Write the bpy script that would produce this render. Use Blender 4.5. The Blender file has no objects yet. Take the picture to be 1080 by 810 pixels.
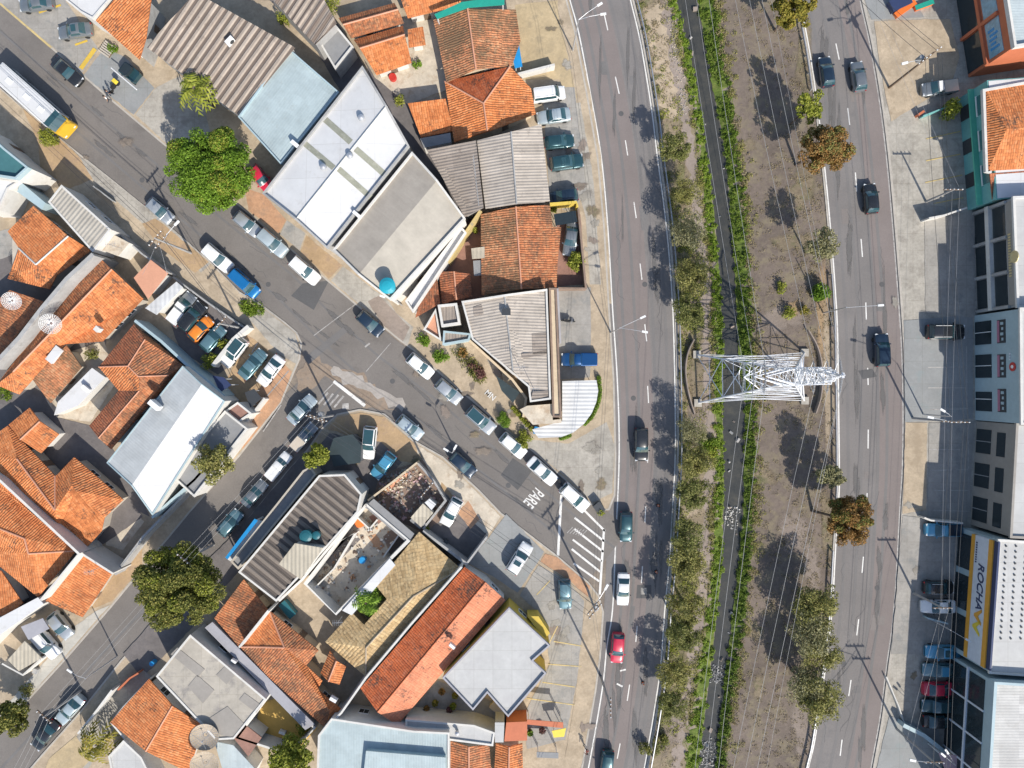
import bpy, bmesh, math, random
import numpy as np
from mathutils import Vector, Matrix

# ------------------------------------------------------------------ camera, sky, sun, exposure
SC = bpy.context.scene
COL = SC.collection
S = 0.125                      # metres of ground per plan unit
HC = 93.0                      # flying height of the drone
cam = bpy.data.cameras.new('camera'); cam_o = bpy.data.objects.new('camera', cam); COL.objects.link(cam_o)
cam_o.location = (0, 0, HC); cam_o.rotation_euler = (0, 0, 0)
cam.sensor_fit = 'HORIZONTAL'; cam.angle = 2*math.atan(540*S/HC); cam.clip_end = 6000; cam.clip_start = 0.5
SC.camera = cam_o
SUN_EL = math.radians(39); SUN_H = Vector((0.447, -0.894))
world = bpy.data.worlds.new('World'); SC.world = world; world.use_nodes = True
wn = world.node_tree.nodes; wl = world.node_tree.links
bg = wn['Background']; sky = wn.new('ShaderNodeTexSky'); sky.sky_type = 'NISHITA'; sky.sun_disc = False
sky.sun_elevation = SUN_EL; sky.sun_rotation = math.atan2(SUN_H.x, SUN_H.y)
wl.new(sky.outputs[0], bg.inputs[0]); bg.inputs[1].default_value = 0.137
sun = bpy.data.lights.new('sun', 'SUN'); sun.energy = 4.35; sun.angle = math.radians(0.5); sun.color = (1, 0.945, 0.855)
sun_o = bpy.data.objects.new('sun', sun); COL.objects.link(sun_o)
sd = Vector((SUN_H.x*math.cos(SUN_EL), SUN_H.y*math.cos(SUN_EL), math.sin(SUN_EL)))
sun_o.rotation_euler = (-sd).to_track_quat('-Z', 'Y').to_euler(); sun_o.location = sd*200
SC.view_settings.view_transform = 'Standard'; SC.view_settings.look = 'None'
SC.view_settings.exposure = 0.36; SC.view_settings.gamma = 1.0
SC.cycles.max_bounces = 5; SC.cycles.diffuse_bounces = 2; SC.cycles.glossy_bounces = 2; SC.cycles.transparent_max_bounces = 4
rnd = random.Random(7)

# ------------------------------------------------------------------ plan helpers
def P(px, py, h=0.0):
    k = S*(1-h/HC)
    return Vector(((px-540)*k, (405-py)*k, h))
def V2(p): return Vector((p[0], p[1]))
def dirdeg(a):                       # heading on the plan (0 = east, 90 = south) -> world z rotation
    return math.radians(-a)

# ------------------------------------------------------------------ materials
MATS = {}
def nt(name):
    m = bpy.data.materials.new(name); m.use_nodes = True
    n = m.node_tree.nodes; l = m.node_tree.links
    return m, n, l, n['Principled BSDF']
def rgb(c): return (c[0], c[1], c[2], 1)
def sc(c, k): return (min(c[0]*k,1), min(c[1]*k,1), min(c[2]*k,1))
def noise(n, l, vec, scale, detail=4, rough=.6):
    t = n.new('ShaderNodeTexNoise'); t.inputs['Scale'].default_value = scale
    t.inputs['Detail'].default_value = detail; t.inputs['Roughness'].default_value = rough
    l.new(vec, t.inputs['Vector']); return t.outputs['Fac']
def ramp(n, l, fac, stops):
    r = n.new('ShaderNodeValToRGB'); cr = r.color_ramp
    while len(cr.elements) < len(stops): cr.elements.new(0.5)
    for e, (p, c) in zip(cr.elements, stops): e.position = p; e.color = rgb(c) if len(c) == 3 else c
    l.new(fac, r.inputs[0]); return r.outputs[0]
def mix(n, l, fac, a, b, mode='MIX'):
    m = n.new('ShaderNodeMix'); m.data_type = 'RGBA'; m.blend_type = mode
    for sock, v in ((m.inputs[0], fac), (m.inputs[6], a), (m.inputs[7], b)):
        if hasattr(v, 'links') or hasattr(v, 'is_linked'): l.new(v, sock)
        elif isinstance(v, (int, float)): sock.default_value = v
        else: sock.default_value = rgb(v)
    return m.outputs[2]
def math_n(n, l, op, a, b=None):
    m = n.new('ShaderNodeMath'); m.operation = op
    for i, v in enumerate((a, b)):
        if v is None: continue
        if isinstance(v, (int, float)): m.inputs[i].default_value = v
        else: l.new(v, m.inputs[i])
    return m.outputs[0]
def bump(n, l, bsdf, h, strength=.5, dist=.05):
    b = n.new('ShaderNodeBump'); b.inputs['Strength'].default_value = strength; b.inputs['Distance'].default_value = dist
    l.new(h, b.inputs['Height']); l.new(b.outputs[0], bsdf.inputs['Normal'])

def rough_mat(name, c, var=.25, big=.15, fine=3.0, rough=.85, stain=None, stain_amt=.0, stain_scale=.5, bumps=.25, metal=0, joints=0, spots=None):
    """weathered mineral surface: two scales of noise, optional blotchy stains, optional slab joints"""
    m, n, l, b = nt(name)
    g = n.new('ShaderNodeNewGeometry').outputs['Position']
    f1 = noise(n, l, g, big, 6, .65); f2 = noise(n, l, g, fine, 5, .7)
    col = ramp(n, l, f1, [(.28, sc(c, 1-var)), (.5, c), (.72, sc(c, 1+var))])
    fine_c = ramp(n, l, f2, [(.3, (1-var*.8,)*3), (.7, (1+var*.5,)*3)])
    col = mix(n, l, 1.0, col, fine_c, 'MULTIPLY')
    if stain is not None:
        f3 = noise(n, l, g, stain_scale, 8, .72)
        fac = ramp(n, l, f3, [(.62-stain_amt*.25, (0, 0, 0)), (.74-stain_amt*.2, (1, 1, 1))])
        col = mix(n, l, fac, col, stain)
    if spots is not None:
        f4 = noise(n, l, g, 9.0, 3, .6)
        fac = ramp(n, l, f4, [(.62, (0, 0, 0)), (.70, (1, 1, 1))])
        col = mix(n, l, fac, col, spots)
    if joints:
        t = n.new('ShaderNodeTexBrick'); t.offset = 0; t.inputs['Scale'].default_value = 1
        t.inputs['Brick Width'].default_value = joints; t.inputs['Row Height'].default_value = joints
        t.inputs['Mortar Size'].default_value = .035; t.inputs['Color1'].default_value = (1, 1, 1, 1); t.inputs['Color2'].default_value = (.93, .93, .93, 1)
        t.inputs['Mortar'].default_value = (.80, .79, .77, 1)
        l.new(g, t.inputs['Vector']); col = mix(n, l, .8, col, mix(n, l, 1.0, col, t.outputs['Color'], 'MULTIPLY'))
    l.new(col, b.inputs['Base Color']); b.inputs['Roughness'].default_value = rough; b.inputs['Metallic'].default_value = metal
    if bumps: bump(n, l, b, f2, bumps, .04)
    MATS[name] = m; return m

def plain(name, c, rough=.5, metal=0, coat=0, spec=.5, var=.08, emit=0):
    m, n, l, b = nt(name)
    g = n.new('ShaderNodeNewGeometry').outputs['Position']
    f = noise(n, l, g, 1.7, 5, .65)
    col = ramp(n, l, f, [(.3, sc(c, 1-var)), (.7, sc(c, 1+var))])
    l.new(col, b.inputs['Base Color']); b.inputs['Roughness'].default_value = rough; b.inputs['Metallic'].default_value = metal
    b.inputs['Coat Weight'].default_value = coat; b.inputs['Coat Roughness'].default_value = .06; b.inputs['Specular IOR Level'].default_value = spec
    MATS[name] = m; return m

def tile_mat(name, cols, moss=.0, mossc=(.06, .05, .04), pu=.30, pv=.42, var=1.0, bst=.9):
    """clay pan tiles: columns run down the slope (uv in metres), each tile its own tone, lichen patches"""
    m, n, l, b = nt(name)
    uv = n.new('ShaderNodeUVMap').outputs[0]; sp = n.new('ShaderNodeSeparateXYZ'); l.new(uv, sp.inputs[0])
    g = n.new('ShaderNodeNewGeometry').outputs['Position']
    wob = noise(n, l, g, .55, 3, .6); wob2 = noise(n, l, g, 1.3, 2, .5)
    cu = math_n(n, l, 'ADD', math_n(n, l, 'DIVIDE', sp.outputs[0], pu), math_n(n, l, 'MULTIPLY', wob2, .9)); cv = math_n(n, l, 'ADD', math_n(n, l, 'DIVIDE', sp.outputs[1], pv), math_n(n, l, 'MULTIPLY', wob, 2.2))
    cb = n.new('ShaderNodeCombineXYZ'); l.new(math_n(n, l, 'FLOOR', cu), cb.inputs[0]); l.new(math_n(n, l, 'FLOOR', cv), cb.inputs[1])
    w = n.new('ShaderNodeTexWhiteNoise'); w.noise_dimensions = '2D'; l.new(cb.outputs[0], w.inputs[0])
    k = len(cols)
    tone = ramp(n, l, w.outputs[0], [(i/max(k-1, 1), c) for i, c in enumerate(cols)])
    mid = cols[len(cols)//2]
    f1 = noise(n, l, g, .5, 6, .7)
    tone = mix(n, l, .75*var, mid, tone)
    sh = ramp(n, l, f1, [(.3, (.72, .70, .68)), (.55, (1, 1, 1)), (.75, (1.12, 1.1, 1.05))])
    col = mix(n, l, 1.0, tone, sh, 'MULTIPLY')
    if moss > 0:
        f2 = noise(n, l, g, 2.6, 8, .75); f3 = noise(n, l, g, .33, 3, .5)
        ff = math_n(n, l, 'ADD', math_n(n, l, 'MULTIPLY', f2, .7), math_n(n, l, 'MULTIPLY', f3, .45))
        fac = ramp(n, l, ff, [(.66-moss*.22, (0, 0, 0)), (.72-moss*.12, (.85, .85, .85))])
        col = mix(n, l, fac, col, mossc)
    mp = n.new('ShaderNodeMapping'); mp.inputs['Scale'].default_value = (1.6, .16, 1); l.new(uv, mp.inputs[0])
    col = mix(n, l, 1.0, col, ramp(n, l, noise(n, l, mp.outputs[0], 1.0, 6, .7), [(.32, (.78, .75, .72)), (.55, (1, 1, 1)), (.72, (1.08, 1.06, 1.03))]), 'MULTIPLY')
    # overlap line of each tile course: a darker butt edge
    fr = math_n(n, l, 'FRACT', cv)
    edge = math_n(n, l, 'LESS_THAN', fr, .2)
    col = mix(n, l, math_n(n, l, 'MULTIPLY', edge, .32), col, sc(mid, .45))
    l.new(col, b.inputs['Base Color']); b.inputs['Roughness'].default_value = .85
    s1 = math_n(n, l, 'ABSOLUTE', math_n(n, l, 'SINE', math_n(n, l, 'MULTIPLY', cu, math.pi)))
    hgt = math_n(n, l, 'ADD', s1, math_n(n, l, 'MULTIPLY', fr, .6))
    bump(n, l, b, hgt, bst, .07)
    MATS[name] = m; return m

def sheet_mat(name, c, c2=None, pitch=.45, rough=.6, metal=0, streak=.5, dirt=None, bst=.7, along=0, valley=None, panels=.12):
    """corrugated sheets; ribs run down the slope; streaks and panel joints"""
    m, n, l, b = nt(name)
    uv = n.new('ShaderNodeUVMap').outputs[0]; sp = n.new('ShaderNodeSeparateXYZ'); l.new(uv, sp.inputs[0])
    g = n.new('ShaderNodeNewGeometry').outputs['Position']
    u, v = (sp.outputs[0], sp.outputs[1])
    mp = n.new('ShaderNodeMapping'); mp.inputs['Scale'].default_value = (2.2, .10, 1); l.new(uv, mp.inputs[0])
    f1 = noise(n, l, mp.outputs[0], 1.0, 6, .7); f2 = noise(n, l, g, .45, 6, .7)
    c2 = c2 or sc(c, .72)
    col = ramp(n, l, f1, [(.5-.35*streak-.05, c2), (.5+.2, c)])
    col = mix(n, l, 1.0, col, ramp(n, l, f2, [(.3, (.84, .84, .84)), (.7, (1.1, 1.1, 1.1))]), 'MULTIPLY')
    # separate sheets, each with a slightly different age
    cb = n.new('ShaderNodeCombineXYZ'); l.new(math_n(n, l, 'FLOOR', math_n(n, l, 'DIVIDE', u, 1.1)), cb.inputs[0]); l.new(math_n(n, l, 'FLOOR', math_n(n, l, 'DIVIDE', v, 2.44)), cb.inputs[1])
    w = n.new('ShaderNodeTexWhiteNoise'); w.noise_dimensions = '2D'; l.new(cb.outputs[0], w.inputs[0])
    col = mix(n, l, 1.0, col, ramp(n, l, w.outputs[0], [(0, (1-panels, 1-panels, 1-panels)), (1, (1+panels*.6, 1+panels*.6, 1+panels*.6))]), 'MULTIPLY')
    if dirt is not None:
        f3 = noise(n, l, g, 1.3, 8, .75)
        col = mix(n, l, ramp(n, l, f3, [(.55, (0, 0, 0)), (.7, (.8, .8, .8))]), col, dirt)
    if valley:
        # darker colour in the low troughs of the wide ribs
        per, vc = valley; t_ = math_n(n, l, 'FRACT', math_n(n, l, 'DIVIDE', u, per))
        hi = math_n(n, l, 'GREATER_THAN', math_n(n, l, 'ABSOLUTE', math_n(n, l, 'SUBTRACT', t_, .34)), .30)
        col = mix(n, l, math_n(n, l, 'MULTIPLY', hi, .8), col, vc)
    l.new(col, b.inputs['Base Color']); b.inputs['Roughness'].default_value = rough; b.inputs['Metallic'].default_value = metal
    if pitch:
        s1 = math_n(n, l, 'SINE', math_n(n, l, 'MULTIPLY', u, 2*math.pi/pitch))
        bump(n, l, b, s1, bst, .05)
    MATS[name] = m; return m

def leaf_mat(name, cols, trans=.25):
    m, n, l, b = nt(name)
    g = n.new('ShaderNodeNewGeometry')
    f = noise(n, l, g.outputs['Position'], .9, 4, .6)
    r = g.outputs['Random Per Island']
    fac = math_n(n, l, 'ADD', math_n(n, l, 'MULTIPLY', r, .55), math_n(n, l, 'MULTIPLY', f, .5))
    k = len(cols)
    col = ramp(n, l, fac, [(.2+.6*i/(k-1), c) for i, c in enumerate(cols)])
    l.new(col, b.inputs['Base Color']); b.inputs['Roughness'].default_value = .65; b.inputs['Specular IOR Level'].default_value = .25
    t = n.new('ShaderNodeBsdfTranslucent'); l.new(col, t.inputs[0])
    ms = n.new('ShaderNodeMixShader'); ms.inputs[0].default_value = trans
    l.new(b.outputs[0], ms.inputs[1]); l.new(t.outputs[0], ms.inputs[2]); l.new(ms.outputs[0], n['Material Output'].inputs[0])
    MATS[name] = m; return m

def paint(name, c, metal=.0, rough=.28):
    m, n, l, b = nt('paint_'+name)
    g = n.new('ShaderNodeNewGeometry').outputs['Position']
    f = noise(n, l, g, 2.3, 4, .6)
    col = ramp(n, l, f, [(.3, sc(c, .93)), (.7, sc(c, 1.04))])
    l.new(col, b.inputs['Base Color']); b.inputs['Roughness'].default_value = rough; b.inputs['Metallic'].default_value = metal
    b.inputs['Coat Weight'].default_value = .6; b.inputs['Coat Roughness'].default_value = .05
    MATS['paint_'+name] = m; return m

# ground
rough_mat('earth', (.23, .19, .155), .3, .06, 1.6, .95, stain=(.30, .25, .19), stain_amt=.4, stain_scale=.25, bumps=.6)
rough_mat('bare_earth', (.160, .127, .104), .30, .12, 2.2, .95, stain=(.205, .17, .115), stain_amt=.55, stain_scale=.45, bumps=.8, spots=(.125, .11, .075))
rough_mat('dry_grass', (.27, .215, .145), .32, .3, 3.0, .95, stain=(.13, .13, .06), stain_amt=.5, stain_scale=.6, bumps=.8, spots=(.17, .13, .09))
rough_mat('weedy_earth', (.17, .16, .07), .4, .5, 3, .95, stain=(.25, .20, .13), stain_amt=.6, stain_scale=.7, bumps=.6)
rough_mat('turf', (.10, .145, .022), .35, .5, 4, .95, stain=(.17, .19, .045), stain_amt=.5, stain_scale=.8, bumps=.8)
rough_mat('asphalt_grey', (.192, .177, .168), .13, .10, 5, .9, stain=(.155, .146, .142), stain_amt=.3, stain_scale=.3, bumps=.15)
rough_mat('asphalt_warm', (.198, .176, .163), .13, .12, 5, .9, stain=(.165, .15, .143), stain_amt=.3, stain_scale=.3, bumps=.15)
rough_mat('asphalt_brown', (.180, .162, .146), .15, .12, 5, .9, stain=(.145, .13, .118), stain_amt=.35, stain_scale=.3, bumps=.15)
rough_mat('asphalt_pink', (.205, .174, .162), .1, .2, 5, .9, bumps=.15)
rough_mat('asphalt_dark', (.10, .098, .098), .12, .4, 6, .9, bumps=.2)
rough_mat('asphalt_mid', (.158, .150, .144), .12, .4, 6, .9, bumps=.2)
rough_mat('wheel_track', (.172, .162, .156), .1, .2, 5, .9, bumps=.1)
rough_mat('sand_wash', (.28, .215, .16), .2, .5, 4, .95, stain=(.2, .17, .14), stain_amt=.4, stain_scale=1.0, bumps=.2)
rough_mat('concrete', (.39, .36, .31), .22, .35, 3, .85, stain=(.27, .245, .21), stain_amt=.45, stain_scale=.5, joints=2.2)
rough_mat('pale_concrete', (.48, .455, .40), .14, .3, 3, .8, stain=(.38, .36, .33), stain_amt=.3, stain_scale=.6, joints=3.1)
rough_mat('grey_slab', (.33, .31, .28), .18, .3, 3, .85, stain=(.23, .23, .22), stain_amt=.4, stain_scale=.5, joints=2.6)
rough_mat('blue_slab', (.275, .28, .275), .12, .3, 3, .8, stain=(.25, .28, .28), stain_amt=.3, stain_scale=.5, joints=3)
rough_mat('sandy_pave', (.43, .345, .245), .22, .35, 3.5, .9, stain=(.33, .26, .18), stain_amt=.5, stain_scale=.55, spots=None)
rough_mat('yellow_pave', (.45, .35, .21), .18, .4, 3.5, .9, stain=(.34, .27, .17), stain_amt=.45, stain_scale=.7, spots=None)
rough_mat('ochre_pave', (.42, .29, .165), .22, .4, 3.5, .9, stain=(.33, .23, .15), stain_amt=.5, stain_scale=.8, spots=None)
rough_mat('orange_pave', (.46, .265, .155), .2, .5, 4, .9, stain=(.36, .23, .15), stain_amt=.4, stain_scale=.9, spots=None)
rough_mat('cream_floor', (.55, .48, .38), .18, .5, 3, .85, stain=(.40, .31, .22), stain_amt=.4, stain_scale=.8)
rough_mat('dark_floor', (.15, .135, .13), .2, .4, 3, .85, stain=(.17, .15, .14), stain_amt=.3, stain_scale=.8)
rough_mat('kerb', (.42, .385, .335), .15, .8, 4, .85, bumps=.2)
rough_mat('path_dirt', (.30, .245, .205), .2, .3, 3.0, .95, stain=(.22, .18, .15), stain_amt=.4, stain_scale=.6, bumps=.5)
rough_mat('road_paint', (.72, .70, .66), .15, .8, 6, .7, stain=(.38, .36, .34), stain_amt=.32, stain_scale=1.6, bumps=0)
rough_mat('worn_paint', (.42, .40, .375), .25, .8, 6, .8, stain=(.24, .22, .21), stain_amt=.6, stain_scale=1.4, bumps=0)
rough_mat('yellow_paint', (.62, .42, .06), .12, .6, 5, .7, stain=(.45, .33, .1), stain_amt=.3, stain_scale=1.6, bumps=0)
rough_mat('pale_yellow_paint', (.55, .42, .18), .15, .6, 5, .7, stain=(.35, .30, .2), stain_amt=.4, stain_scale=1.6, bumps=0)
rough_mat('dust', (.36, .325, .29), .2, .4, 3, .95, bumps=0)
# walls
rough_mat('white_wall', (.60, .58, .54), .1, .3, 2, .8, stain=(.5, .47, .42), stain_amt=.2, stain_scale=.8)
rough_mat('cream_wall', (.58, .47, .33), .12, .3, 2, .8, stain=(.42, .33, .23), stain_amt=.3, stain_scale=.8)
rough_mat('yellow_wall', (.62, .45, .08), .12, .3, 2, .8)
rough_mat('gold_wall', (.60, .38, .10), .12, .3, 2, .8)
rough_mat('grey_wall', (.36, .355, .345), .14, .3, 2, .85, stain=(.26, .25, .24), stain_amt=.35, stain_scale=.8)
rough_mat('dark_wall', (.10, .105, .11), .2, .4, 2, .7)
rough_mat('brown_wall', (.24, .17, .13), .2, .4, 2, .85)
rough_mat('blue_wall', (.36, .46, .49), .08, .3, 2, .6)
rough_mat('green_wall', (.10, .44, .31), .1, .3, 2, .7)
rough_mat('teal_wall', (.16, .40, .38), .1, .3, 2, .7)
rough_mat('red_wall', (.50, .15, .07), .1, .3, 2, .7)
rough_mat('beige_wall', (.47, .42, .35), .12, .3, 2, .85, stain=(.36, .31, .26), stain_amt=.3, stain_scale=.6)
rough_mat('taupe_wall', (.30, .275, .245), .1, .3, 2, .85)
rough_mat('pink_wall', (.52, .35, .36), .12, .3, 2, .8)
# flat roofs
rough_mat('white_roof', (.63, .627, .62), .07, .2, 1.2, .6, stain=(.55, .54, .52), stain_amt=.30, stain_scale=.6, joints=4.2, bumps=.05)
rough_mat('pale_roof', (.47, .465, .45), .09, .2, 1.2, .7, stain=(.44, .43, .42), stain_amt=.3, stain_scale=.35, joints=2.4, bumps=.05)
rough_mat('grey_roof', (.25, .25, .25), .12, .2, 1.5, .8, stain=(.2, .205, .21), stain_amt=.3, stain_scale=.4)
rough_mat('dark_roof', (.028, .045, .05), .2, .3, 1.5, .6)
rough_mat('lavender_roof', (.34, .335, .36), .1, .3, 1.5, .7, stain=(.28, .27, .30), stain_amt=.3, stain_scale=.4)
rough_mat('beige_slab_roof', (.42, .38, .32), .14, .3, 1.5, .85, stain=(.26, .24, .22), stain_amt=.35, stain_scale=.4, joints=2.3)
rough_mat('terracotta_slab', (.28, .155, .12), .2, .4, 3, .85)
rough_mat('salmon_roof', (.60, .30, .19), .1, .4, 4, .85)
rough_mat('skylight_panel', (.30, .30, .235), .12, 1.0, 4, .4, stain=(.38, .37, .30), stain_amt=.3, stain_scale=1.2, bumps=.1)
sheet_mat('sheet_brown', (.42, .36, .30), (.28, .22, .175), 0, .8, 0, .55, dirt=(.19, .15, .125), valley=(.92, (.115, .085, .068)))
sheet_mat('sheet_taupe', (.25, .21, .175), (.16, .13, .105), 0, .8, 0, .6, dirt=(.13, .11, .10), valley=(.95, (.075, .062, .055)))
sheet_mat('sheet_grey', (.50, .44, .375), (.31, .27, .23), .38, .8, 0, .75, dirt=(.21, .18, .155), bst=.45)
sheet_mat('sheet_old', (.34, .29, .245), (.20, .165, .14), .38, .85, 0, .75, dirt=(.15, .12, .10), bst=.5)
sheet_mat('sheet_blue', (.40, .475, .485), (.37, .44, .45), .33, .55, .0, .5, bst=.10, panels=.07, dirt=(.33, .37, .36))
sheet_mat('sheet_paleblue', (.46, .52, .53), (.41, .465, .475), .33, .55, .0, .6, bst=.10, panels=.06, dirt=(.39, .42, .42))
sheet_mat('sheet_pale_grey', (.52, .51, .49), (.44, .43, .41), .35, .7, 0, .6, dirt=(.40, .38, .35), bst=.12)
sheet_mat('sheet_white', (.60, .60, .59), (.56, .56, .55), .6, .5, 0, .4, bst=.4)
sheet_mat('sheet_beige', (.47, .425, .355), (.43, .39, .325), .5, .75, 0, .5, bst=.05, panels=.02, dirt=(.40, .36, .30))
sheet_mat('sheet_beige_shade', (.375, .335, .285), (.335, .30, .255), .5, .75, 0, .5, bst=.05, panels=.02, dirt=(.31, .27, .23))  # beige sheet with shade in its colour, for the slope turned from the sun
sheet_mat('sheet_pale', (.50, .515, .51), (.45, .465, .46), .33, .6, .0, .6, bst=.10, panels=.05, dirt=(.43, .43, .42))
sheet_mat('sheet_canopy', (.62, .62, .61), (.57, .57, .56), .5, .6, 0, .4, bst=.35, panels=.03)
sheet_mat('sheet_cream', (.52, .46, .36), (.44, .39, .30), .5, .7, 0, .4, bst=.5)
sheet_mat('sheet_tan', (.46, .42, .355), (.40, .365, .31), .5, .7, 0, .4, bst=.5)
# clay tiles
tile_mat('tile_bright', [(.46, .135, .04), (.66, .215, .068), (.71, .25, .082), (.74, .31, .13)], .08)
tile_mat('tile_orange', [(.44, .135, .045), (.62, .20, .065), (.67, .235, .08), (.64, .28, .12)], .14)
tile_mat('tile_old', [(.30, .105, .05), (.51, .17, .065), (.57, .215, .09), (.48, .24, .12)], .52, (.15, .085, .05))
tile_mat('tile_mossy', [(.36, .145, .07), (.55, .21, .095), (.61, .26, .12), (.50, .29, .16)], .74, (.14, .10, .055))
tile_mat('tile_dark', [(.27, .09, .045), (.42, .135, .06), (.45, .155, .07), (.38, .16, .09)], .45, (.13, .075, .045))
tile_mat('tile_red', [(.36, .075, .025), (.53, .125, .04), (.56, .145, .05), (.50, .16, .08)], .15)
tile_mat('tile_salmon', [(.60, .20, .10), (.68, .245, .13), (.71, .27, .145), (.66, .29, .17)], .08, var=.6, bst=.5)
tile_mat('tile_tan', [(.36, .24, .11), (.52, .36, .18), (.58, .42, .22), (.48, .36, .2)], .22, (.24, .16, .08), pu=.45, pv=.45)
# misc
plain('glass_dark', (.025, .035, .04), .08, 0, 0, .6)
plain('glass_car', (.028, .075, .088), .04, 0, .5, .8)  # teal base colour stands in for reflected sky
plain('glass_teal', (.06, .16, .17), .1, 0, 0, .6)
plain('glass_blue', (.20, .36, .46), .12, 0, 0, .6, .25)
plain('black_plastic', (.02, .02, .022), .5)
plain('rubber', (.018, .018, .018), .85)
plain('steel', (.52, .53, .55), .45, .6, var=.12)
plain('galvanised', (.74, .75, .77), .45, .15, var=.10)
plain('grey_cable', (.36, .355, .35), .7)
plain('white_metal', (.75, .75, .74), .4)
plain('grey_metal', (.33, .34, .35), .5, .3)
plain('dark_metal', (.06, .065, .07), .5, .3)
plain('wood', (.16, .11, .075), .8)
plain('pole_concrete', (.33, .32, .31), .85)
plain('red_plastic', (.5, .04, .03), .4)
plain('orange_plastic', (.75, .17, .03), .45)
plain('lamp_red', (.35, .01, .01), .25, 0, .5)
plain('lamp_clear', (.65, .68, .70), .12, 0, .5)
plain('blue_plastic', (.02, .25, .55), .4)
plain('cyan_tank', (.02, .33, .42), .4)
plain('teal_tank', (.02, .12, .145), .4)
plain('teal_canopy', (.02, .30, .22), .5)
plain('yellow_plastic', (.72, .55, .05), .45)
plain('orange_sign', (.68, .33, .04), .5)
plain('sign_white', (.60, .63, .68), .5)
plain('sign_navy', (.03, .045, .11), .5)
plain('gold', (.62, .52, .28), .4, .3)
plain('pink_panel', (.42, .17, .24), .5)
plain('trunk', (.12, .085, .06), .9, var=.25)
plain('skin', (.45, .26, .17), .6)
plain('white_cloth', (.75, .74, .72), .9)
plain('dark_cloth', (.035, .04, .055), .9)
plain('hair', (.02, .015, .012), .7)
m, n, l, b = nt('canal_water'); MATS['canal_water'] = m
g = n.new('ShaderNodeNewGeometry').outputs['Position']
f = noise(n, l, g, .6, 8, .75)
col = ramp(n, l, f, [(.32, (.040, .042, .040)), (.52, (.058, .058, .052)), (.68, (.085, .08, .065)), (.78, (.085, .10, .05))])
l.new(col, b.inputs['Base Color'])
b.inputs['Roughness'].default_value = .10; bump(n, l, b, noise(n, l, g, 3, 6, .65), .22, .06)
leaf_mat('leaf_bright', [(0.05, 0.101, 0.009), (0.107, 0.194, 0.015), (0.169, 0.281, 0.025), (0.238, 0.366, 0.046)])
leaf_mat('leaf_deep', [(0.047, 0.061, 0.014), (0.115, 0.132, 0.027), (0.196, 0.203, 0.047), (0.338, 0.304, 0.081)])
leaf_mat('leaf_olive', [(0.097, 0.104, 0.031), (0.202, 0.202, 0.056), (0.299, 0.285, 0.083), (0.404, 0.361, 0.139)])
leaf_mat('leaf_lime', [(0.091, 0.116, 0.015), (0.195, 0.226, 0.027), (0.293, 0.317, 0.039), (0.39, 0.39, 0.085)])
leaf_mat('leaf_yellow', [(.09, .09, .015), (.20, .185, .028), (.30, .26, .045), (.36, .27, .06)])
leaf_mat('leaf_orange', [(.07, .075, .02), (.21, .13, .035), (.36, .175, .055), (.40, .27, .10)])
leaf_mat('leaf_grey', [(0.112, 0.114, 0.049), (0.222, 0.215, 0.097), (0.32, 0.299, 0.153), (0.404, 0.375, 0.209)])
leaf_mat('leaf_grass', [(.06, .11, .008), (.125, .20, .016), (.19, .28, .025), (.27, .34, .05)])
leaf_mat('leaf_avenue', [(.075, .09, .025), (.155, .175, .045), (.225, .235, .065), (.29, .275, .11)])
leaf_mat('leaf_bank', [(.04, .075, .008), (.085, .145, .014), (.135, .205, .022), (.20, .26, .045)])
leaf_mat('leaf_red', [(.06, .025, .03), (.13, .05, .055), (.2, .09, .08), (.24, .15, .11)])
leaf_mat('leaf_dry', [(.12, .09, .045), (.23, .18, .09), (.32, .26, .15), (.38, .33, .2)])

def soft_mat(name):
    k = 'soft_'+name
    if k in MATS: return k
    m = MATS[name].copy(); m.name = k; n = m.node_tree.nodes; l = m.node_tree.links; b = n['Principled BSDF']
    at = n.new('ShaderNodeAttribute'); at.attribute_name = 'edge'; g = n.new('ShaderNodeNewGeometry').outputs['Position']
    f = math_n(n, l, 'ADD', math_n(n, l, 'MULTIPLY', noise(n, l, g, 1.6, 8, .75), .8), math_n(n, l, 'MULTIPLY', at.outputs['Fac'], 1.15))
    fac = ramp(n, l, f, [(.52, (0, 0, 0)), (1.0, (.8, .8, .8))])
    t = n.new('ShaderNodeBsdfTransparent'); ms = n.new('ShaderNodeMixShader'); l.new(fac, ms.inputs[0]); l.new(t.outputs[0], ms.inputs[1]); l.new(b.outputs[0], ms.inputs[2]); l.new(ms.outputs[0], n['Material Output'].inputs[0])
    MATS[k] = m; return k
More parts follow.
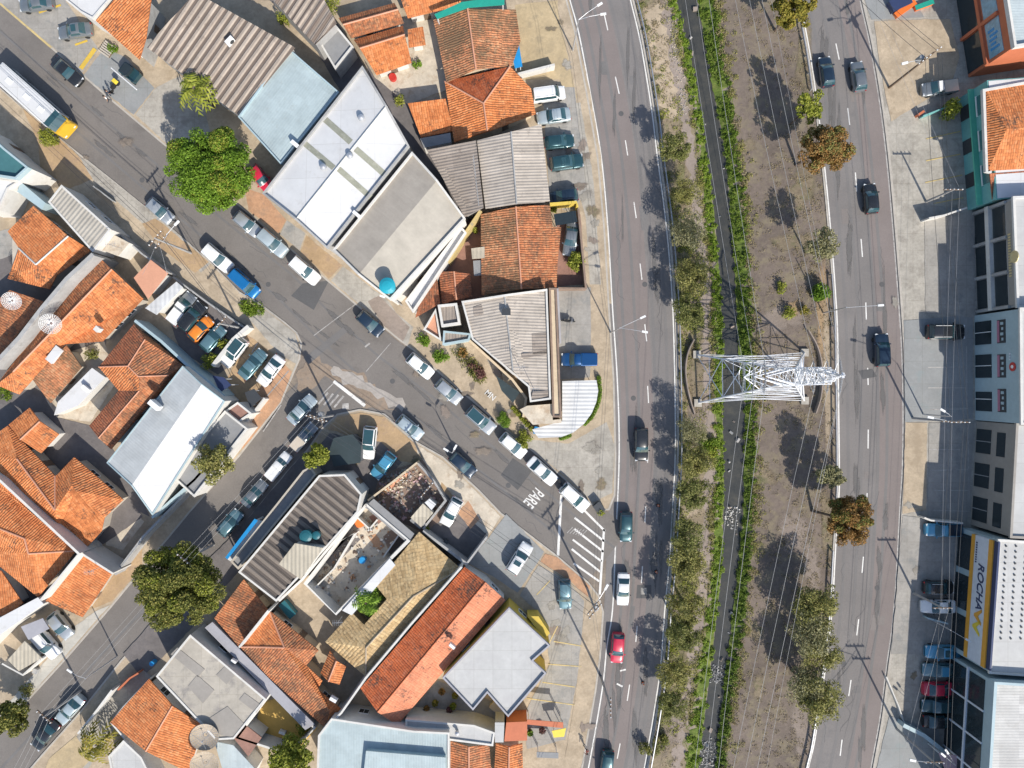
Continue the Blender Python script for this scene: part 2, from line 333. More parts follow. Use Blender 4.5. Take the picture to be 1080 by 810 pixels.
# ------------------------------------------------------------------ mesh helpers
ORG = {}
class MB:
    def __init__(s): s.v = []; s.f = []; s.m = []; s.uv = {}
    def poly(s, pts, mi=0, uv=None):
        k = len(s.v); s.v += [Vector(p) for p in pts]; s.f.append(list(range(k, k+len(pts)))); s.m.append(mi)
        if uv: s.uv[len(s.f)-1] = uv
        return s
    def prism(s, pts, z0, z1, mi=0):
        """pts: plan polygon (any winding); z1 number or list"""
        pts = [V2(p) for p in pts]; n = len(pts)
        a = sum(pts[i].x*pts[(i+1) % n].y-pts[(i+1) % n].x*pts[i].y for i in range(n))
        z1 = list(z1) if hasattr(z1, '__len__') else [z1]*n
        if a < 0: pts = pts[::-1]; z1 = z1[::-1]
        k = len(s.v)
        s.v += [Vector((p.x, p.y, z0)) for p in pts]+[Vector((p.x, p.y, z)) for p, z in zip(pts, z1)]
        s.f.append([k+n+i for i in range(n)]); s.f.append([k+n-1-i for i in range(n)])
        for i in range(n):
            j = (i+1) % n; s.f.append([k+i, k+j, k+n+j, k+n+i])
        s.m += [mi]*(n+2); return s
    def box(s, c, size, rz=0, mi=0, rot=None):
        x, y, z = size[0]/2, size[1]/2, size[2]/2
        R = rot if rot is not None else Matrix.Rotation(rz, 3, 'Z'); k = len(s.v); c = Vector(c)
        for dz in (-z, z):
            for dx, dy in ((-x, -y), (x, -y), (x, y), (-x, y)): s.v.append(c+R @ Vector((dx, dy, dz)))
        for f in ((3, 2, 1, 0), (4, 5, 6, 7), (0, 1, 5, 4), (1, 2, 6, 5), (2, 3, 7, 6), (3, 0, 4, 7)): s.f.append([k+i for i in f]); s.m.append(mi)
        return s
    def tube(s, p, q, r, n=6, r2=None, mi=0, cap=True):
        p = Vector(p); q = Vector(q); d = q-p
        if d.length < 1e-6: return s
        d.normalize(); a = d.orthogonal().normalized(); b_ = d.cross(a); r2 = r if r2 is None else r2; k = len(s.v)
        for c, rr in ((p, r), (q, r2)):
            for i in range(n):
                t = 2*math.pi*i/n; s.v.append(c+a*math.cos(t)*rr+b_*math.sin(t)*rr)
        for i in range(n):
            j = (i+1) % n; s.f.append([k+i, k+j, k+n+j, k+n+i]); s.m.append(mi)
        if cap: s.f.append([k+i for i in range(n)][::-1]); s.f.append([k+n+i for i in range(n)]); s.m += [mi, mi]
        return s
    def path(s, pts, r, n=5, mi=0):
        for a, b_ in zip(pts[:-1], pts[1:]): s.tube(a, b_, r, n, mi=mi, cap=True)
        return s
    def lathe(s, c, prof, n=16, mi=0, axis=None):
        """prof: list of (radius, height)"""
        c = Vector(c); k = len(s.v); R = axis if axis is not None else Matrix.Identity(3)
        for r, z in prof:
            for i in range(n):
                t = 2*math.pi*i/n; s.v.append(c+R @ Vector((r*math.cos(t), r*math.sin(t), z)))
        for a in range(len(prof)-1):
            for i in range(n):
                j = (i+1) % n; s.f.append([k+a*n+i, k+a*n+j, k+(a+1)*n+j, k+(a+1)*n+i]); s.m.append(mi)
        s.f.append([k+i for i in range(n)][::-1]); s.f.append([k+(len(prof)-1)*n+i for i in range(n)]); s.m += [mi, mi]
        return s
    def strip(s, pts, w, z, mi=0):
        """flat ribbon of width w along plan points"""
        pts = [V2(p) for p in pts]; L = []; R = []
        for i, p in enumerate(pts):
            a = pts[max(i-1, 0)]; c = pts[min(i+1, len(pts)-1)]; d = (c-a).normalized(); nn = Vector((-d.y, d.x))
            L.append(p+nn*w/2); R.append(p-nn*w/2)
        for i in range(len(pts)-1):
            s.poly([(*R[i], z), (*R[i+1], z), (*L[i+1], z), (*L[i], z)], mi)
        return s
    def wall(s, pts, t, z0, z1, mi=0):
        pts = [V2(p) for p in pts]; L = []; R = []
        for i, p in enumerate(pts):
            a = pts[max(i-1, 0)]; c = pts[min(i+1, len(pts)-1)]; d = (c-a).normalized(); nn = Vector((-d.y, d.x)); kk = 1
            if 0 < i < len(pts)-1:
                d1 = (p-a).normalized(); kk = 1/max(.5, abs(Vector((-d1.y, d1.x)).dot(nn)))
            L.append(p+nn*t/2*kk); R.append(p-nn*t/2*kk)
        return s.prism(R+L[::-1], z0, z1, mi)
    def build(s, name, mats, parent=None, smooth=False, local=False, bevel=0):
        if not isinstance(mats, (list, tuple)): mats = [mats]
        o0 = Vector((0, 0, 0))
        if parent is not None and not local: o0 = ORG.get(parent.name, Vector((0, 0, 0)))
        me = bpy.data.meshes.new(name)
        me.from_pydata([tuple(v-o0) for v in s.v], [], s.f)
        for m_ in mats: me.materials.append(MATS[m_] if isinstance(m_, str) else m_)
        if len(mats) > 1: me.polygons.foreach_set('material_index', s.m)
        if s.uv:
            lay = me.uv_layers.new(name='UVMap')
            for fi, u in s.uv.items():
                for li, c in zip(me.polygons[fi].loop_indices, u): lay.data[li].uv = c
        if smooth: me.polygons.foreach_set('use_smooth', [True]*len(s.f))
        me.update()
        o = bpy.data.objects.new(name, me); COL.objects.link(o)
        if parent is not None: o.parent = parent; ORG[o.name] = o0
        return o

def tag(o, label, cat, group=None):
    o['label'] = label; o['category'] = cat
    if group: o['group'] = group
    return o
def thing(name, label, cat, loc=(0, 0, 0), group=None, rz=0):
    o = bpy.data.objects.new(name, None); COL.objects.link(o); o.location = loc; o.rotation_euler = (0, 0, rz); o.empty_display_size = .3
    ORG[o.name] = Vector(loc); return tag(o, label, cat, group)
def struct(o): o['kind'] = 'structure'; return o
def stuff(o, label, cat): tag(o, label, cat); o['kind'] = 'stuff'; return o
def copy_tree(o, parent=None):
    c = o.copy(); COL.objects.link(c); c.parent = parent
    for ch in list(o.children): copy_tree(ch, c)
    return c

def rough_poly(pts, step=.7, amp=.18, seed=1):
    """plan polygon with its edges broken up so borders of earth and grass are not ruler straight"""
    r = random.Random(seed); out = []
    for i, p in enumerate(pts):
        q = pts[(i+1) % len(pts)]; L = (V2(q)-V2(p)).length; k = max(1, int(L/step)); d = (V2(q)-V2(p)).normalized(); nn = Vector((-d.y, d.x))
        for j in range(k): out.append(V2(p).lerp(V2(q), j/k)+nn*r.gauss(0, amp))
    return out
def ground(name, pts, z, mat, rough=0, seed=1):
    w = [V2(P(x, y, max(z, 0))) for x, y in pts]
    if rough: w = rough_poly(w, .6, rough, seed)
    o = MB().poly([(p.x, p.y, z) for p in w]).build(name, mat); struct(o); return o
def soft_ground(name, pts, z, mat):
    w = [V2(P(x, y)) for x, y in pts]; c = sum(w, Vector((0, 0)))/len(w); b = MB(); b.v = [Vector((p.x, p.y, z)) for p in w]+[Vector((c.x, c.y, z))]; n = len(w)
    md = [c.lerp(p, .55) for p in w]; b.v += [Vector((p.x, p.y, z)) for p in md]
    for i in range(n):
        j = (i+1) % n; b.f.append([n, n+1+i, n+1+j][::1]); b.f.append([n+1+i, i, j, n+1+j]); b.m += [0, 0]
    o = b.build(name, soft_mat(mat)); at = o.data.attributes.new('edge', 'FLOAT', 'POINT'); at.data.foreach_set('value', [0.0]*n+[1.0]+[.55]*n); struct(o); return o
def ribbon(name, pts, w, z, mat, smoothk=0):
    o = MB().strip([P(x, y, 0) for x, y in pts], w, z).build(name, mat); struct(o); return o
def spline(pts, k=6):
    out = []
    for i in range(len(pts)-1):
        p0 = pts[max(i-1, 0)]; p1 = pts[i]; p2 = pts[i+1]; p3 = pts[min(i+2, len(pts)-1)]
        for j in range(k):
            t = j/k
            out.append(tuple(.5*((2*p1[c])+(-p0[c]+p2[c])*t+(2*p0[c]-5*p1[c]+4*p2[c]-p3[c])*t*t+(-p0[c]+3*p1[c]-3*p2[c]+p3[c])*t**3) for c in range(len(p1))))
    out.append(tuple(pts[-1])); return out
def at_y(curve, y):
    for a, b_ in zip(curve[:-1], curve[1:]):
        if (a[1]-y)*(b_[1]-y) <= 0 and a[1] != b_[1]: return a[0]+(b_[0]-a[0])*(y-a[1])/(b_[1]-a[1])
    return curve[0][0] if abs(y-curve[0][1]) < abs(y-curve[-1][1]) else curve[-1][0]
# ================================================================== ground, canal, roads, pavements
A_L = spline([(588, -50), (601, 0), (610, 33), (622, 95), (634, 165), (641, 240), (646, 325), (651, 400), (653, 480), (649, 576), (646, 643), (640, 682), (635, 728), (621, 808), (610, 860)])
A_R = spline([(654, -50), (665, 0), (675.5, 45), (687, 114), (693, 163), (703, 241), (709.5, 325), (712, 422), (712, 485), (709, 541), (706, 592), (701, 645), (697, 700), (690, 750), (680, 808), (670, 860)])
B_L = spline([(838, -50), (843, 0), (849, 28), (859, 88), (872, 199), (882, 323), (884, 401), (885, 485), (885, 517), (881, 582), (876, 659), (861, 770), (853, 808), (842, 860)])
B_R = spline([(898, -50), (908, 0), (921, 61), (935.5, 162), (949, 322), (953, 401), (953, 483), (950, 537), (944, 641), (936, 703), (929, 758), (920, 808), (911, 860)])
C_L = spline([(707, -50), (716, 0), (735, 81), (747, 163), (756, 231), (763, 330), (764, 422), (765, 482), (765, 541), (763, 602), (758, 650), (751, 710), (745, 760), (738, 815), (731, 860)])
C_R = spline([(726, -50), (736, 0), (751, 86), (765, 163), (775, 282), (780, 381), (786, 426), (785, 482), (784.5, 531), (779.5, 594), (773, 650), (766, 710), (760, 760), (755, 815), (748, 860)])
G_L = spline([(698, -50), (707, 0), (716, 40), (728, 100), (737, 162), (744, 230), (752, 300), (753, 420), (754, 485), (753, 545), (750, 600), (745, 650), (735, 710), (728, 760), (722, 815), (716, 860)])
G_R = spline([(746, -50), (756, 0), (764, 60), (773, 110), (779, 163), (787, 220), (793, 325), (798, 420), (797, 485), (796, 545), (791, 600), (787, 650), (777, 710), (770, 760), (764, 815), (757, 860)])

# one ground sheet to the horizon with the canal bed cut into it
ys = [-60+i*8 for i in range(117)]
prof = []
for y in ys:
    row = []
    for cur, dx, z in ((G_L, 0, 0.0), (C_L, -1, -.55), (C_L, 1, -.9), (C_R, -1, -.9), (C_R, 1, -.55), (G_R, 0, 0.0)):
        p = P(at_y(cur, y)+dx, y, 0); row.append((p.x, p.y, z))
    prof.append(row)
b_ = MB()
FAR = 2500
rows = [[(-FAR, r_[0][1], 0)]+r_+[(FAR, r_[0][1], 0)] for r_ in prof]
top = [(x, FAR, z) for x, y, z in rows[0]]; bot = [(x, -FAR, z) for x, y, z in rows[-1]]
rows = [top]+rows+[bot]
for r0, r1 in zip(rows[:-1], rows[1:]):
    for i in range(7): b_.poly([r1[i], r1[i+1], r0[i+1], r0[i]])
struct(b_.build('ground', 'earth'))
b_ = MB()
wz = -.62
edge_l = [(at_y(C_L, y)-1.2, y) for y in ys]; edge_r = [(at_y(C_R, y)+1.2, y) for y in ys]
for i in range(len(ys)-1):
    q = [P(*edge_l[i+1]), P(*edge_r[i+1]), P(*edge_r[i]), P(*edge_l[i])]; b_.poly([(p.x, p.y, wz) for p in q])
struct(b_.build('canal_water', 'canal_water', smooth=True))

def between(name, c1, o1, c2, o2, z, mat, rough=0, y0=-45, y1=855, seed=3):
    yy = [y0+i*(y1-y0)/60 for i in range(61)]
    return ground(name, [(at_y(c1, y)+o1, y) for y in yy]+[(at_y(c2, y)+o2, y) for y in yy[::-1]], z, mat, rough, seed)
between('median_verge', A_R, 2, G_L, 1, .006, 'dry_grass', .12)
between('median_verge', G_R, -1, B_L, -3, .006, 'bare_earth', .12)
b_ = MB()
def blob(px, py, rx, ry, z, mat, name='earth_patch', seed=1, rot=0):
    r = random.Random(seed); pts = []
    for i in range(28):
        t = 2*math.pi*i/28; k = 1+.22*math.sin(2*t+seed)+.15*math.sin(5*t+seed*2)+r.uniform(-.12, .12)
        x, y = math.cos(t)*rx*k, math.sin(t)*ry*k; pts.append((px+x*math.cos(rot)-y*math.sin(rot), py+x*math.sin(rot)+y*math.cos(rot)))
    return soft_ground(name, [(px+(x-px)*1.35, py+(y-py)*1.35) for x, y in pts], z, mat)
yy_ = [-45+i*15 for i in range(61)]
def turf(c1, o1, c2, o2, z1, z2, seed):
    r = random.Random(seed); m_ = MB(); rows_ = []
    for i in range(300):
        y = -45+i*3; e1, e2 = (1.7, .5) if z1 > 0 else (.5, 1.7); p = P(at_y(c1, y)+o1+r.gauss(0, e1), y); q = P(at_y(c2, y)+o2+r.gauss(0, e2), y); rows_.append(((p.x, p.y, z1), (q.x, q.y, z2)))
    for u_, v_ in zip(rows_[:-1], rows_[1:]): m_.poly([v_[0], v_[1], u_[1], u_[0]])
    struct(m_.build('grass_bank', 'turf'))
turf(G_L, 0, C_L, -1, .03, -.50, 3); turf(C_R, 1, G_R, 0, -.50, .03, 4)
# footpath worn along the left bank, pale dust along the kerbs
path_c = [(704, 0), (712, 60), (722, 120), (731, 180), (739, 250), (745, 320), (746, 400), (748, 470), (747, 540), (743, 600), (738, 650), (729, 710), (720, 760), (712, 820)]
w = []
for x, y in path_c: w.append((x-6, y))
for x, y in path_c[::-1]: w.append((x+5, y))
ground('foot_path', w, .012, 'path_dirt', .22, 5)
ground('earth_patch', [(678, 8), (704, 2), (716, 60), (724, 120), (700, 125), (690, 70)], .010, 'sandy_pave', .25, 6)
for i, (x, y, rx, ry, m_) in enumerate([(786, 155, 10, 8, 'dry_grass'), (786, 215, 6, 8, 'dry_grass'), (806, 502, 13, 8, 'dry_grass'), (800, 578, 12, 6, 'dry_grass'), (795, 665, 8, 12, 'dry_grass'),
        (836, 255, 18, 10, 'dry_grass'), (846, 200, 12, 22, 'dry_grass'), (848, 60, 8, 30, 'dry_grass'), (868, 330, 8, 40, 'ochre_pave'), (873, 400, 6, 60, 'sandy_pave'), (872, 560, 5, 40, 'dry_grass'), (838, 560, 12, 26, 'path_dirt'),
        (826, 335, 22, 14, 'path_dirt'), (838, 325, 9, 7, 'ochre_pave'), (800, 725, 6, 10, 'dry_grass'), (845, 760, 10, 40, 'path_dirt'), (856, 600, 8, 30, 'path_dirt'),
        (712, 660, 6, 30, 'path_dirt'), (705, 760, 9, 34, 'path_dirt'), (728, 540, 10, 6, 'sandy_pave'), (733, 440, 9, 20, 'path_dirt'), (735, 400, 8, 30, 'dry_grass')]):
    blob(x, y, rx, ry, .016+.0012*i, m_, seed=i+3)
for i, (x, y, rx, ry) in enumerate(((716, 200, 7, 30), (722, 290, 8, 40), (722, 480, 9, 30), (718, 600, 9, 50), (712, 690, 8, 30), (700, 750, 7, 30), (735, 350, 6, 16), (850, 690, 8, 40), (744, 470, 8, 14))): blob(x, y, rx, ry, .042+.0011*i, 'weedy_earth', 'weedy_ground', seed=60+i)

# carriageways
between('road', A_L, -9, A_R, 5, .020, 'asphalt_grey')
between('road', B_L, -3, B_R, 4, .020, 'asphalt_grey')
def mid(c1, c2, t, o=0): return [(a*(1-t)+b__*t+o, y) for a, b__, y in ((at_y(c1, y), at_y(c2, y), y) for y in [-45+i*15 for i in range(61)])]
ribbon('road', mid(A_L, A_R, .33), 4.2, .024, 'asphalt_pink')
ribbon('road', mid(B_L, B_R, .80), 3.0, .024, 'asphalt_pink')
for t in (.16, .36, .66, .87): ribbon('wheel_track', mid(A_L, A_R, t), .38, .028, 'wheel_track')
for t in (.14, .34, .60, .74): ribbon('wheel_track', mid(B_L, B_R, t), .38, .028, 'wheel_track')
street_c = [(-60, 0), (0, 50), (60, 101), (120, 152), (180, 203), (240, 252), (300, 300), (345, 345), (390, 385), (450, 430), (510, 480), (560, 522), (605, 560), (640, 588)]
ribbon('road', street_c, 9.5, .032, 'asphalt_brown')
street_d = [(372, 392), (335, 430), (300, 462), (268, 505), (235, 545), (200, 585), (150, 640), (100, 693), (60, 742), (20, 785), (-40, 850)]
ribbon('road', street_d, 8.4, .028, 'asphalt_brown')
for o in (-15, 13): ribbon('wheel_track', [(x+o*.63, y-o*.77) for x, y in street_c], .30, .0365, 'asphalt_mid')
ribbon('wheel_track', [(x+3*.63, y+3) for x, y in street_d], .35, .0365, 'asphalt_mid')
ground('sand_patch', [(312, 395), (330, 375), (345, 384), (372, 392), (395, 405), (405, 420), (420, 436), (396, 432), (384, 424), (352, 402), (344, 398), (330, 408), (318, 415)], .0405, 'sand_wash', .3, 4)
ground('sand_patch', [(352, 386), (400, 408), (430, 430), (424, 434), (390, 416), (350, 396)], .0445, 'dust', .3, 4)
ground('asphalt_patch', [(307, 312), (319, 299), (347, 296), (331, 327)], .0405, 'asphalt_dark')
ground('asphalt_patch', [(528, 501), (541, 483), (561, 497), (546, 517)], .0405, 'asphalt_dark')
ground('asphalt_patch', [(672, 617), (687, 617), (687, 631), (671, 631)], .033, 'asphalt_dark')
ground('asphalt_patch', [(676, 620), (682, 620), (682, 627), (676, 627)], .037, 'grey_slab')
ground('asphalt_patch', [(320, 378), (362, 345), (366, 350), (326, 384)], .0445, 'asphalt_mid')
ground('asphalt_patch', [(905, 391), (920, 389), (925, 397), (910, 400)], .033, 'asphalt_dark')

# wear on the carriageways: repairs, cracks, oil, lids
r_ = random.Random(77)
def on(c1, c2, t, y): return at_y(c1, y)*(1-t)+at_y(c2, y)*t
k_ = 0
for c1, c2, n_ in ((A_L, A_R, 9), (B_L, B_R, 8)):
    for i in range(n_):
        y = r_.uniform(0, 800); t = r_.uniform(.1, .85); x = on(c1, c2, t, y); w_, h_ = r_.uniform(3, 9), r_.uniform(5, 26); x2 = on(c1, c2, t, y+h_)-x
        ground('asphalt_patch', [(x, y), (x+w_, y), (x+w_+x2, y+h_), (x+x2, y+h_)], .0295+.0001*k_, r_.choice(['asphalt_mid', 'asphalt_warm', 'wheel_track', 'asphalt_warm'])); k_ += 1
    for i in range(26):
        y = r_.uniform(-10, 800); t = r_.choice([.25, .27, .72, .75])+r_.gauss(0, .03); blob(on(c1, c2, t, y), y, r_.uniform(1.2, 3.0), r_.uniform(6, 30), .0315+.00005*i, 'asphalt_mid', 'oil_stain', i)
    for i in range(16):
        y = r_.uniform(-10, 800); t = r_.random(); pts = [(on(c1, c2, t, y), y)]
        for q in range(r_.randint(4, 10)): y += r_.uniform(2, 6); t = min(.98, max(.02, t+r_.gauss(0, .03))); pts.append((on(c1, c2, t, y), y))
        ribbon('road_crack', pts, .045, .0318, 'asphalt_dark')
for i in range(24):
    q = r_.uniform(0, 1); x, y = 30+q*540, 72+q*462; o_ = r_.uniform(-26, 26); pts = [(x+o_*.63, y-o_*.77)]
    for s_ in range(r_.randint(3, 8)): pts.append((pts[-1][0]+r_.uniform(1, 5), pts[-1][1]+r_.uniform(0, 5)))
    ribbon('road_crack', pts, .05, .0372, 'asphalt_dark')
for i in range(22):
    q = r_.uniform(0, 1); x, y = 30+q*540, 72+q*462; o_ = r_.choice([-12, 10])+r_.gauss(0, 3); blob(x+o_*.63, y-o_*.77, r_.uniform(5, 16), r_.uniform(1.2, 2.6), .0378+.00005*i, 'asphalt_mid', 'oil_stain', i+50, rot=.71)
for x, y in ((230, 262), (414, 402), (150, 190), (536, 512), (283, 300), (700-20, 300), (668, 420), (655, 120), (930, 300), (925, 620), (890, 700)):
    p = P(x, y); struct(MB().lathe((p.x, p.y, .0335 if x > 600 else .039), [(.34, 0), (.34, .006), (.30, .008)], 16).build('manhole_cover', 'asphalt_dark'))
# raised pavement blocks (0.12 m kerbs)
N_EDGE = [(-60, -49), (0, 4), (55, 51), (110, 99), (173, 152), (235, 203), (265, 227), (306, 262), (347, 297), (384, 328), (421, 358), (436, 369), (468, 397), (500, 424), (530, 450), (560, 474), (600, 509), (620, 528), (632, 538), (642, 537), (648, 522)]
N_UP = [(649, 480), (647, 400), (642, 325), (637, 240), (630, 165), (618, 95), (606, 33), (597, 0), (586, -45)]
S_TOP = [(325, 474), (340, 452), (356, 437), (380, 432), (406, 437), (435, 464), (467, 482), (505, 517), (528, 541), (587, 586), (620, 614), (631, 628), (636, 645)]
S_R = [(633, 690), (628, 728), (614, 808), (602, 860)]
S_L = [(302, 499), (252, 560), (190, 628), (128, 697), (85, 751), (45, 796), (-10, 860)]
W_EDGE = [(-60, 40), (20, 110), (74, 155), (118, 190), (150, 216), (183, 243), (220, 275), (252, 308), (276, 322), (300, 340), (313, 351), (318, 362), (316, 378), (296, 425), (252, 481), (200, 540), (150, 600), (117, 640), (70, 694), (27, 741), (0, 774), (-60, 842)]
R_EDGE = [(x+1.5, y) for x, y in B_R]
def block(pts, mat): 
    o = MB().prism([P(x, y) for x, y in pts], -.05, .12).build('pavement', mat); struct(o)
block(N_EDGE+N_UP, 'sandy_pave')
block(S_TOP+S_R+S_L[::-1], 'sandy_pave')
block(W_EDGE+[(-90, 842), (-90, 40)], 'sandy_pave')
block(R_EDGE+[(1180, 860), (1180, -50)], 'concrete')
def kerb(pts, w=.22):
    o = MB().wall([P(x, y) for x, y in pts], w, -.02, .135).build('kerb', 'kerb'); struct(o)
kerb(N_EDGE+N_UP); kerb(S_L[::-1]+S_TOP+S_R); kerb(W_EDGE); kerb(R_EDGE, .3)
kerb([(x+2.5, y) for x, y in A_R], .28); kerb([(x-2.5, y) for x, y in B_L], .2)

# paved patches on the blocks
ZP = .126
pp = [0]
def pave(pts, mat, r=.03):
    pp[0] += 1; ground('pavement', pts, ZP+.0007*pp[0], mat, r, pp[0])
# block north of the street
pave([(-30, -20), (2, 5), (55, 49), (86, 78), (104, 52), (62, -10), (40, -50), (-30, -50)], 'grey_slab')
pave([(88, 80), (110, 50), (132, 60), (163, 93), (141, 121)], 'blue_slab')
pave([(143, 121), (165, 92), (190, 80), (215, 110), (235, 200), (175, 151)], 'concrete')
pave([(258, 198), (278, 205), (302, 232), (294, 246), (262, 222)], 'orange_pave')
pave([(295, 247), (303, 232), (322, 246), (316, 264)], 'grey_slab')
pave([(317, 265), (323, 248), (361, 280), (347, 294)], 'ochre_pave')
pave([(349, 296), (362, 281), (411, 318), (418, 330), (436, 345), (430, 364), (421, 356)], 'concrete')
pave([(388, 318), (400, 312), (432, 345), (425, 360), (404, 343)], 'path_dirt')
pave([(543, 5), (590, 0), (604, 60), (612, 100), (600, 110), (590, 84), (548, 84)], 'yellow_pave')
pave([(590, -40), (600, 0), (622, 95), (634, 165), (641, 250), (645, 320), (636, 320), (632, 240), (622, 165), (606, 92), (588, 10)], 'sandy_pave')
pave([(600, 110), (612, 108), (626, 190), (634, 300), (622, 300), (618, 230), (604, 180)], 'concrete')
pave([(585, 305), (623, 303), (623, 362), (622, 398), (589, 400)], 'grey_slab')
pave([(436, 345), (500, 360), (524, 395), (548, 430), (560, 455), (592, 463), (630, 440), (640, 500), (630, 530), (600, 505), (540, 455), (490, 412), (445, 372)], 'sandy_pave')
pave([(545, 462), (600, 468), (640, 445), (648, 470), (646, 520), (625, 530), (600, 505)], 'concrete')
pave([(430, 12), (485, 2), (490, 60), (470, 95), (430, 110), (405, 100), (395, 80)], 'cream_floor')
pave([(586, 225), (612, 226), (618, 300), (588, 302)], 'terracotta_slab')
pave([(572, 90), (606, 92), (618, 200), (604, 225), (580, 215)], 'grey_slab')
# block west of the street
pave([(24, 114), (70, 152), (104, 186), (70, 200), (44, 190), (40, 150)], 'ochre_pave')
pave([(82, 163), (120, 192), (190, 248), (250, 306), (236, 306), (180, 262), (98, 190)], 'concrete')
pave([(150, 236), (164, 230), (184, 246), (220, 276), (206, 288), (170, 262)], 'ochre_pave')
pave([(222, 278), (252, 308), (245, 318), (210, 290)], 'sandy_pave')
pave([(262, 336), (276, 324), (312, 352), (316, 370), (313, 384), (296, 375)], 'concrete')
pave([(230, 420), (262, 372), (300, 384), (308, 392), (296, 424), (256, 474), (252, 450), (240, 430)], 'orange_pave')
pave([(256, 350), (292, 376), (270, 420), (238, 440), (225, 425), (250, 380)], 'ochre_pave')
pave([(172, 318), (190, 298), (262, 345), (245, 385), (230, 395), (190, 370)], 'dark_floor')
pave([(28, 738), (0, 772), (-50, 830), (-50, 800), (10, 740), (80, 660), (100, 645), (116, 638)], 'pale_concrete')
pave([(92, 644), (112, 612), (125, 604), (150, 575), (150, 598), (118, 634)], 'ochre_pave')
pave([(-40, 250), (20, 240), (45, 200), (40, 300), (-20, 330)], 'grey_slab')
pave([(108, 545), (128, 528), (152, 550), (130, 580), (112, 575)], 'cream_floor')
pave([(-70, 300), (30, 262), (110, 300), (112, 372), (60, 440), (112, 472), (150, 545), (108, 575), (60, 610), (30, 650), (-70, 670)], 'dark_floor')
pave([(60, 375), (110, 360), (125, 400), (95, 445), (60, 440), (48, 420)], 'cream_floor')
# block south of the street
pave([(356, 440), (380, 435), (405, 440), (436, 467), (450, 490), (420, 486), (400, 465), (384, 465), (345, 452)], 'ochre_pave')
pave([(330, 478), (348, 456), (384, 466), (402, 466), (424, 488), (392, 522), (345, 506)], 'dark_floor')  # dark tone paints the building shade onto the inner lot
pave([(438, 468), (467, 486), (500, 516), (528, 545), (514, 566), (480, 552), (450, 515)], 'cream_floor')
pave([(466, 508), (480, 525), (470, 533), (462, 522)], 'ochre_pave')
pave([(446, 556), (470, 520), (486, 540), (514, 564), (490, 594), (466, 580)], 'dark_floor')
pave([(482, 540), (494, 528), (506, 548), (496, 558)], 'orange_pave')
pave([(516, 566), (534, 542), (574, 582), (560, 604), (546, 625), (520, 608), (494, 594)], 'blue_slab')
pave([(575, 584), (588, 588), (622, 618), (620, 630), (600, 612), (570, 592)], 'orange_pave')
pave([(568, 596), (600, 614), (616, 634), (612, 700), (596, 780), (556, 790), (552, 755), (580, 700), (572, 650), (548, 628)], 'grey_slab')
pave([(618, 632), (633, 645), (628, 720), (610, 800), (596, 800), (606, 740)], 'sandy_pave')
pave([(462, 718), (520, 740), (536, 757), (500, 762), (430, 756)], 'grey_slab')
pave([(130, 690), (210, 600), (250, 560), (320, 478), (345, 480), (262, 590), (200, 665), (150, 715)], 'dark_floor')  # dark sidewalk; towards its lower end the colour also stands for tree shade
pave([(70, 790), (120, 730), (150, 705), (165, 718), (120, 770), (90, 815), (60, 815)], 'concrete')
pave([(52, 800), (80, 776), (96, 800), (70, 830), (40, 830)], 'yellow_pave')
pave([(400, 500), (446, 485), (478, 540), (446, 562), (392, 535)], 'brown_wall')
pave([(275, 740), (300, 735), (335, 768), (305, 800), (268, 770)], 'gold_wall')
pave([(60, 440), (100, 450), (140, 500), (158, 545), (130, 530), (80, 480), (60, 500), (30, 480)], 'dark_floor')
pave([(258, 0), (284, 0), (332, 50), (360, 98), (384, 70), (356, 24), (340, -6), (380, -20), (260, -20)], 'dark_floor')
pave([(384, 62), (396, 82), (432, 112), (446, 150), (490, 228), (486, 236), (436, 160), (392, 86)], 'dark_floor')
pave([(480, 240), (508, 226), (510, 312), (462, 330), (448, 300)], 'terracotta_slab')
# right block
pave([(912, 0), (963, -3), (975, 18), (919, 21)], 'blue_slab')
pave([(922, 22), (1002, 20), (1012, 60), (1004, 88), (940, 128), (928, 70)], 'sandy_pave')
pave([(953, 338), (1026, 332), (1026, 442), (955, 445)], 'blue_slab')
pave([(955, 446), (978, 446), (977, 538), (952, 542)], 'sandy_pave')
pave([(980, 446), (1028, 444), (1020, 555), (978, 548)], 'grey_slab')
pave([(952, 544), (1010, 550), (1000, 690), (940, 690)], 'grey_slab')
pave([(938, 755), (990, 770), (1000, 850), (915, 850)], 'blue_slab')
pave([(975, 215), (1028, 222), (1028, 335), (976, 330)], 'grey_slab')

for i in range(60):
    x, y, ok = r_.uniform(0, 1000), r_.uniform(0, 800), None
    pool = r_.choice([((590, 20), (632, 300)), ((595, 470), (640, 520)), ((922, 30), (975, 800)), ((30, 120), (250, 320)), ((440, 365), (560, 460)), ((570, 600), (625, 780)), ((380, 440), (520, 550))])
    (x0, y0), (x1, y1) = pool; q = r_.random(); x = x0+(x1-x0)*q+r_.gauss(0, 4); y = y0+(y1-y0)*q+r_.gauss(0, 5) if x1-x0 < 60 and y1-y0 > 100 else r_.uniform(y0, y1)
    blob(x, y, r_.uniform(2, 7), r_.uniform(2, 7), .1745+.00001*i, r_.choice(['path_dirt', 'earth', 'concrete', 'dry_grass', 'concrete']), 'pavement_stain', i+100)
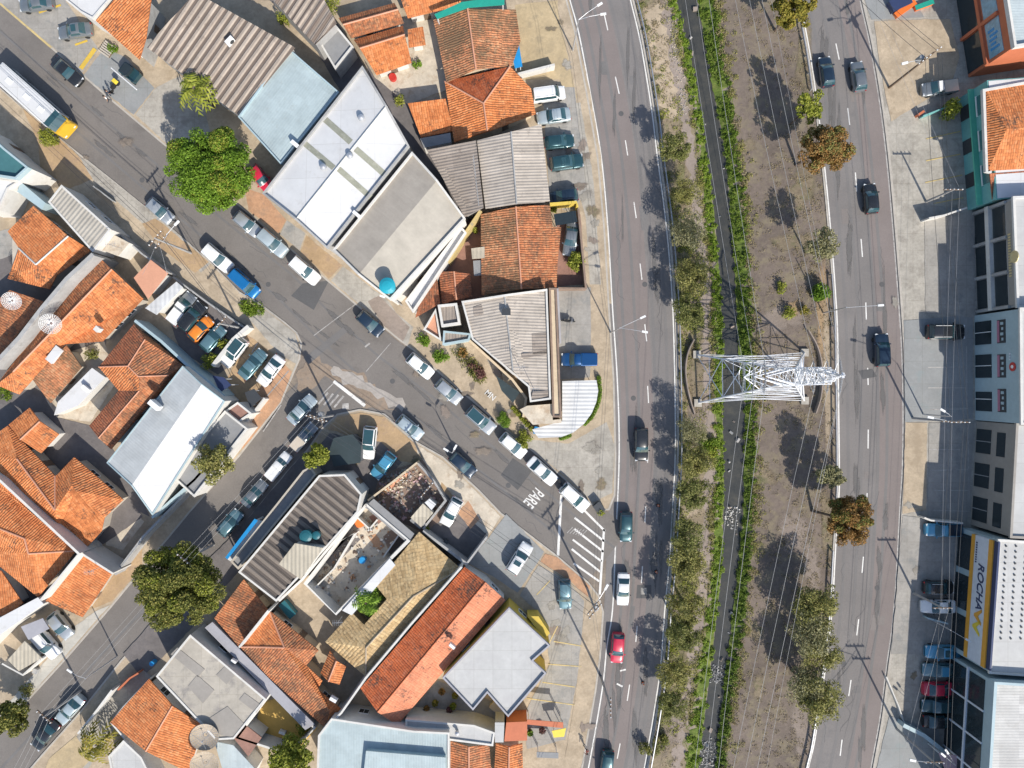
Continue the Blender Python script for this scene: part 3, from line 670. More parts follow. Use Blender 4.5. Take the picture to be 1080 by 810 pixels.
# ---- painted markings
def mark(name, polys, z, mat):
    b = MB()
    for p in polys: b.poly([(q.x, q.y, z) for q in (P(x, y) for x, y in p)])
    struct(b.build(name, mat))
def bar(a, b_, w):
    a = Vector(a); b_ = Vector(b_); d = (b_-a).normalized(); nn = Vector((-d.y, d.x))*w/2
    return [tuple(a+nn), tuple(b_+nn), tuple(b_-nn), tuple(a-nn)]
ribbon('edge_line', A_L, .16, .0285, 'road_paint'); ribbon('edge_line', A_R, .17, .0285, 'road_paint')
ribbon('edge_line', B_L, .17, .0285, 'road_paint'); ribbon('edge_line', [(x-1.2, y) for x, y in B_R], .15, .0285, 'worn_paint')
dA = [((625, -35), (629, -17)), ((637, 14), (641, 32)), ((649, 81), (653, 99)), ((659.5, 148), (662, 164)), ((668.5, 213), (671, 230)), ((675, 278), (677, 295)), ((680, 342), (682, 360)), ((683, 407), (684, 425)), ((683.5, 470), (683, 488)), ((681, 534), (680.2, 551)), ((677.5, 597), (676.5, 615)), ((672, 660), (670.5, 677)), ((664, 722), (661.5, 739)), ((654, 784), (651, 800)), ((640, 840), (637, 855))]
mark('lane_dashes', [bar(a, b_, 1.1) for a, b_ in dA], .0325, 'road_paint')
dB = [((871, -20), (874, -4)), ((881.5, 46), (885, 63)), ((894, 114), (896, 132)), ((902, 182), (903.5, 202)), ((908, 252), (909.5, 271)), ((913, 319), (913.6, 337)), ((915, 388), (915.5, 406)), ((915.6, 453), (915.4, 473)), ((914.5, 520), (913, 540)), ((910.5, 587), (909, 604)), ((905.5, 653), (903.5, 670)), ((897.5, 717), (895, 734)), ((888, 780), (886, 797))]
mark('lane_dashes', [bar(a, b_, 1.2) for a, b_ in dB], .0325, 'road_paint')
mark('stop_line', [bar((352, 402), (385, 428), 3.4)], .0485, 'road_paint')
mark('stop_line', [bar((592, 522), (588.5, 586), 2.6)], .0485, 'road_paint')
hz = [((606, 546), (637.5, 571)), ((606, 558), (636.5, 582)), ((604, 569), (634.5, 592)), ((603, 579), (633, 603)), ((605, 594), (632, 613))]
mark('hatched_zone', [bar(a, b_, 2.1) for a, b_ in hz]+[bar((614, 536), (638, 560), 2.2), bar((637, 558), (632.5, 627), 2.4)], .0485, 'road_paint')
mark('crosswalk', [bar((336+5.5*i, 426-2.2*i+i*3.4), (346+5.5*i, 414+i*3.4-2.2*i), 2.1) for i in range(4)]+[bar((361, 428.5), (368, 428), 6)], .0485, 'worn_paint')
mark('old_markings', [bar((352, 404), (340, 416), 1.0), bar((331, 354), (376, 320), .8), bar((386, 392), (412, 362), .8), bar((385, 366), (390, 362), 1.8)], .0485, 'worn_paint')
mark('road_arrows', [bar((654, 707.5), (660, 706), 1.6), bar((650.5, 721), (656.5, 724), 1.8)], .0325, 'road_paint')
mark('old_markings', [bar((598+i*3.0, 562-2.2*i+i*2.8), (604+i*3.0, 556+2.8*i-2.2*i), .9) for i in range(6)], .0525, 'worn_paint')
mark('yellow_edge_line', [bar((-10, -5), (55, 51), 1.9)], .137, 'pale_yellow_paint')
mark('parking_lines', [bar((42, 14), (65, 6), 2.2), bar((80, 48), (93, 43.5), 2.2), bar((86, 73), (101, 52), 4.6)], .176, 'yellow_paint')
mark('parking_lines', [bar((584, 676), (614, 681), 1.1), bar((578, 700), (613, 702.5), 1.1), bar((572, 719), (606, 724), 1.1), bar((556, 736), (606, 743), 1.1), bar((588, 660), (578, 680), 1), bar((566, 627), (580, 612), 1)], .176, 'pale_yellow_paint')
mark('parking_lines', [bar((976, 147), (1012, 139), 1.1), bar((976, 170), (1012, 163), 1.1), bar((975, 193), (1014, 185), 1.1), bar((984, 215), (1015, 209), 1.1)], .176, 'pale_yellow_paint')
mark('parking_lines', [bar((978, 387.5), (1018, 387), .9), bar((978, 409), (1018, 409), .9), bar((980, 432), (1020, 431), .9), bar((1018.5, 365), (1019, 431), .9), bar((979, 474), (1019, 474), .9), bar((980, 496), (1021, 495), .9), bar((984, 517), (1021, 517), .9), bar((984, 538), (1022, 539), .9), bar((1020, 446), (1021.5, 540), .9)], .176, 'worn_paint')
mark('parking_lines', [bar((282, 418), (305, 391), 1.2), bar((266, 372), (272, 362), 1.2), bar((278, 455), (297, 427), 1.2), bar((250, 474), (262, 460), 1.2), bar((287, 505-3), (268, 502), .01)], .176, 'worn_paint')
# lettering painted on the road
def ground_text(body, px, py, size, ang, stretch, z, mat, name):
    cu = bpy.data.curves.new(name, 'FONT'); cu.body = body; cu.size = 1; cu.align_x = 'CENTER'; cu.align_y = 'CENTER'; cu.offset = .012
    o = bpy.data.objects.new(name, cu); COL.objects.link(o)
    bpy.context.view_layer.update(); me = bpy.data.meshes.new_from_object(o.evaluated_get(bpy.context.evaluated_depsgraph_get()))
    bpy.data.objects.remove(o); me.name = name; me.materials.clear(); me.materials.append(MATS[mat])
    q = bpy.data.objects.new(name, me); COL.objects.link(q); p = P(px, py)
    q.location = (p.x, p.y, z); q.rotation_euler = (0, 0, ang); q.scale = (size, size*stretch, 1); return q
struct(ground_text('PARE', 562.5, 525, 1.15, dirdeg(131), 1.95, .0485, 'road_paint', 'road_lettering'))
struct(ground_text('MN', 517, 417, 1.0, dirdeg(40), 1.1, .19, 'road_paint', 'pavement_lettering'))
# ================================================================== buildings
def inset(pts, d):
    n = len(pts); a = sum(pts[i].x*pts[(i+1) % n].y-pts[(i+1) % n].x*pts[i].y for i in range(n)); s = 1 if a > 0 else -1; out = []
    for i in range(n):
        p0, p1, p2 = pts[i-1], pts[i], pts[(i+1) % n]
        d1 = (p1-p0).normalized(); d2 = (p2-p1).normalized(); n1 = Vector((-d1.y, d1.x))*s; n2 = Vector((-d2.y, d2.x))*s
        m_ = n1+n2
        if m_.length < .3: out.append(p1+n1*d); continue
        m_.normalize(); k = d/max(.45, m_.dot(n1)); out.append(p1+m_*k)
    return out
def slope_uv(pts, dirn=None):
    nrm = Vector((0, 0, 0))
    for i in range(len(pts)): 
        a, b_ = pts[i], pts[(i+1) % len(pts)]; nrm += Vector(((a.y-b_.y)*(a.z+b_.z), (a.z-b_.z)*(a.x+b_.x), (a.x-b_.x)*(a.y+b_.y)))
    nrm.normalize()
    if nrm.z < 0: nrm = -nrm
    if dirn is not None: dn = Vector((dirn[0], dirn[1], 0))
    else: dn = Vector((nrm.x, nrm.y, 0))
    if dn.length < 1e-3: dn = Vector((0, -1, 0))
    dn = (dn-nrm*dn.dot(nrm)).normalized(); un = nrm.cross(dn)
    return [(p.dot(un), p.dot(dn)) for p in pts], un, dn, nrm

def roof_part(parent, V, F, mats, th=.14, name='roof', dirn=None, rib=0, rib_h=.07, ribtype='trap'):
    """V: world points, F: list of (index list, material slot). Slab with closed sides; ribs are real folds when rib > 0."""
    b = MB(); ec = {}
    for f, mi in F:
        pts = [V[i] for i in f]; 
        a = sum(pts[i].x*pts[(i+1) % len(pts)].y-pts[(i+1) % len(pts)].x*pts[i].y for i in range(len(pts)))
        if a < 0: f = f[::-1]; pts = pts[::-1]
        uv, un, dn, nr = slope_uv(pts, dirn)
        if rib:
            bm = bmesh.new(); vs = [bm.verts.new(p) for p in pts]; bm.faces.new(vs); us = [u for u, v in uv]; u0, u1 = min(us), max(us)
            k = int((u1-u0)/rib)+2; base = math.floor(u0/rib)*rib; offs = (0, .18, .5, .68) if ribtype == 'trap' else (0, .25, .5, .75)
            lev = (0, 1, 1, 0) if ribtype == 'trap' else (0, .5, 1, .5)
            for i in range(k):
                for o_ in offs:
                    bmesh.ops.bisect_plane(bm, geom=bm.verts[:]+bm.edges[:]+bm.faces[:], plane_co=un*(base+(i+o_)*rib), plane_no=un)
            hv = {}
            for v in bm.verts:
                t = ((v.co.dot(un)-base)/rib) % 1.0; h = 0
                for j in range(4):
                    a0 = offs[j]; a1 = offs[(j+1) % 4]+(1 if j == 3 else 0); l0 = lev[j]; l1 = lev[(j+1) % 4]
                    if a0-1e-4 <= t <= a1+1e-4: h = l0+(l1-l0)*(t-a0)/(a1-a0)
                hv[v] = h
            for fc in bm.faces:
                q = [v.co.copy() for v in fc.verts]
                b.poly([v.co+nr*(hv[v]*rib_h) for v in fc.verts], mi, [(p.dot(un), p.dot(dn)) for p in q])
            bm.free()
        else: b.poly(pts, mi, uv)
        dz = Vector((0, 0, th)); b.poly([p-dz for p in pts][::-1], mi, uv[::-1])
        for i in range(len(f)):
            e = (f[i], f[(i+1) % len(f)]); ec.setdefault(tuple(sorted(e)), []).append((e, mi))
    for k_, L in ec.items():
        if len(L) == 1:
            (i, j), mi = L[0]; p, q = V[i], V[j]; dz = Vector((0, 0, th)); b.poly([p-dz, q-dz, q, p], mi, [(0, 0), (0, .02), (.02, .02), (.02, 0)])
    return b.build(name, mats, parent)

def wall_boxes(parent, a, b_, items):
    """a,b_: plan ends of a wall seen from outside, left to right; items: (name, mat, u0,u1,z0,z1, depth, sub) boxes set on it"""
    a = V2(a); b_ = V2(b_); d = (b_-a); L = d.length; d.normalize(); nn = Vector((d.y, -d.x)); rz = math.atan2(d.y, d.x); out = []
    for it in items:
        name, mat, u0, u1, z0, z1, dep = it[:7]; par = it[7] if len(it) > 7 else parent
        c = a+d*(u0+u1)/2+nn*(dep/2-.02)
        out.append(MB().box((c.x, c.y, (z0+z1)/2), (u1-u0, dep+.04, z1-z0), rz).build(name, mat, par))
    return out
def add_windows(root, foot, hmin, mat='glass_dark', fr='white_metal', floors=1):
    """windows and a door on the walls that look towards the open side of the plot"""
    n = len(foot); a = sum(foot[i].x*foot[(i+1) % n].y-foot[(i+1) % n].x*foot[i].y for i in range(n)); E = []
    for i in range(n):
        p, q = (foot[i], foot[(i+1) % n]) if a > 0 else (foot[(i+1) % n], foot[i])
        d = q-p; L = d.length
        if L < 3.2: continue
        d.normalize(); out = Vector((d.y, -d.x)); m_ = (p+q)/2; E.append((out.dot(-m_.normalized())*min(L, 9), p, q, L))
    E.sort(key=lambda t: -t[0])
    for k, (sc_, p, q, L) in enumerate(E[:2]):
        nw = 2 if L > 5.5 else 1
        for fl in range(floors):
            for j in range(nw):
                u = L*(j+1)/(nw+1)
                if k == 0 and j == 0 and fl == 0:
                    d_ = wall_boxes(root, p, q, [('door', 'wood', u-.45, u+.45, .12, 2.2, .05)])[0]
                    wall_boxes(root, p, q, [('handle', 'steel', u+.3, u+.36, 1.0, 1.14, .11, d_)])
                else:
                    z0 = 1.1+2.9*fl
                    if z0+1.2 > hmin: continue
                    w_ = wall_boxes(root, p, q, [('window', mat, u-.6, u+.6, z0, z0+1.1, .03)])[0]
                    b = MB(); d = (q-p).normalized(); nn = Vector((d.y, -d.x)); rz = math.atan2(d.y, d.x)
                    for uu, zz, sx, sz in ((u-.64, z0+.55, .08, 1.26), (u+.64, z0+.55, .08, 1.26), (u, z0-.04, 1.2, .08), (u, z0+1.14, 1.2, .08), (u, z0+.55, .05, 1.1)):
                        c = p+d*uu+nn*.03; b.box((c.x, c.y, zz), (sx, .09, sz), rz)
                    b.build('frame', fr, w_)

def building(name, label, cat, V, F, outline, wall='white_wall', mats=('tile_orange',), ridge=None, ridge_mat='salmon_roof', eave=.5, th=.14, dirn=None, rib=0, rib_h=.07, ribtype='trap', parapet=0, pmat=None, pw=.22, win=True, group=None, floors=1, ridge_r=.11):
    """V: list of (plan x, plan y, height) as seen from above; walls follow the outline under the roof"""
    if cat == 'house': V = [(x, y, h-.95) for x, y, h in V]
    W = [P(*v) for v in V]; k = [i for i in outline]; cx = sum(W[i].x for i in k)/len(k); cy = sum(W[i].y for i in k)/len(k)
    root = thing(name, label, cat, (cx, cy, 0), group)
    foot = inset([V2(W[i]) for i in k], eave)
    MB().prism(foot, 0, [W[i].z-th-.004 for i in k]).build('wall', wall, root)
    r = roof_part(root, W, F, list(mats), th, dirn=dirn, rib=rib, rib_h=rib_h, ribtype=ribtype)
    if ridge:
        b = MB()
        for i, j in ridge: b.tube(W[i]+Vector((0, 0, .02)), W[j]+Vector((0, 0, .02)), ridge_r, 6)
        b.build('ridge_cap', ridge_mat, r)
    if parapet:
        po = inset([V2(W[i]) for i in k], -.02); b = MB(); n = len(po); z = [W[i].z for i in k]
        pi_ = inset([V2(W[i]) for i in k], pw)
        for i in range(n):
            j = (i+1) % n
            o0, o1, i0, i1 = po[i], po[j], pi_[i], pi_[j]; zi, zj = z[i], z[j]
            kk = len(b.v); b.v += [Vector((p.x, p.y, q)) for p, q in ((o0, zi-th-.02), (o1, zj-th-.02), (i1, zj-th-.02), (i0, zi-th-.02), (o0, zi+parapet), (o1, zj+parapet), (i1, zj+parapet), (i0, zi+parapet))]
            for f in ((4, 5, 6, 7), (0, 1, 5, 4), (2, 3, 7, 6)): b.f.append([kk+q for q in f]); b.m.append(0)
        b.build('parapet', pmat or wall, root)
    if win: add_windows(root, foot, min(W[i].z for i in k)-.3, floors=floors)
    return root, W

def flat(name, label, cat, pts, h, mat, wall='white_wall', dh=.0, **kw):
    """flat or gently sloping roof; dh adds height at the first edge"""
    n = len(pts); V = [(x, y, h+(dh if i < 2 else 0)) for i, (x, y) in enumerate(pts)]
    return building(name, label, cat, V, [(list(range(n)), 0)], list(range(n)), wall, (mat,), **kw)
def gable(name, label, cat, a, b_, c, d, he, hr, mats, t=.5, wall='white_wall', **kw):
    """corners a b c d; the ridge runs from the side a-b to the side d-c"""
    def lerp(p, q): 
        w_ = P(*p, he).lerp(P(*q, he), t); k = S*(1-hr/HC); return (w_.x/k+540, 405-w_.y/k)
    m1 = lerp(a, b_); m2 = lerp(d, c)
    V = [(*a, he), (*b_, he), (*c, he), (*d, he), (*m1, hr), (*m2, hr)]
    mats = mats if isinstance(mats, (list, tuple)) else (mats,)
    return building(name, label, cat, V, [([0, 4, 5, 3], 0), ([4, 1, 2, 5], min(1, len(mats)-1))], [0, 4, 1, 2, 5, 3], wall, mats, ridge=[(4, 5)], **kw)
H_ = 'house'
CA = ('tile_orange', 'tile_orange')

# ---------------- north block, along the street
flat('shop', 'white flat roofed shop cut by the top edge beside the bright orange roof', 'shop', [(62, -6), (124, -8), (99, 21), (86, 14)], 4.4, 'white_roof', 'white_wall', eave=.05, parapet=.25, win=False)
building('shop', 'shop with plain bright orange tiled roof behind a long white front edge', 'shop', [(101, 22, 4.2), (125, -6, 4.9), (160, -6, 4.9), (154, 40, 4.4), (147, 63, 4.2)], [([0, 1, 2, 3, 4], 0)], [0, 1, 2, 3, 4], 'grey_wall', ('tile_bright',), dirn=(-.75, -.66))
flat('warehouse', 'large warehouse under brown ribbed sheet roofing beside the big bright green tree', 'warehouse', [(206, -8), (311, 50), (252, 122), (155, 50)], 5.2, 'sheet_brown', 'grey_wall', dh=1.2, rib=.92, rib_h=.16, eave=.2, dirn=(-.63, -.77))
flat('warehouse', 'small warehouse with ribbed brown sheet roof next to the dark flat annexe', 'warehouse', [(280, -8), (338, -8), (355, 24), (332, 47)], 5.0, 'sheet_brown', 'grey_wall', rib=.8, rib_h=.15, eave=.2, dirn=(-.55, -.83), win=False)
flat('annexe', 'low annexe with dark grey flat roof and raised pale rim', 'annexe', [(355, 28), (373, 50), (354, 74), (337, 45)], 3.0, 'grey_roof', 'grey_wall', parapet=.35, pmat='white_wall', eave=.05, win=False)
flat('warehouse', 'warehouse with smooth pale blue metal roof and blue edges', 'warehouse', [(305, 52), (358, 98), (297, 174), (252, 124)], 5.6, 'sheet_blue', 'blue_wall', parapet=.3, pmat='blue_wall', eave=.05, dirn=(-.6, -.78), pw=.16)
wh, W = building('warehouse', 'large white roofed warehouse with four grey skylight strips', 'warehouse', [(383, 71, 6.2), (432, 155, 6.2), (346, 263, 6.2), (278, 205, 6.2), (408, 112, 7.0), (312, 232, 7.0)],
   [([0, 4, 5, 3], 0), ([4, 1, 2, 5], 0)], [0, 4, 1, 2, 5, 3], 'grey_wall', ('white_roof',), parapet=.45, pmat='grey_wall', eave=.05)
b = MB(); b.tube(W[4]+Vector((0, 0, .05)), W[5]+Vector((0, 0, .05)), .16, 6); b.build('ridge_cap', 'white_wall', wh)
def on_plane(p0, p1, p2, x, y):
    n_ = (p1-p0).cross(p2-p0); return p0.z-((x-p0.x)*n_.x+(y-p0.y)*n_.y)/n_.z
for (a, c, w_, pl) in (((343, 126), (370, 150), 6.5, 0), ((321, 151), (352, 177), 6, 0), ((375, 157), (408, 186), 6.5, 1), ((357, 178), (391, 208), 6, 1)):
    q = bar(a, c, w_); zz = []
    for x, y in q:
        h = 6.6
        for _ in range(4):
            w3 = P(x, y, h); h = on_plane(W[0], W[4], W[3], w3.x, w3.y) if pl == 0 else on_plane(W[1], W[4], W[2], w3.x, w3.y)
        zz.append(P(x, y, h+.035))
    b = MB(); b.poly(zz); b.poly([z_-Vector((0, 0, .03)) for z_ in zz][::-1])
    for i in range(4): b.poly([zz[i]-Vector((0, 0, .03)), zz[(i+1) % 4]-Vector((0, 0, .03)), zz[(i+1) % 4], zz[i]])
    b.build('skylight', 'skylight_panel', wh)
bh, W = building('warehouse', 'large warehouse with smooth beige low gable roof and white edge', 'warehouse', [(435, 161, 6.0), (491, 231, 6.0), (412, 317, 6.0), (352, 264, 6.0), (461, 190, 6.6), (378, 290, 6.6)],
   [([0, 4, 5, 3], 1), ([4, 1, 2, 5], 0)], [0, 4, 1, 2, 5, 3], 'white_wall', ('sheet_beige', 'sheet_beige_shade'), parapet=.4, pmat='white_wall', eave=.05)
flat('annexe', 'narrow white flat annexe along the beige warehouse', 'annexe', [(487, 240), (492, 246), (436, 330), (428, 318)], 3.4, 'white_roof', 'white_wall', parapet=.5, eave=.05, win=False)
gable(H_, 'house with weathered brown tiled roof cut by the top edge above the patio', H_, (357, 19), (370, 40), (426, 24), (416, 3), 3.4, 4.2, ('tile_old',))
gable(H_, 'house with orange brown roof at the top edge beside the teal awning', H_, (417, -14), (430, 19), (487, 5), (482, -22), 3.5, 4.6, ('tile_orange',))
gable(H_, 'small house with bright orange roof next to the pale patio', H_, (373, 42), (397, 79), (434, 66), (425, 27), 3.3, 4.3, ('tile_orange', 'tile_bright'), t=.35)
flat('shed', 'tiny shed with terracotta roof on the pale patio', 'shed', [(430, 31), (446, 28), (449, 47), (431, 50)], 2.4, 'tile_orange', dh=.4, win=False)
building(H_, 'house with lichen speckled orange gable roof beside the yellow paved yard', H_, [(457, 21, 3.6), (493, 9, 5.2), (544, 10, 3.6), (549, 43, 3.6), (540, 69, 3.6), (502, 73, 5.2), (471, 87, 3.6)],
   [([0, 1, 5, 6], 0), ([1, 2, 3, 4, 5], 1)], [0, 1, 2, 3, 4, 6], 'cream_wall', ('tile_mossy', 'tile_mossy'), ridge=[(1, 5)])
building(H_, 'house with clean bright orange hip roof in front of parked cars', H_, [(469, 86, 3.3), (538, 70, 3.95), (555, 88, 3.42), (560, 93, 3.27), (565, 120, 3.15), (520, 137, 4.67), (479, 150, 3.3), (510, 109, 5.0), (514, 138, 4.9)],
   [([0, 1, 7], 1), ([1, 2, 3, 4, 5, 8, 7], 0), ([0, 7, 8, 6], 0), ([8, 5, 6], 0)], [0, 1, 2, 3, 4, 5, 6], 'cream_wall', ('tile_bright', 'tile_red'), ridge=[(0, 7), (1, 7), (7, 8)])  # north hip face is shaded by colour, using the darker red tile
flat(H_, 'house wing with plain bright orange roof left of the hip roof', H_, [(430, 109), (470, 104), (478, 138), (444, 145)], 3.0, 'tile_bright', dh=.8)
flat('annexe', 'grey flat roofed strip below the bright orange house wing', 'annexe', [(443, 146), (475, 140), (476, 150), (447, 156)], 2.6, 'grey_roof', 'white_wall', eave=.05, win=False)
building('workshop', 'workshop with brown grey fibre cement roof against the beige warehouse', 'workshop', [(450, 158, 4.6), (502, 148, 5.4), (510, 219, 5.4), (490, 229, 4.6)], [([0, 1, 2, 3], 0)], [0, 1, 2, 3], 'grey_wall', ('sheet_old',), dirn=(-1, -.15))
building('workshop', 'workshop with grey fibre cement gable roof in front of the parked cars', 'workshop', [(503, 148, 4.6), (539, 139, 5.6), (571, 131, 4.6), (580, 212, 4.6), (545, 215, 5.6), (512, 220, 4.6)], [([0, 1, 4, 5], 0), ([1, 2, 3, 4], 0)], [0, 1, 2, 3, 4, 5], 'grey_wall', ('sheet_grey',), ridge=[(1, 4)], ridge_mat='grey_wall')
building(H_, 'house with mottled brown orange gable roof between grey workshops', H_, [(507, 226, 3.5), (544, 218, 5.0), (580, 216, 3.5), (583, 239, 3.5), (592, 240, 3.3), (588, 278, 3.3), (587, 303, 3.4), (550, 305, 5.0), (508, 311, 3.5)],
   [([0, 1, 7, 8], 0), ([1, 2, 3, 4, 5, 6, 7], 1)], [0, 1, 2, 3, 4, 5, 6, 7, 8], 'cream_wall', ('tile_mossy', 'tile_old'), ridge=[(1, 7)], ridge_mat='salmon_roof')
gable(H_, 'low house with dark red brown roof in the shade beside the mottled house', H_, (463, 286), (496, 289), (498, 313), (466, 321), 3.0, 3.9, ('tile_dark',), win=False)
flat('shed', 'lean-to with dark brown tiles behind the white annexe', 'shed', [(447, 300), (461, 294), (464, 320), (438, 335)], 2.6, 'tile_dark', 'brown_wall', win=False)
flat('shed', 'small shed with pale beige sheet roof among brown tiles', 'shed', [(497, 262), (512, 260), (513, 272), (498, 273)], 2.7, 'sheet_cream', win=False)
flat('shed', 'small shed with grey sheet roof below the pale one', 'shed', [(499, 275), (512, 274), (511, 290), (500, 291)], 2.3, 'grey_roof', win=False)
cw, CW = building('workshop', 'corner workshop with beige grey fibre cement roof and white edges', 'workshop', [(487, 318, 4.6), (532, 311, 5.3), (577, 305, 4.6), (581, 421, 4.6), (559, 424, 4.7), (557, 408, 4.7), (541, 391, 5.3), (498, 358, 4.6)],
   [([0, 1, 6, 7], 0), ([1, 2, 3, 4, 5, 6], 0)], [0, 1, 2, 3, 4, 5, 7], 'cream_wall', ('sheet_grey',), parapet=.28, pmat='white_wall', ridge=[(1, 6)], ridge_mat='grey_wall', eave=.05)
flat('annexe', 'narrow cream topped annexe along the right side of the corner workshop', 'annexe', [(579, 304), (587, 304), (592, 440), (583, 440)], 3.6, 'cream_wall', 'cream_wall', eave=.02, win=False, parapet=.2, pmat='brown_wall')
flat('annexe', 'cream topped annexe at the pointed end of the corner workshop', 'annexe', [(556, 428), (582, 426), (583, 443), (592, 442), (592, 446), (562, 448), (548, 432)], 3.3, 'cream_floor', 'brown_wall', eave=.02, win=False)
flat('annexe', 'annexe with small brown ribbed roof set in a white frame', 'annexe', [(462, 322), (482, 320), (486, 342), (466, 345)], 3.4, 'sheet_old', 'white_wall', parapet=.4, eave=.02, win=False, pw=.3)
flat('annexe', 'wedge shaped annexe with orange floor and white rim at the street', 'annexe', [(447, 348), (460, 326), (466, 360)], 2.2, 'salmon_roof', 'white_wall', parapet=.5, eave=.02, win=False)
flat('annexe', 'small annexe with grey ribbed roof and blue edge behind the white frame', 'annexe', [(468, 349), (497, 352), (495, 359), (467, 364)], 2.8, 'sheet_old', 'blue_wall', parapet=.3, eave=.02, win=False)

# ---------------- west block
flat('office', 'small office with teal glass top at the left edge', 'office', [(-20, 132), (8, 158), (33, 178), (20, 190), (-20, 184)], 5.2, 'glass_teal', 'white_wall', parapet=.6, pmat='blue_wall', eave=.02)
flat('office', 'white roofed block below the teal glass office', 'office', [(-20, 187), (22, 192), (10, 200), (0, 222), (-20, 222)], 4.0, 'white_roof', 'white_wall', parapet=.3, eave=.02, win=False)
flat('annexe', 'blue grey passage roof behind the beige office', 'annexe', [(22, 192), (48, 214), (44, 221), (18, 202)], 3.6, 'blue_wall', 'blue_wall', eave=.02, win=False)
flat('office', 'office with beige ribbed flat roof casting shadow on the pavement', 'office', [(65, 195), (117, 242), (98, 266), (51, 213)], 4.6, 'sheet_tan', 'white_wall', eave=.02, dirn=(-.64, -.77), parapet=.06)
building(H_, 'house with three orange tiled roofs joined by white valleys', H_, [(8, 244, 4.2), (35, 217, 4.2), (72, 249, 5.2), (96, 264, 4.2), (60, 290, 4.2), (38, 279, 5.2), (20, 262, 4.6), (52, 305, 3.8), (8, 294, 3.8)],
   [([0, 1, 2, 5, 6], 0), ([2, 3, 4, 5], 1), ([6, 5, 4, 7, 8], 0)], [0, 1, 2, 3, 4, 7, 8], 'beige_wall', ('tile_orange', 'tile_bright'), ridge=[(2, 5), (5, 6)], ridge_mat='white_wall')
building(H_, 'house with dark orange roof left of the long pale wall', H_, [(-20, 330, 3.8), (10, 306, 3.8), (46, 318, 4.3), (0, 376, 4.0), (-20, 392, 4.0)], [([0, 1, 2, 3, 4], 0)], [0, 1, 2, 3, 4], 'beige_wall', ('tile_old',))
building(H_, 'long house with patched orange gable roof right of the long pale wall', H_, [(102, 269, 4.0), (151, 315, 3.8), (108, 360, 3.8), (68, 363, 3.9), (20, 416, 3.8), (-4, 406, 4.2), (118, 284, 5.4), (14, 392, 5.2)],
   [([0, 6, 7, 5], 0), ([6, 1, 2, 3, 4, 7], 1), ([5, 7, 4], 1)], [0, 1, 2, 3, 4, 5], 'beige_wall', ('tile_old', 'tile_orange'), ridge=[(6, 7)])
building(H_, 'low house with brown orange single pitch roof under the white box', H_, [(70, 364, 3.8), (86, 387, 3.2), (53, 425, 3.2), (34, 400, 3.8)], [([0, 1, 2, 3], 0)], [0, 1, 2, 3], 'beige_wall', ('tile_mossy',))
flat('annexe', 'white topped terrace annexe beside the brown orange roof', 'annexe', [(61, 424), (97, 388), (111, 398), (82, 428), (57, 438)], 1.9, 'white_roof', 'white_wall', eave=.02, win=False)
building(H_, 'house with dark orange hip roof behind the car yard', H_, [(141, 342, 4.0), (193, 385, 4.0), (117, 474, 4.0), (94, 449, 4.0), (125, 412, 4.0), (104, 387, 4.0), (153, 358, 5.2), (135, 386, 5.6), (146, 397, 5.6), (178, 396, 4.9), (147, 412, 5.3), (104, 462, 5.0)],
   [([0, 6, 7, 5], 0), ([0, 1, 9, 8, 7, 6], 1), ([5, 7, 8, 10, 4], 2), ([8, 9, 1, 2, 11, 10], 1), ([4, 10, 11, 3], 0), ([11, 2, 3], 0)], [0, 1, 2, 3, 4, 5], 'blue_wall', ('tile_dark', 'tile_old', 'tile_orange'), ridge=[(7, 6), (5, 7), (7, 8), (8, 9), (10, 11)], ridge_r=.08)
building('shop', 'shop with smooth pale blue and white metal gable roof', 'shop', [(193, 386, 5.0), (237, 423, 5.0), (161, 543, 5.0), (113, 488, 5.0), (213, 405, 5.8), (139, 512, 5.8)],
   [([0, 4, 5, 3], 1), ([4, 1, 2, 5], 0)], [0, 4, 1, 2, 5, 3], 'white_wall', ('white_roof', 'sheet_pale'), parapet=.12, pmat='blue_wall', eave=.02, pw=.12)
flat('annexe', 'annexe with grey translucent roof along the pale metal roof', 'annexe', [(238, 433), (262, 452), (240, 480), (206, 524), (180, 500)], 3.6, 'grey_roof', 'white_wall', parapet=.3, eave=.02, win=False)
flat('annexe', 'small annexe with brown terracotta flat roof at the side street', 'annexe', [(231, 438), (251, 424), (266, 436), (247, 449)], 3.2, 'terracotta_slab', 'white_wall', eave=.02, win=False, parapet=.15)
flat('shed', 'small salmon roofed shed beside the car yard', 'shed', [(159, 274), (177, 288), (156, 315), (141, 293)], 3.0, 'salmon_roof', 'white_wall', win=False)
flat('annexe', 'small cream terrace block beside the beige office', 'annexe', [(121, 248), (136, 256), (124, 270), (108, 264)], 3.2, 'cream_floor', 'white_wall', eave=.02, win=False)
flat('car_canopy', 'white sheet canopy beside the car yard', 'canopy', [(186, 297), (193, 303), (165, 332), (153, 325)], 2.7, 'sheet_white', 'white_wall', eave=.3, win=False)
gable(H_, 'small house with bright orange gable roof below the tiled terrace houses', H_, (31, 430), (62, 458), (43, 478), (9, 448), 3.6, 4.4, ('tile_bright', 'tile_orange'), t=.5)
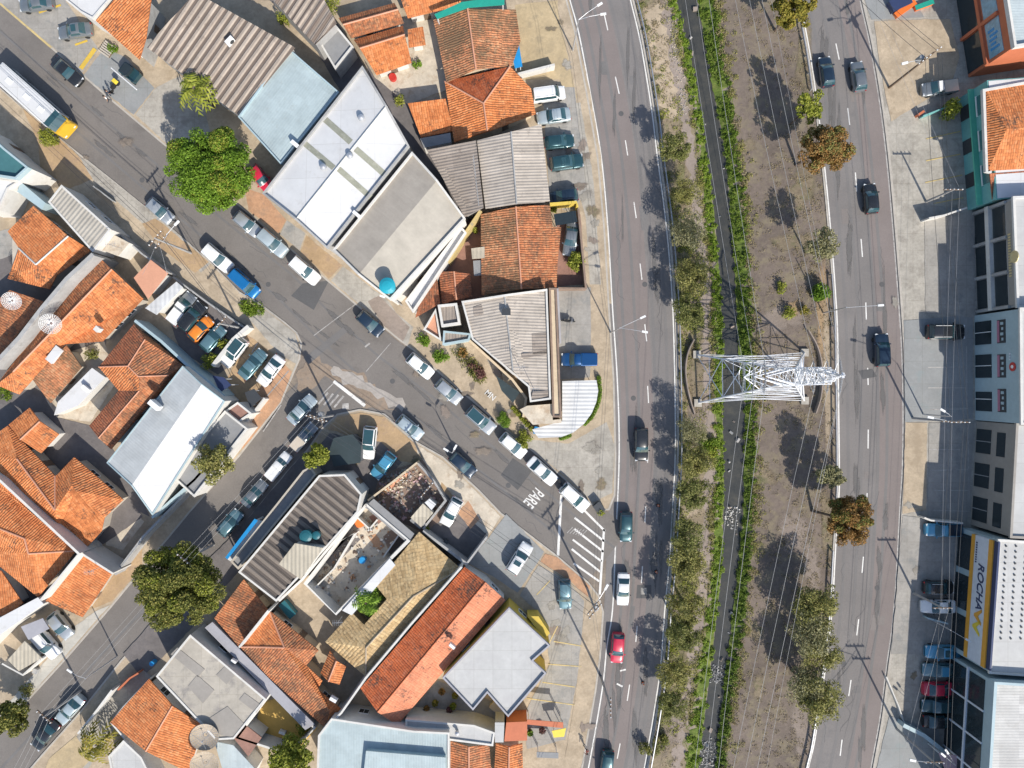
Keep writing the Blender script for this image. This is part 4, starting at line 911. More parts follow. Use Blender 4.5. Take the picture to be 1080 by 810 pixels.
building(H_, 'large house with bright orange wings around a dark notch', H_, [(-22, 470, 3.8), (8, 449, 3.8), (58, 502, 3.8), (61, 500, 3.8), (78, 482, 3.8), (130, 527, 3.8), (110, 546, 3.8), (107, 560, 3.8), (89, 580, 3.8), (62, 563, 3.8), (-22, 494, 3.8), (58, 538, 5.4), (76, 512, 5.2), (80, 518, 5.2), (18, 470+14, 5.0)],
   [([1, 2, 11, 14], 1), ([2, 3, 12, 11], 1), ([3, 4, 12], 0), ([4, 5, 6, 13, 12], 1), ([12, 13, 6, 7, 8, 9, 11], 0), ([14, 11, 9, 10, 0], 0), ([1, 14, 0], 0)], [0, 1, 2, 4, 5, 6, 7, 8, 9, 10], 'beige_wall', ('tile_bright', 'tile_orange'), ridge=[(2, 11), (11, 14)])
building(H_, 'large house with bright orange roof and white bordered cross gable at the left edge', H_, [(-22, 498, 3.6), (2, 514, 3.6), (80, 581, 3.6), (40, 630, 3.6), (-22, 580, 3.6), (-22, 549, 5.0), (26, 568, 5.0), (30, 584, 5.0), (-22, 584, 4.6)],
   [([0, 1, 2, 7, 6, 5], 1), ([5, 6, 7, 4], 0), ([4, 7, 2, 3], 0)], [0, 1, 2, 3, 4], 'beige_wall', ('tile_bright', 'tile_orange'), ridge=[(5, 6), (6, 7), (7, 2)])
building(H_, 'house with worn bright orange single pitch roof facing the side street', H_, [(87, 586, 4.2), (118, 605, 3.4), (87, 651, 3.4), (48, 634, 4.2)], [([0, 1, 2, 3], 0)], [0, 1, 2, 3], 'beige_wall', ('tile_orange',))
flat(H_, 'small orange roof at the left edge above the carport', H_, [(-20, 600), (1, 602), (24, 636), (6, 652), (-20, 640)], 3.2, 'tile_bright', dh=.7, win=False)
flat('carport', 'carport with lilac grey flat roof beside the white cars', 'carport', [(22, 661), (45, 652), (52, 663), (30, 675)], 2.6, 'lavender_roof', 'white_wall', win=False)
flat('carport', 'carport of pale and beige sheet strips at the lower left', 'carport', [(8, 696), (26, 676), (44, 694), (20, 708)], 2.6, 'sheet_cream', 'grey_wall', win=False)
flat('annexe', 'white flat roofed strip above the lilac carport', 'annexe', [(-20, 662), (40, 630), (46, 637), (2, 668), (-20, 690)], 3.2, 'white_roof', 'white_wall', eave=.02, win=False)

# ---------------- south block
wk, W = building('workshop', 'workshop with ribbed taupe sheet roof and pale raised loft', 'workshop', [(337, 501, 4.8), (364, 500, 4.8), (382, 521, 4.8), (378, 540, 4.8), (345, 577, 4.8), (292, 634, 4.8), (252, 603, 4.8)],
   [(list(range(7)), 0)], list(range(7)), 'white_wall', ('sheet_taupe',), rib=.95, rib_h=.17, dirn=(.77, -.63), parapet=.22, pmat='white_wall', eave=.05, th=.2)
flat('roof_loft', 'pale beige raised loft box on the taupe ribbed roof', 'loft', [(311, 573), (341, 578), (317, 611), (294, 595)], 6.6, 'sheet_cream', 'white_wall', eave=.1, win=False)
def roof_patch(root, tri, pts, mat, name='roof_sheet'):
    zz = []
    for x, y in pts:
        h = tri[0].z
        for _ in range(4): w3 = P(x, y, h); h = on_plane(tri[0], tri[1], tri[2], w3.x, w3.y)
        zz.append(P(x, y, h+.05))
    uv, *_ = slope_uv(zz, None); b = MB(); dz = Vector((0, 0, .045)); b.poly(zz, 0, uv); b.poly([z_-dz for z_ in zz][::-1], 0, uv[::-1])
    for i in range(len(zz)): j = (i+1) % len(zz); b.poly([zz[i]-dz, zz[j]-dz, zz[j], zz[i]], 0, [(0, 0), (.02, 0), (.02, .02), (0, .02)])
    b.build(name, mat, root)
roof_patch(cw, (CW[1], CW[2], CW[3]), [(561, 352), (578, 351), (579, 373), (562, 374)], 'sheet_old'); roof_patch(cw, (CW[1], CW[2], CW[3]), [(550, 373), (577, 369), (577, 374), (551, 378)], 'sheet_old'); roof_patch(cw, (CW[1], CW[2], CW[3]), [(562, 413), (579, 412), (579, 420), (560, 421)], 'sheet_old'); roof_patch(cw, (CW[0], CW[1], CW[6]), [(499, 324), (508, 321), (510, 331), (500, 333)], 'sheet_old')
flat('awning', 'dark grey roof strip along the side street front of the taupe workshop', 'awning', [(320, 496), (328, 492), (334, 500), (252, 600), (244, 592)], 3.2, 'grey_roof', 'beige_wall', eave=.02, parapet=.25, pmat='beige_wall', win=False)
flat('canopy', 'dark green slatted canopy at the corner beside the white car', 'canopy', [(352, 462), (372, 458), (381, 470), (380, 488), (352, 492), (347, 476)], 3.0, 'dark_roof', 'dark_wall', eave=.1, win=False)
building(H_, 'house with tan tiled roof around a small planted courtyard', H_, [(442, 561, 3.9), (486, 600, 3.9), (386, 714, 3.9), (343, 677, 3.9), (371, 646, 3.9), (384, 659, 4.4), (408, 632, 4.6), (396, 617, 3.9), (436, 610+19, 5.2), (386, 683, 5.2), (462, 620, 4.0)],
   [([7, 0, 1, 8, 6], 0), ([8, 1, 2, 9], 1), ([6, 8, 9, 5], 0), ([3, 4, 5, 9], 0), ([2, 3, 9], 1)], [0, 1, 2, 3, 4, 5, 6, 7], 'cream_wall', ('tile_tan', 'tile_tan'), ridge=[(8, 9), (8, 1), (9, 2)], ridge_mat='sandy_pave')
building(H_, 'long house with two tone red and salmon roof beside the grey flat roof', H_, [(490, 598, 3.8), (512, 614, 5.0), (533, 633, 3.9), (419, 765, 3.9), (398, 751, 5.0), (380, 726, 3.8)], [([0, 1, 4, 5], 0), ([1, 2, 3, 4], 1)], [0, 1, 2, 3, 4, 5], 'white_wall', ('tile_red', 'tile_salmon'), ridge=[(1, 4)], ridge_mat='tile_red', ridge_r=.06, eave=.15)
flat('shop', 'shop with pale grey notched flat roof and purple edge at the avenue', 'shop', [(537, 640), (580, 680), (562, 696), (576, 709), (536, 755), (514, 730), (499, 748), (467, 714)], 4.1, 'pale_roof', 'yellow_wall', parapet=.3, pmat='lavender_roof', eave=.02, pw=.18)
flat('shop', 'yellow walled entrance bay on the shop with the purple edge', 'entrance', [(556, 650), (568, 650), (580, 668), (574, 674)], 2.8, 'yellow_wall', 'yellow_wall', eave=.02, win=False)
building(H_, 'house with worn red orange hip roof right of the lilac alley roof', H_, [(284, 644, 3.9), (336, 686, 3.9), (323, 702, 4.3), (340, 718, 3.9), (335, 727, 3.9), (360, 748, 3.7), (343, 768, 3.7), (283, 714, 3.9), (253, 682, 3.9), (300, 683, 5.3), (348, 750, 4.6)],
   [([0, 9, 8], 0), ([0, 1, 2, 9], 1), ([9, 2, 3, 4, 5, 10], 0), ([8, 9, 10, 6, 7], 1), ([10, 5, 6], 0)], [0, 1, 2, 3, 4, 5, 6, 7, 8], 'cream_wall', ('tile_orange', 'tile_old'), ridge=[(0, 9), (8, 9)], ridge_mat='salmon_roof')
building(H_, 'house with worn brown red roof left of the white ridge wall', H_, [(257, 611, 3.6), (283, 644, 3.9), (252, 682, 3.8), (226, 652, 3.5)], [([0, 1, 2, 3], 0)], [0, 1, 2, 3], 'cream_wall', ('tile_old',))
gable('shed', 'small shed with two pitch orange roof between tan and red houses', 'shed', (348, 686), (365, 703), (358, 722), (338, 710), 2.8, 3.6, ('tile_orange',), win=False)
flat('annexe', 'long lilac grey alley roof between the red roof and the beige slabs', 'annexe', [(216, 662), (224, 656), (332, 764), (322, 770)], 2.9, 'lavender_roof', 'grey_wall', eave=.02, win=False)
sw, SW = flat('workshop', 'workshop with beige slab roof and dark replaced panels', 'workshop', [(201, 669), (281, 737), (247, 779), (228, 780), (165, 713)], 4.2, 'beige_slab_roof', 'white_wall', parapet=.12, eave=.02)
for q in ([(180, 690), (187, 683), (216, 706), (209, 714)], [(228, 712), (239, 722), (248, 712), (237, 703)], [(252, 738), (270, 752), (276, 744), (258, 731)], [(198, 724), (208, 712), (226, 728), (214, 742)], [(220, 758), (240, 745), (258, 764), (247, 778), (232, 775)]): roof_patch(sw, (SW[0], SW[1], SW[2]), q, 'taupe_wall')
gable(H_, 'house with clean orange gable roof beside the two mesh dishes', H_, (157, 716), (214, 766), (199, 815), (116, 762), 3.6, 4.5, ('tile_orange', 'tile_bright'), t=.02+.48)
flat('warehouse', 'wide pale blue sheet roofed warehouse at the bottom edge', 'warehouse', [(350, 757), (436, 770), (474, 772), (474, 830), (334, 830), (336, 775)], 4.6, 'sheet_blue', 'white_wall', eave=.05, dirn=(0, -1), parapet=.2, pmat='white_wall')
flat('roof_loft', 'raised pale blue roof box on the warehouse at the bottom edge', 'loft', [(386, 792), (470, 799), (470, 830), (382, 830)], 5.4, 'sheet_blue', 'blue_wall', eave=.05, win=False, dirn=(0, -1))
flat('annexe', 'long dirty white roof strip below the yard with potted plants', 'annexe', [(428, 758), (500, 764), (522, 772), (520, 786), (474, 780), (428, 768)], 3.6, 'pale_roof', 'white_wall', eave=.02, parapet=.2, win=False)
gable(H_, 'house with brown orange roof cut by the bottom edge', H_, (474, 781), (516, 786), (520, 835), (470, 835), 3.4, 4.4, ('tile_old',), win=False)
gable(H_, 'small house with orange roof at the bottom edge beside the grey forecourt', H_, (523, 784), (551, 784), (552, 835), (520, 835), 3.0, 3.9, ('tile_orange',), win=False)
flat('annexe', 'block with plain red brown flat roof above the small orange house', 'annexe', [(534, 762), (556, 761), (556, 781), (532, 782)], 3.4, 'red_wall', 'red_wall', eave=.02, win=False)
flat('annexe', 'white block between the red brown flat roof and the dirty white strip', 'annexe', [(522, 762), (532, 762), (531, 783), (522, 783)], 3.8, 'pale_roof', 'white_wall', eave=.02, win=False)
flat('annexe', 'pale blue sheet roof between the mesh dishes and the bottom tree', 'annexe', [(226, 782), (246, 786), (270, 812), (262, 830), (240, 830)], 3.0, 'sheet_paleblue', 'white_wall', eave=.05, win=False)
flat('annexe', 'dark brown flat roof beside the yellow courtyard', 'annexe', [(246, 778), (258, 764), (276, 778), (262, 798)], 2.8, 'terracotta_slab', 'white_wall', eave=.02, win=False)
flat('annexe', 'grey flat roof strip with white rim over the palm yard', 'annexe', [(131, 780), (150, 798), (166, 830), (122, 830), (115, 797)], 3.0, 'pale_roof', 'white_wall', eave=.02, parapet=.2, win=False)
# roofless house under demolition: floor, walls and leftover debris
rh = thing('roofless_house', 'gutted house without a roof, its floor covered with debris', 'house', tuple(P(368, 585)))
q = [P(x, y, .3) for x, y in ((386, 535), (429, 571), (354, 646), (324, 616))]
MB().prism(q, 0, .3).build('floor', 'cream_floor', rh)
def hw(pts, h0, h1, t=.22): return [P(x, y, h1) for x, y in pts], t, h0, h1
b = MB(); 
for pts in ([(386, 532), (431, 570), (354, 648), (322, 616), (386, 532)],): b.wall([P(x, y, 3.0) for x, y in pts], .25, .0, 3.0)
b.build('wall', 'white_wall', rh)
b = MB()
for pts in ([(345, 578), (375, 562), (352, 600), (330, 622)], [(398, 548), (388, 560)], [(420, 565), (404, 588)], [(376, 545), (392, 560)]): b.wall([P(x, y, 1.8) for x, y in pts], .18, .3, 1.8)
b.build('inner_wall', 'white_wall', rh)
q = [P(x, y, 3.2) for x, y in ((411, 589), (417, 596), (371, 649), (361, 644))]
MB().prism(q, 3.02, 3.2).build('roof', 'white_roof', rh)
q = [P(x, y, 2.8) for x, y in ((385, 535), (394, 526), (437, 563), (430, 573))]
MB().prism(q, 2.65, 2.82).build('roof', 'grey_roof', rh)

flat('shed', 'small cream and white roofed shed inside the rubble lot', 'shed', [(433, 546), (446, 531), (457, 541), (444, 556)], 2.3, 'sheet_cream', 'white_wall', eave=.05, win=False)
flat('shed', 'tiny white roofed box at the street side of the rubble lot', 'shed', [(448, 530), (453, 526), (460, 532), (455, 538)], 2.4, 'white_roof', 'white_wall', eave=.05, win=False)
flat('shed', 'tiny grey roofed box at the inner side of the rubble lot', 'shed', [(432, 549), (438, 543), (449, 552), (443, 558)], 1.9, 'grey_roof', 'grey_wall', eave=.05, win=False)
for pts, m_ in (([(343, 592), (372, 562), (380, 569), (350, 600)], 'dark_floor'), ([(389, 545), (397, 541), (404, 549), (396, 555)], 'terracotta_slab'), ([(388, 566), (396, 563), (406, 576), (399, 582)], 'orange_pave'), ([(336, 612), (346, 604), (352, 610), (342, 620)], 'grey_slab'), ([(404, 566), (416, 556), (427, 570), (412, 586)], 'brown_wall')):
    q = [P(x, y, .32) for x, y in pts]; MB().prism(q, .29, .33).build('floor', m_, rh)
# ---------------- right block: shop fronts looking at the avenue
def front(name, label, cat, a, b_, h, depth_px, wall, roofmat, par=.5, dirn=None, roof_wall='white_wall'):
    """a (north) and b_ (south): ground ends of the front; a deep box behind it"""
    A = P(*a); B = P(*b_); d = (B-A).normalized(); back = Vector((-d.y, d.x, 0)); back = back if back.x > 0 else -back
    D = depth_px*S; q = [A, B, B+back*D, A+back*D]; root = thing(name, label, cat, tuple((A+B)/2))
    MB().prism(q, 0, h).build('wall', wall, root)
    b = MB(); b.poly([(p.x, p.y, h+.06) for p in inset([V2(p) for p in q], .12)], 0); uv, *_ = slope_uv([Vector((p.x, p.y, h)) for p in q], dirn); b.uv[0] = uv
    r = b.build('roof', roofmat, root); 
    if par: MB().wall([q[3], q[0], q[1], q[2]], .3, h-.02, h+par).build('parapet', roof_wall, root)
    return root, V2(A), V2(B), (B-A).length
# 1 red framed store
r0, A, B, L = front('store', 'store front with red frame, dark glass and blue panels above', 'store', (1005, -20), (1021, 82), 8.2, 110, 'red_wall', 'sheet_paleblue', .6, (1, 0))
def panel(root, name, mat, u0, u1, z0, z1, dep=.06, par=None): return wall_boxes(root, A, B, [(name, mat, u0, u1, z0, z1, dep, par or root)])[0]
for u0, u1 in ((.3, 7.6), (8.2, L-.4)):
    panel(r0, 'shop_window', 'glass_dark', u0, u1, .2, 3.3); p_ = panel(r0, 'sign_panel', 'glass_blue', u0, u1, 4.4, 6.9)
panel(r0, 'beam', 'red_wall', 0, L, 3.6, 4.1, .3); panel(r0, 'column', 'red_wall', 7.7, 8.1, 0, 7, .35)
for i in range(5): panel(r0, 'lettering', 'blue_plastic', 9.2+.55*i, 9.5+.55*i, 4.8+.2*(i % 2), 5.9+.25*((i*2) % 3), .09)
# 2 green house
r1, A, B, L = front('house', 'green walled house with orange tiled roof between shop fronts', 'house', (1011, 104), (1020, 222), 5.6, 100, 'teal_wall', 'white_roof', 0)
for i in range(3): 
    w_ = panel(r1, 'window', 'glass_teal', 1.2+4.4*i, 3.6+4.4*i, 3.5, 4.9); panel(r1, 'frame', 'white_metal', 1.1+4.4*i, 3.7+4.4*i, 3.3, 3.5, .12, w_)
    panel(r1, 'door', 'dark_metal', 1.4+4.4*i, 3.2+4.4*i, .2, 2.6)
panel(r1, 'ledge', 'green_wall', 0, L, 2.9, 3.1, .7)
V = [P(*v) for v in ((1040, 96, 5.8), (1110, 84, 5.8), (1112, 176, 5.8), (1042, 180, 5.8), (1062, 136, 7.2), (1110, 134, 7.2))]
V += [P(1044, 183, 5.7), P(1112, 178, 5.7), P(1112, 208, 4.9), P(1047, 212, 4.9)]
rf = roof_part(r1, V, [([0, 1, 5, 4], 0), ([4, 5, 2, 3], 0), ([0, 4, 3], 0), ([6, 7, 8, 9], 1)], ['tile_bright', 'tile_dark'])  # dark tile paints the shade on the lower roof strip
MB().wall([P(1110, 82, 6), P(1038, 95, 6), P(1041, 181, 6), P(1046, 181, 6)], .3, 5.55, 6.0).build('parapet', 'white_wall', r1)
# 3 glass front with columns
r2, A, B, L = front('office_building', 'grey office front with tall dark windows between pale columns and a gold round emblem', 'office', (1027, 224), (1031, 330), 7.2, 100, 'grey_wall', 'pale_roof', .3)
for i in range(3):
    u0 = .5+i*4.3
    panel(r2, 'shop_window', 'glass_dark', u0, u0+3.7, .15, 2.6); panel(r2, 'window', 'glass_dark', u0, u0+3.7, 3.6, 5.8)
for i in range(4): panel(r2, 'column', 'grey_wall', max(0, .05+i*4.3-.0), .4+i*4.3, 0, 6.2, .35)
panel(r2, 'beam', 'white_wall', 0, L, 2.7, 3.4, .45)
fs = panel(r2, 'sign_board', 'taupe_wall', .3, L-.3, 6.1, 7.3, .12)
d = (B-A).normalized(); nn = Vector((d.y, -d.x))
for i in range(16):
    u = 4.2+.34*i; panel(r2, 'letter', 'gold', u, u+.2, 6.35, 6.35+.45, .17, fs)
c = A+d*7.2+nn*.25; R = Matrix(((0, d.x, nn.x), (0, d.y, nn.y), (1, 0, 0)))
MB().lathe((c.x, c.y, 7.55), [(.75, 0), (.75, .1), (.55, .12), (.5, .08)], 20, axis=R).build('emblem', 'gold', r2)
# 4 pale blue front
r3, A, B, L = front('office_building', 'pale blue office front with three windows over three dark signs and a red round badge', 'office', (1027, 333), (1028, 443), 8.4, 100, 'blue_wall', 'pale_roof', .25)
for i in range(3):
    u0 = .9+i*4.3; w_ = panel(r3, 'window', 'glass_dark', u0+(.5 if i == 2 else 0), u0+3.0, .3, 3.4); panel(r3, 'frame', 'white_metal', u0+1.4, u0+1.5, .3, 3.4, .1, w_)
    sg = panel(r3, 'sign_board', 'dark_metal', u0+.1, u0+3.0, 4.5, 6.0)
    panel(r3, 'emblem', 'pink_panel', u0+.2, u0+2.9, 4.55, 4.95, .1, sg)
    for j in range(4): panel(r3, 'emblem', 'blue_wall', u0+.4+.65*j, u0+.75+.65*j, 5.15+.2*(j % 2), 5.65, .1, sg)
d = (B-A).normalized(); nn = Vector((d.y, -d.x)); c = A+d*6.9+nn*.03; R = Matrix(((0, d.x, nn.x), (0, d.y, nn.y), (1, 0, 0)))
bd = MB().lathe((c.x, c.y, 7.2), [(.55, 0), (.55, .06), (.3, .08)], 20, axis=R).build('badge', 'red_plastic', r3)
MB().lathe((c.x, c.y, 7.2), [(.22, .08), (.2, .12)], 12, axis=R).build('emblem', 'white_metal', bd)
for j in range(3): panel(r3, 'lettering', 'sign_white', 5.2+.35*j, 5.4+.35*j, 6.6, 6.85)
# 5 taupe front
r4, A, B, L = front('office_building', 'plain taupe front with two columns of tall dark windows', 'office', (1029, 444), (1023, 553), 7.4, 110, 'taupe_wall', 'pale_roof', .3, roof_wall='taupe_wall')
for i in range(3):
    u0 = 1.0+i*4.4; w_ = panel(r4, 'window', 'glass_dark', u0, u0+3.1, .4, 3.2); panel(r4, 'frame', 'grey_metal', u0+1.5, u0+1.6, .4, 3.2, .09, w_); panel(r4, 'window', 'glass_dark', u0+.2, u0+3.2, 4.3, 5.8)
# 6 shop with the yellow and white sign
r5, A, B, L = front('shop', 'shop front with long white sign between orange and yellow bands', 'shop', (1011, 556), (1002, 684), 7.6, 105, 'blue_wall', 'pale_roof', .25)
for i in range(3): panel(r5, 'shop_window', 'glass_dark', .6+i*5.2, 5.0+i*5.2, .15, 2.9)
sg = panel(r5, 'sign_board', 'sign_white', .2, L-.3, 3.3, 7.2, .3)
panel(r5, 'sign_band', 'orange_sign', .2, L-.3, 3.25, 3.9, .36, sg); panel(r5, 'sign_band', 'orange_sign', .2, L-.3, 6.5, 7.25, .36, sg); panel(r5, 'sign_band', 'sign_navy', .2, L-.3, 7.25, 7.95, .2, sg)
def wall_text(body, u, z, size, stretch, mat, par, depth=.33, name='lettering', shear=0):
    cu = bpy.data.curves.new(name, 'FONT'); cu.body = body; cu.size = size; cu.align_x = 'CENTER'; cu.align_y = 'CENTER'; cu.extrude = .03; cu.offset = .015; cu.shear = shear
    o = bpy.data.objects.new(name, cu); COL.objects.link(o); bpy.context.view_layer.update()
    me = bpy.data.meshes.new_from_object(o.evaluated_get(bpy.context.evaluated_depsgraph_get())); bpy.data.objects.remove(o)
    me.materials.clear(); me.materials.append(MATS[mat]); d = (B-A).normalized(); nn = Vector((d.y, -d.x)); c = A+d*u+nn*depth
    M = Matrix(((d.x*stretch, 0, nn.x, c.x), (d.y*stretch, 0, nn.y, c.y), (0, 1, 0, z), (0, 0, 0, 1))); me.transform(Matrix.Translation(-ORG[par.name]) @ M)
    q = bpy.data.objects.new(name, me); COL.objects.link(q); q.parent = par; return q
ORG[sg.name] = ORG[r5.name]
wall_text('ROCHA', 6.3, 5.35, 1.55, 1.05, 'sign_navy', sg, shear=.25)
d = (B-A).normalized(); nn = Vector((d.y, -d.x)); 
def chev(u, z, mat):
    pts = [(0, .75), (.35, .75), (1.0, .1), (1.65, .75), (2.0, .75), (1.15, -.6), (.85, -.6)]; b = MB(); o_ = A+d*u+nn*.31
    f = [Vector((*(o_+d*x), z+y)) for x, y in pts]; g_ = [p+Vector((nn.x, nn.y, 0))*.06 for p in f]; b.poly(g_); b.poly(f[::-1])
    for i in range(len(f)): b.poly([f[i], f[(i+1) % 7], g_[(i+1) % 7], g_[i]])
    b.build('emblem', mat, sg)
chev(9.0, 5.3, 'orange_sign'); chev(10.4, 5.15, 'yellow_plastic')
for i in range(9): panel(r5, 'lettering', 'sign_navy', 1.0+.3*i, 1.18+.3*i, 4.15, 4.4, .34, sg)
for i in range(5):
    for j in range(18):
        p = P(1062+i*10.5-j*.35, 570+j*6.1, 7.8); MB().box((p.x, p.y, 7.73), (.19, .19, .12), .3).build('roof_vent', 'dark_metal', r5)
# 7 glass showroom
r6, A, B, L = front('showroom', 'showroom with dark glass front divided by pale blue frames', 'showroom', (1001, 690), (991, 850), 8.0, 130, 'blue_wall', 'sheet_pale_grey', 1.0, (1, 0), roof_wall='blue_wall')
nP = 5
for i in range(nP):
    u0 = .4+i*(L-.6)/nP; u1 = u0+(L-.6)/nP-.25
    panel(r6, 'shop_window', 'glass_dark', u0, u1, .1, 3.9); panel(r6, 'window', 'glass_dark', u0, u1, 4.3, 7.2); panel(r6, 'mullion', 'sign_white', u1+.02, u1+.23, 0, 7.3, .16)
panel(r6, 'beam', 'sign_white', 0, L, 3.95, 4.25, .22)

# ---------------- garden and plot walls
def bwall(label, pts, h, mat, t=.2, name='boundary_wall', cat='wall', z0=0): return tag(MB().wall([P(x, y, h) for x, y in pts], t, z0, h).build(name, mat), label, cat)
bwall('long pale wall between two rows of orange roofs', [(98, 268), (70, 294), (43, 326), (20, 356), (-10, 388)], 5.6, 'grey_wall', .5)
bwall('white wall between the bright orange houses at the left edge', [(-12, 500), (0, 507), (83, 584), (43, 633)], 5.0, 'white_wall', .3)
bwall('white wall end beside the worn orange roof', [(86, 584), (119, 605)], 4.4, 'white_wall', .25)
bwall('pale street wall in front of the sandy courtyard', [(121, 606), (151, 566), (186, 530), (206, 508)], 2.4, 'grey_wall', .3)
bwall('white wall edge of the pale metal roof shop at the street', [(160, 546), (205, 506), (212, 498)], 3.6, 'blue_wall', .3)
bwall('low grey wall on the pavement by the beige office', [(98, 196), (119, 212)], .9, 'grey_wall', .15)
bwall('street wall of the small terrace and salmon shed', [(127, 248), (150, 268), (178, 288)], 2.2, 'grey_wall', .2)
bwall('white wall across the car yard', [(262, 344), (246, 358), (224, 386)], 1.8, 'white_wall', .5)
bwall('low street wall of the car yard', [(182, 292), (220, 320), (258, 346)], 1.0, 'grey_wall', .2)
bwall('blue grey wall along the hip roof behind the car yard', [(142, 338), (170, 360), (196, 384), (222, 404), (236, 418)], 3.4, 'blue_wall', .35)
bwall('white wall along the brown terracotta annexe', [(279, 420), (262, 442), (246, 466), (240, 480)], 1.6, 'white_wall', .3)
bwall('yellow topped wall behind the mottled brown orange house', [(580, 215), (608, 213), (609, 218)], 2.2, 'yellow_wall', .3)
bwall('yellow wall along the back of the white annexe', [(507, 222), (488, 250), (472, 276)], 3.0, 'pale_yellow_paint', .4)
bwall('front wall of the terracotta yard at the avenue', [(610, 220), (614, 262), (618, 304), (588, 304)], 1.9, 'brown_wall', .25)
bwall('white wall across the yellow paved yard', [(546, 78), (585, 68)], 1.5, 'white_wall', .3)
bwall('cream wall lining the garden of the corner workshop', [(494, 358), (540, 400), (555, 420), (552, 440)], 1.8, 'cream_wall', .3)
bwall('blue white strip wall beside the motorcycle yard', [(588, 304), (590, 340), (591, 362)], 2.0, 'lavender_roof', .25)
bwall('teal side wall beside the shrub in front of the green house', [(974, 122), (990, 116), (1012, 107)], 1.2, 'teal_wall', .14)
bwall('pale side wall below the green house forecourt', [(980, 230), (996, 227), (1020, 219)], 2.0, 'white_wall', .2)
bwall('red topped short wall beside the pickup bay', [(969, 121), (975, 117)], 1.0, 'red_wall', .3)
bwall('pale side wall of the bay below the taupe front', [(975, 546), (982, 549), (1016, 552)], 1.6, 'white_wall', .2)
bwall('pale blue low wall beside the orange banded shop', [(978, 652), (1000, 658)], 1.2, 'blue_wall', .2)
bwall('pale blue sloping side wall of the showroom yard', [(953, 765), (975, 776), (1005, 800)], 1.6, 'blue_wall', .5)
bwall('low wall with white line in front of the showroom yard', [(935, 714), (948, 745), (955, 766)], .6, 'white_wall', .15)
bwall('cream rubble lot wall beside the workshop canopy', [(388, 528), (412, 510), (440, 488)], 2.4, 'cream_wall', .25)
bwall('front wall of the rubble lot', [(440, 488), (458, 508), (470, 528), (446, 558)], 1.6, 'grey_wall', .25)
bwall('wall between the dark yard and the blue slab yard', [(514, 566), (492, 595), (446, 560)], 2.4, 'grey_wall', .25)
bwall('white front wall of the palm yard at the side street', [(118, 728), (100, 752), (82, 774)], 2.2, 'white_wall', .25)
bwall('white edge wall between the palm yard and the orange gable', [(157, 717), (130, 746), (117, 762), (132, 780), (115, 798)], 2.6, 'white_wall', .2)
bwall('red framed gate wall beside the beige slab workshop', [(124, 728), (136, 716), (146, 710)], 1.4, 'red_wall', .2)
bwall('white framed wall round the yellow courtyard', [(286, 731), (332, 768), (306, 796), (250, 778), (286, 731)], 2.8, 'white_wall', .25)
bwall('white parapet between tan and two tone roofs', [(487, 598), (434, 658), (386, 715), (360, 752), (340, 772)], 4.5, 'white_wall', .25)
bwall('white ridge wall between the worn red roofs', [(283, 644), (252, 683)], 5.0, 'white_wall', .25)
bwall('white edge wall left of the gutted house', [(382, 520), (378, 542), (345, 580), (318, 612), (294, 634)], 3.2, 'white_wall', .3)
bwall('white wall beside the lower left carport', [(2, 700), (24, 712), (44, 694)], 1.8, 'white_wall', .2)
bwall('curved retaining wall left of the pylon', spline([(732.5, 358), (726, 372), (723.5, 390), (726, 412), (733, 437)], 5), .8, 'path_dirt', .14, 'retaining_wall')
bwall('curved retaining wall right of the pylon', spline([(853, 348), (862, 364), (867, 382), (868, 402), (866, 420), (861, 436)], 5), .8, 'path_dirt', .14, 'retaining_wall')
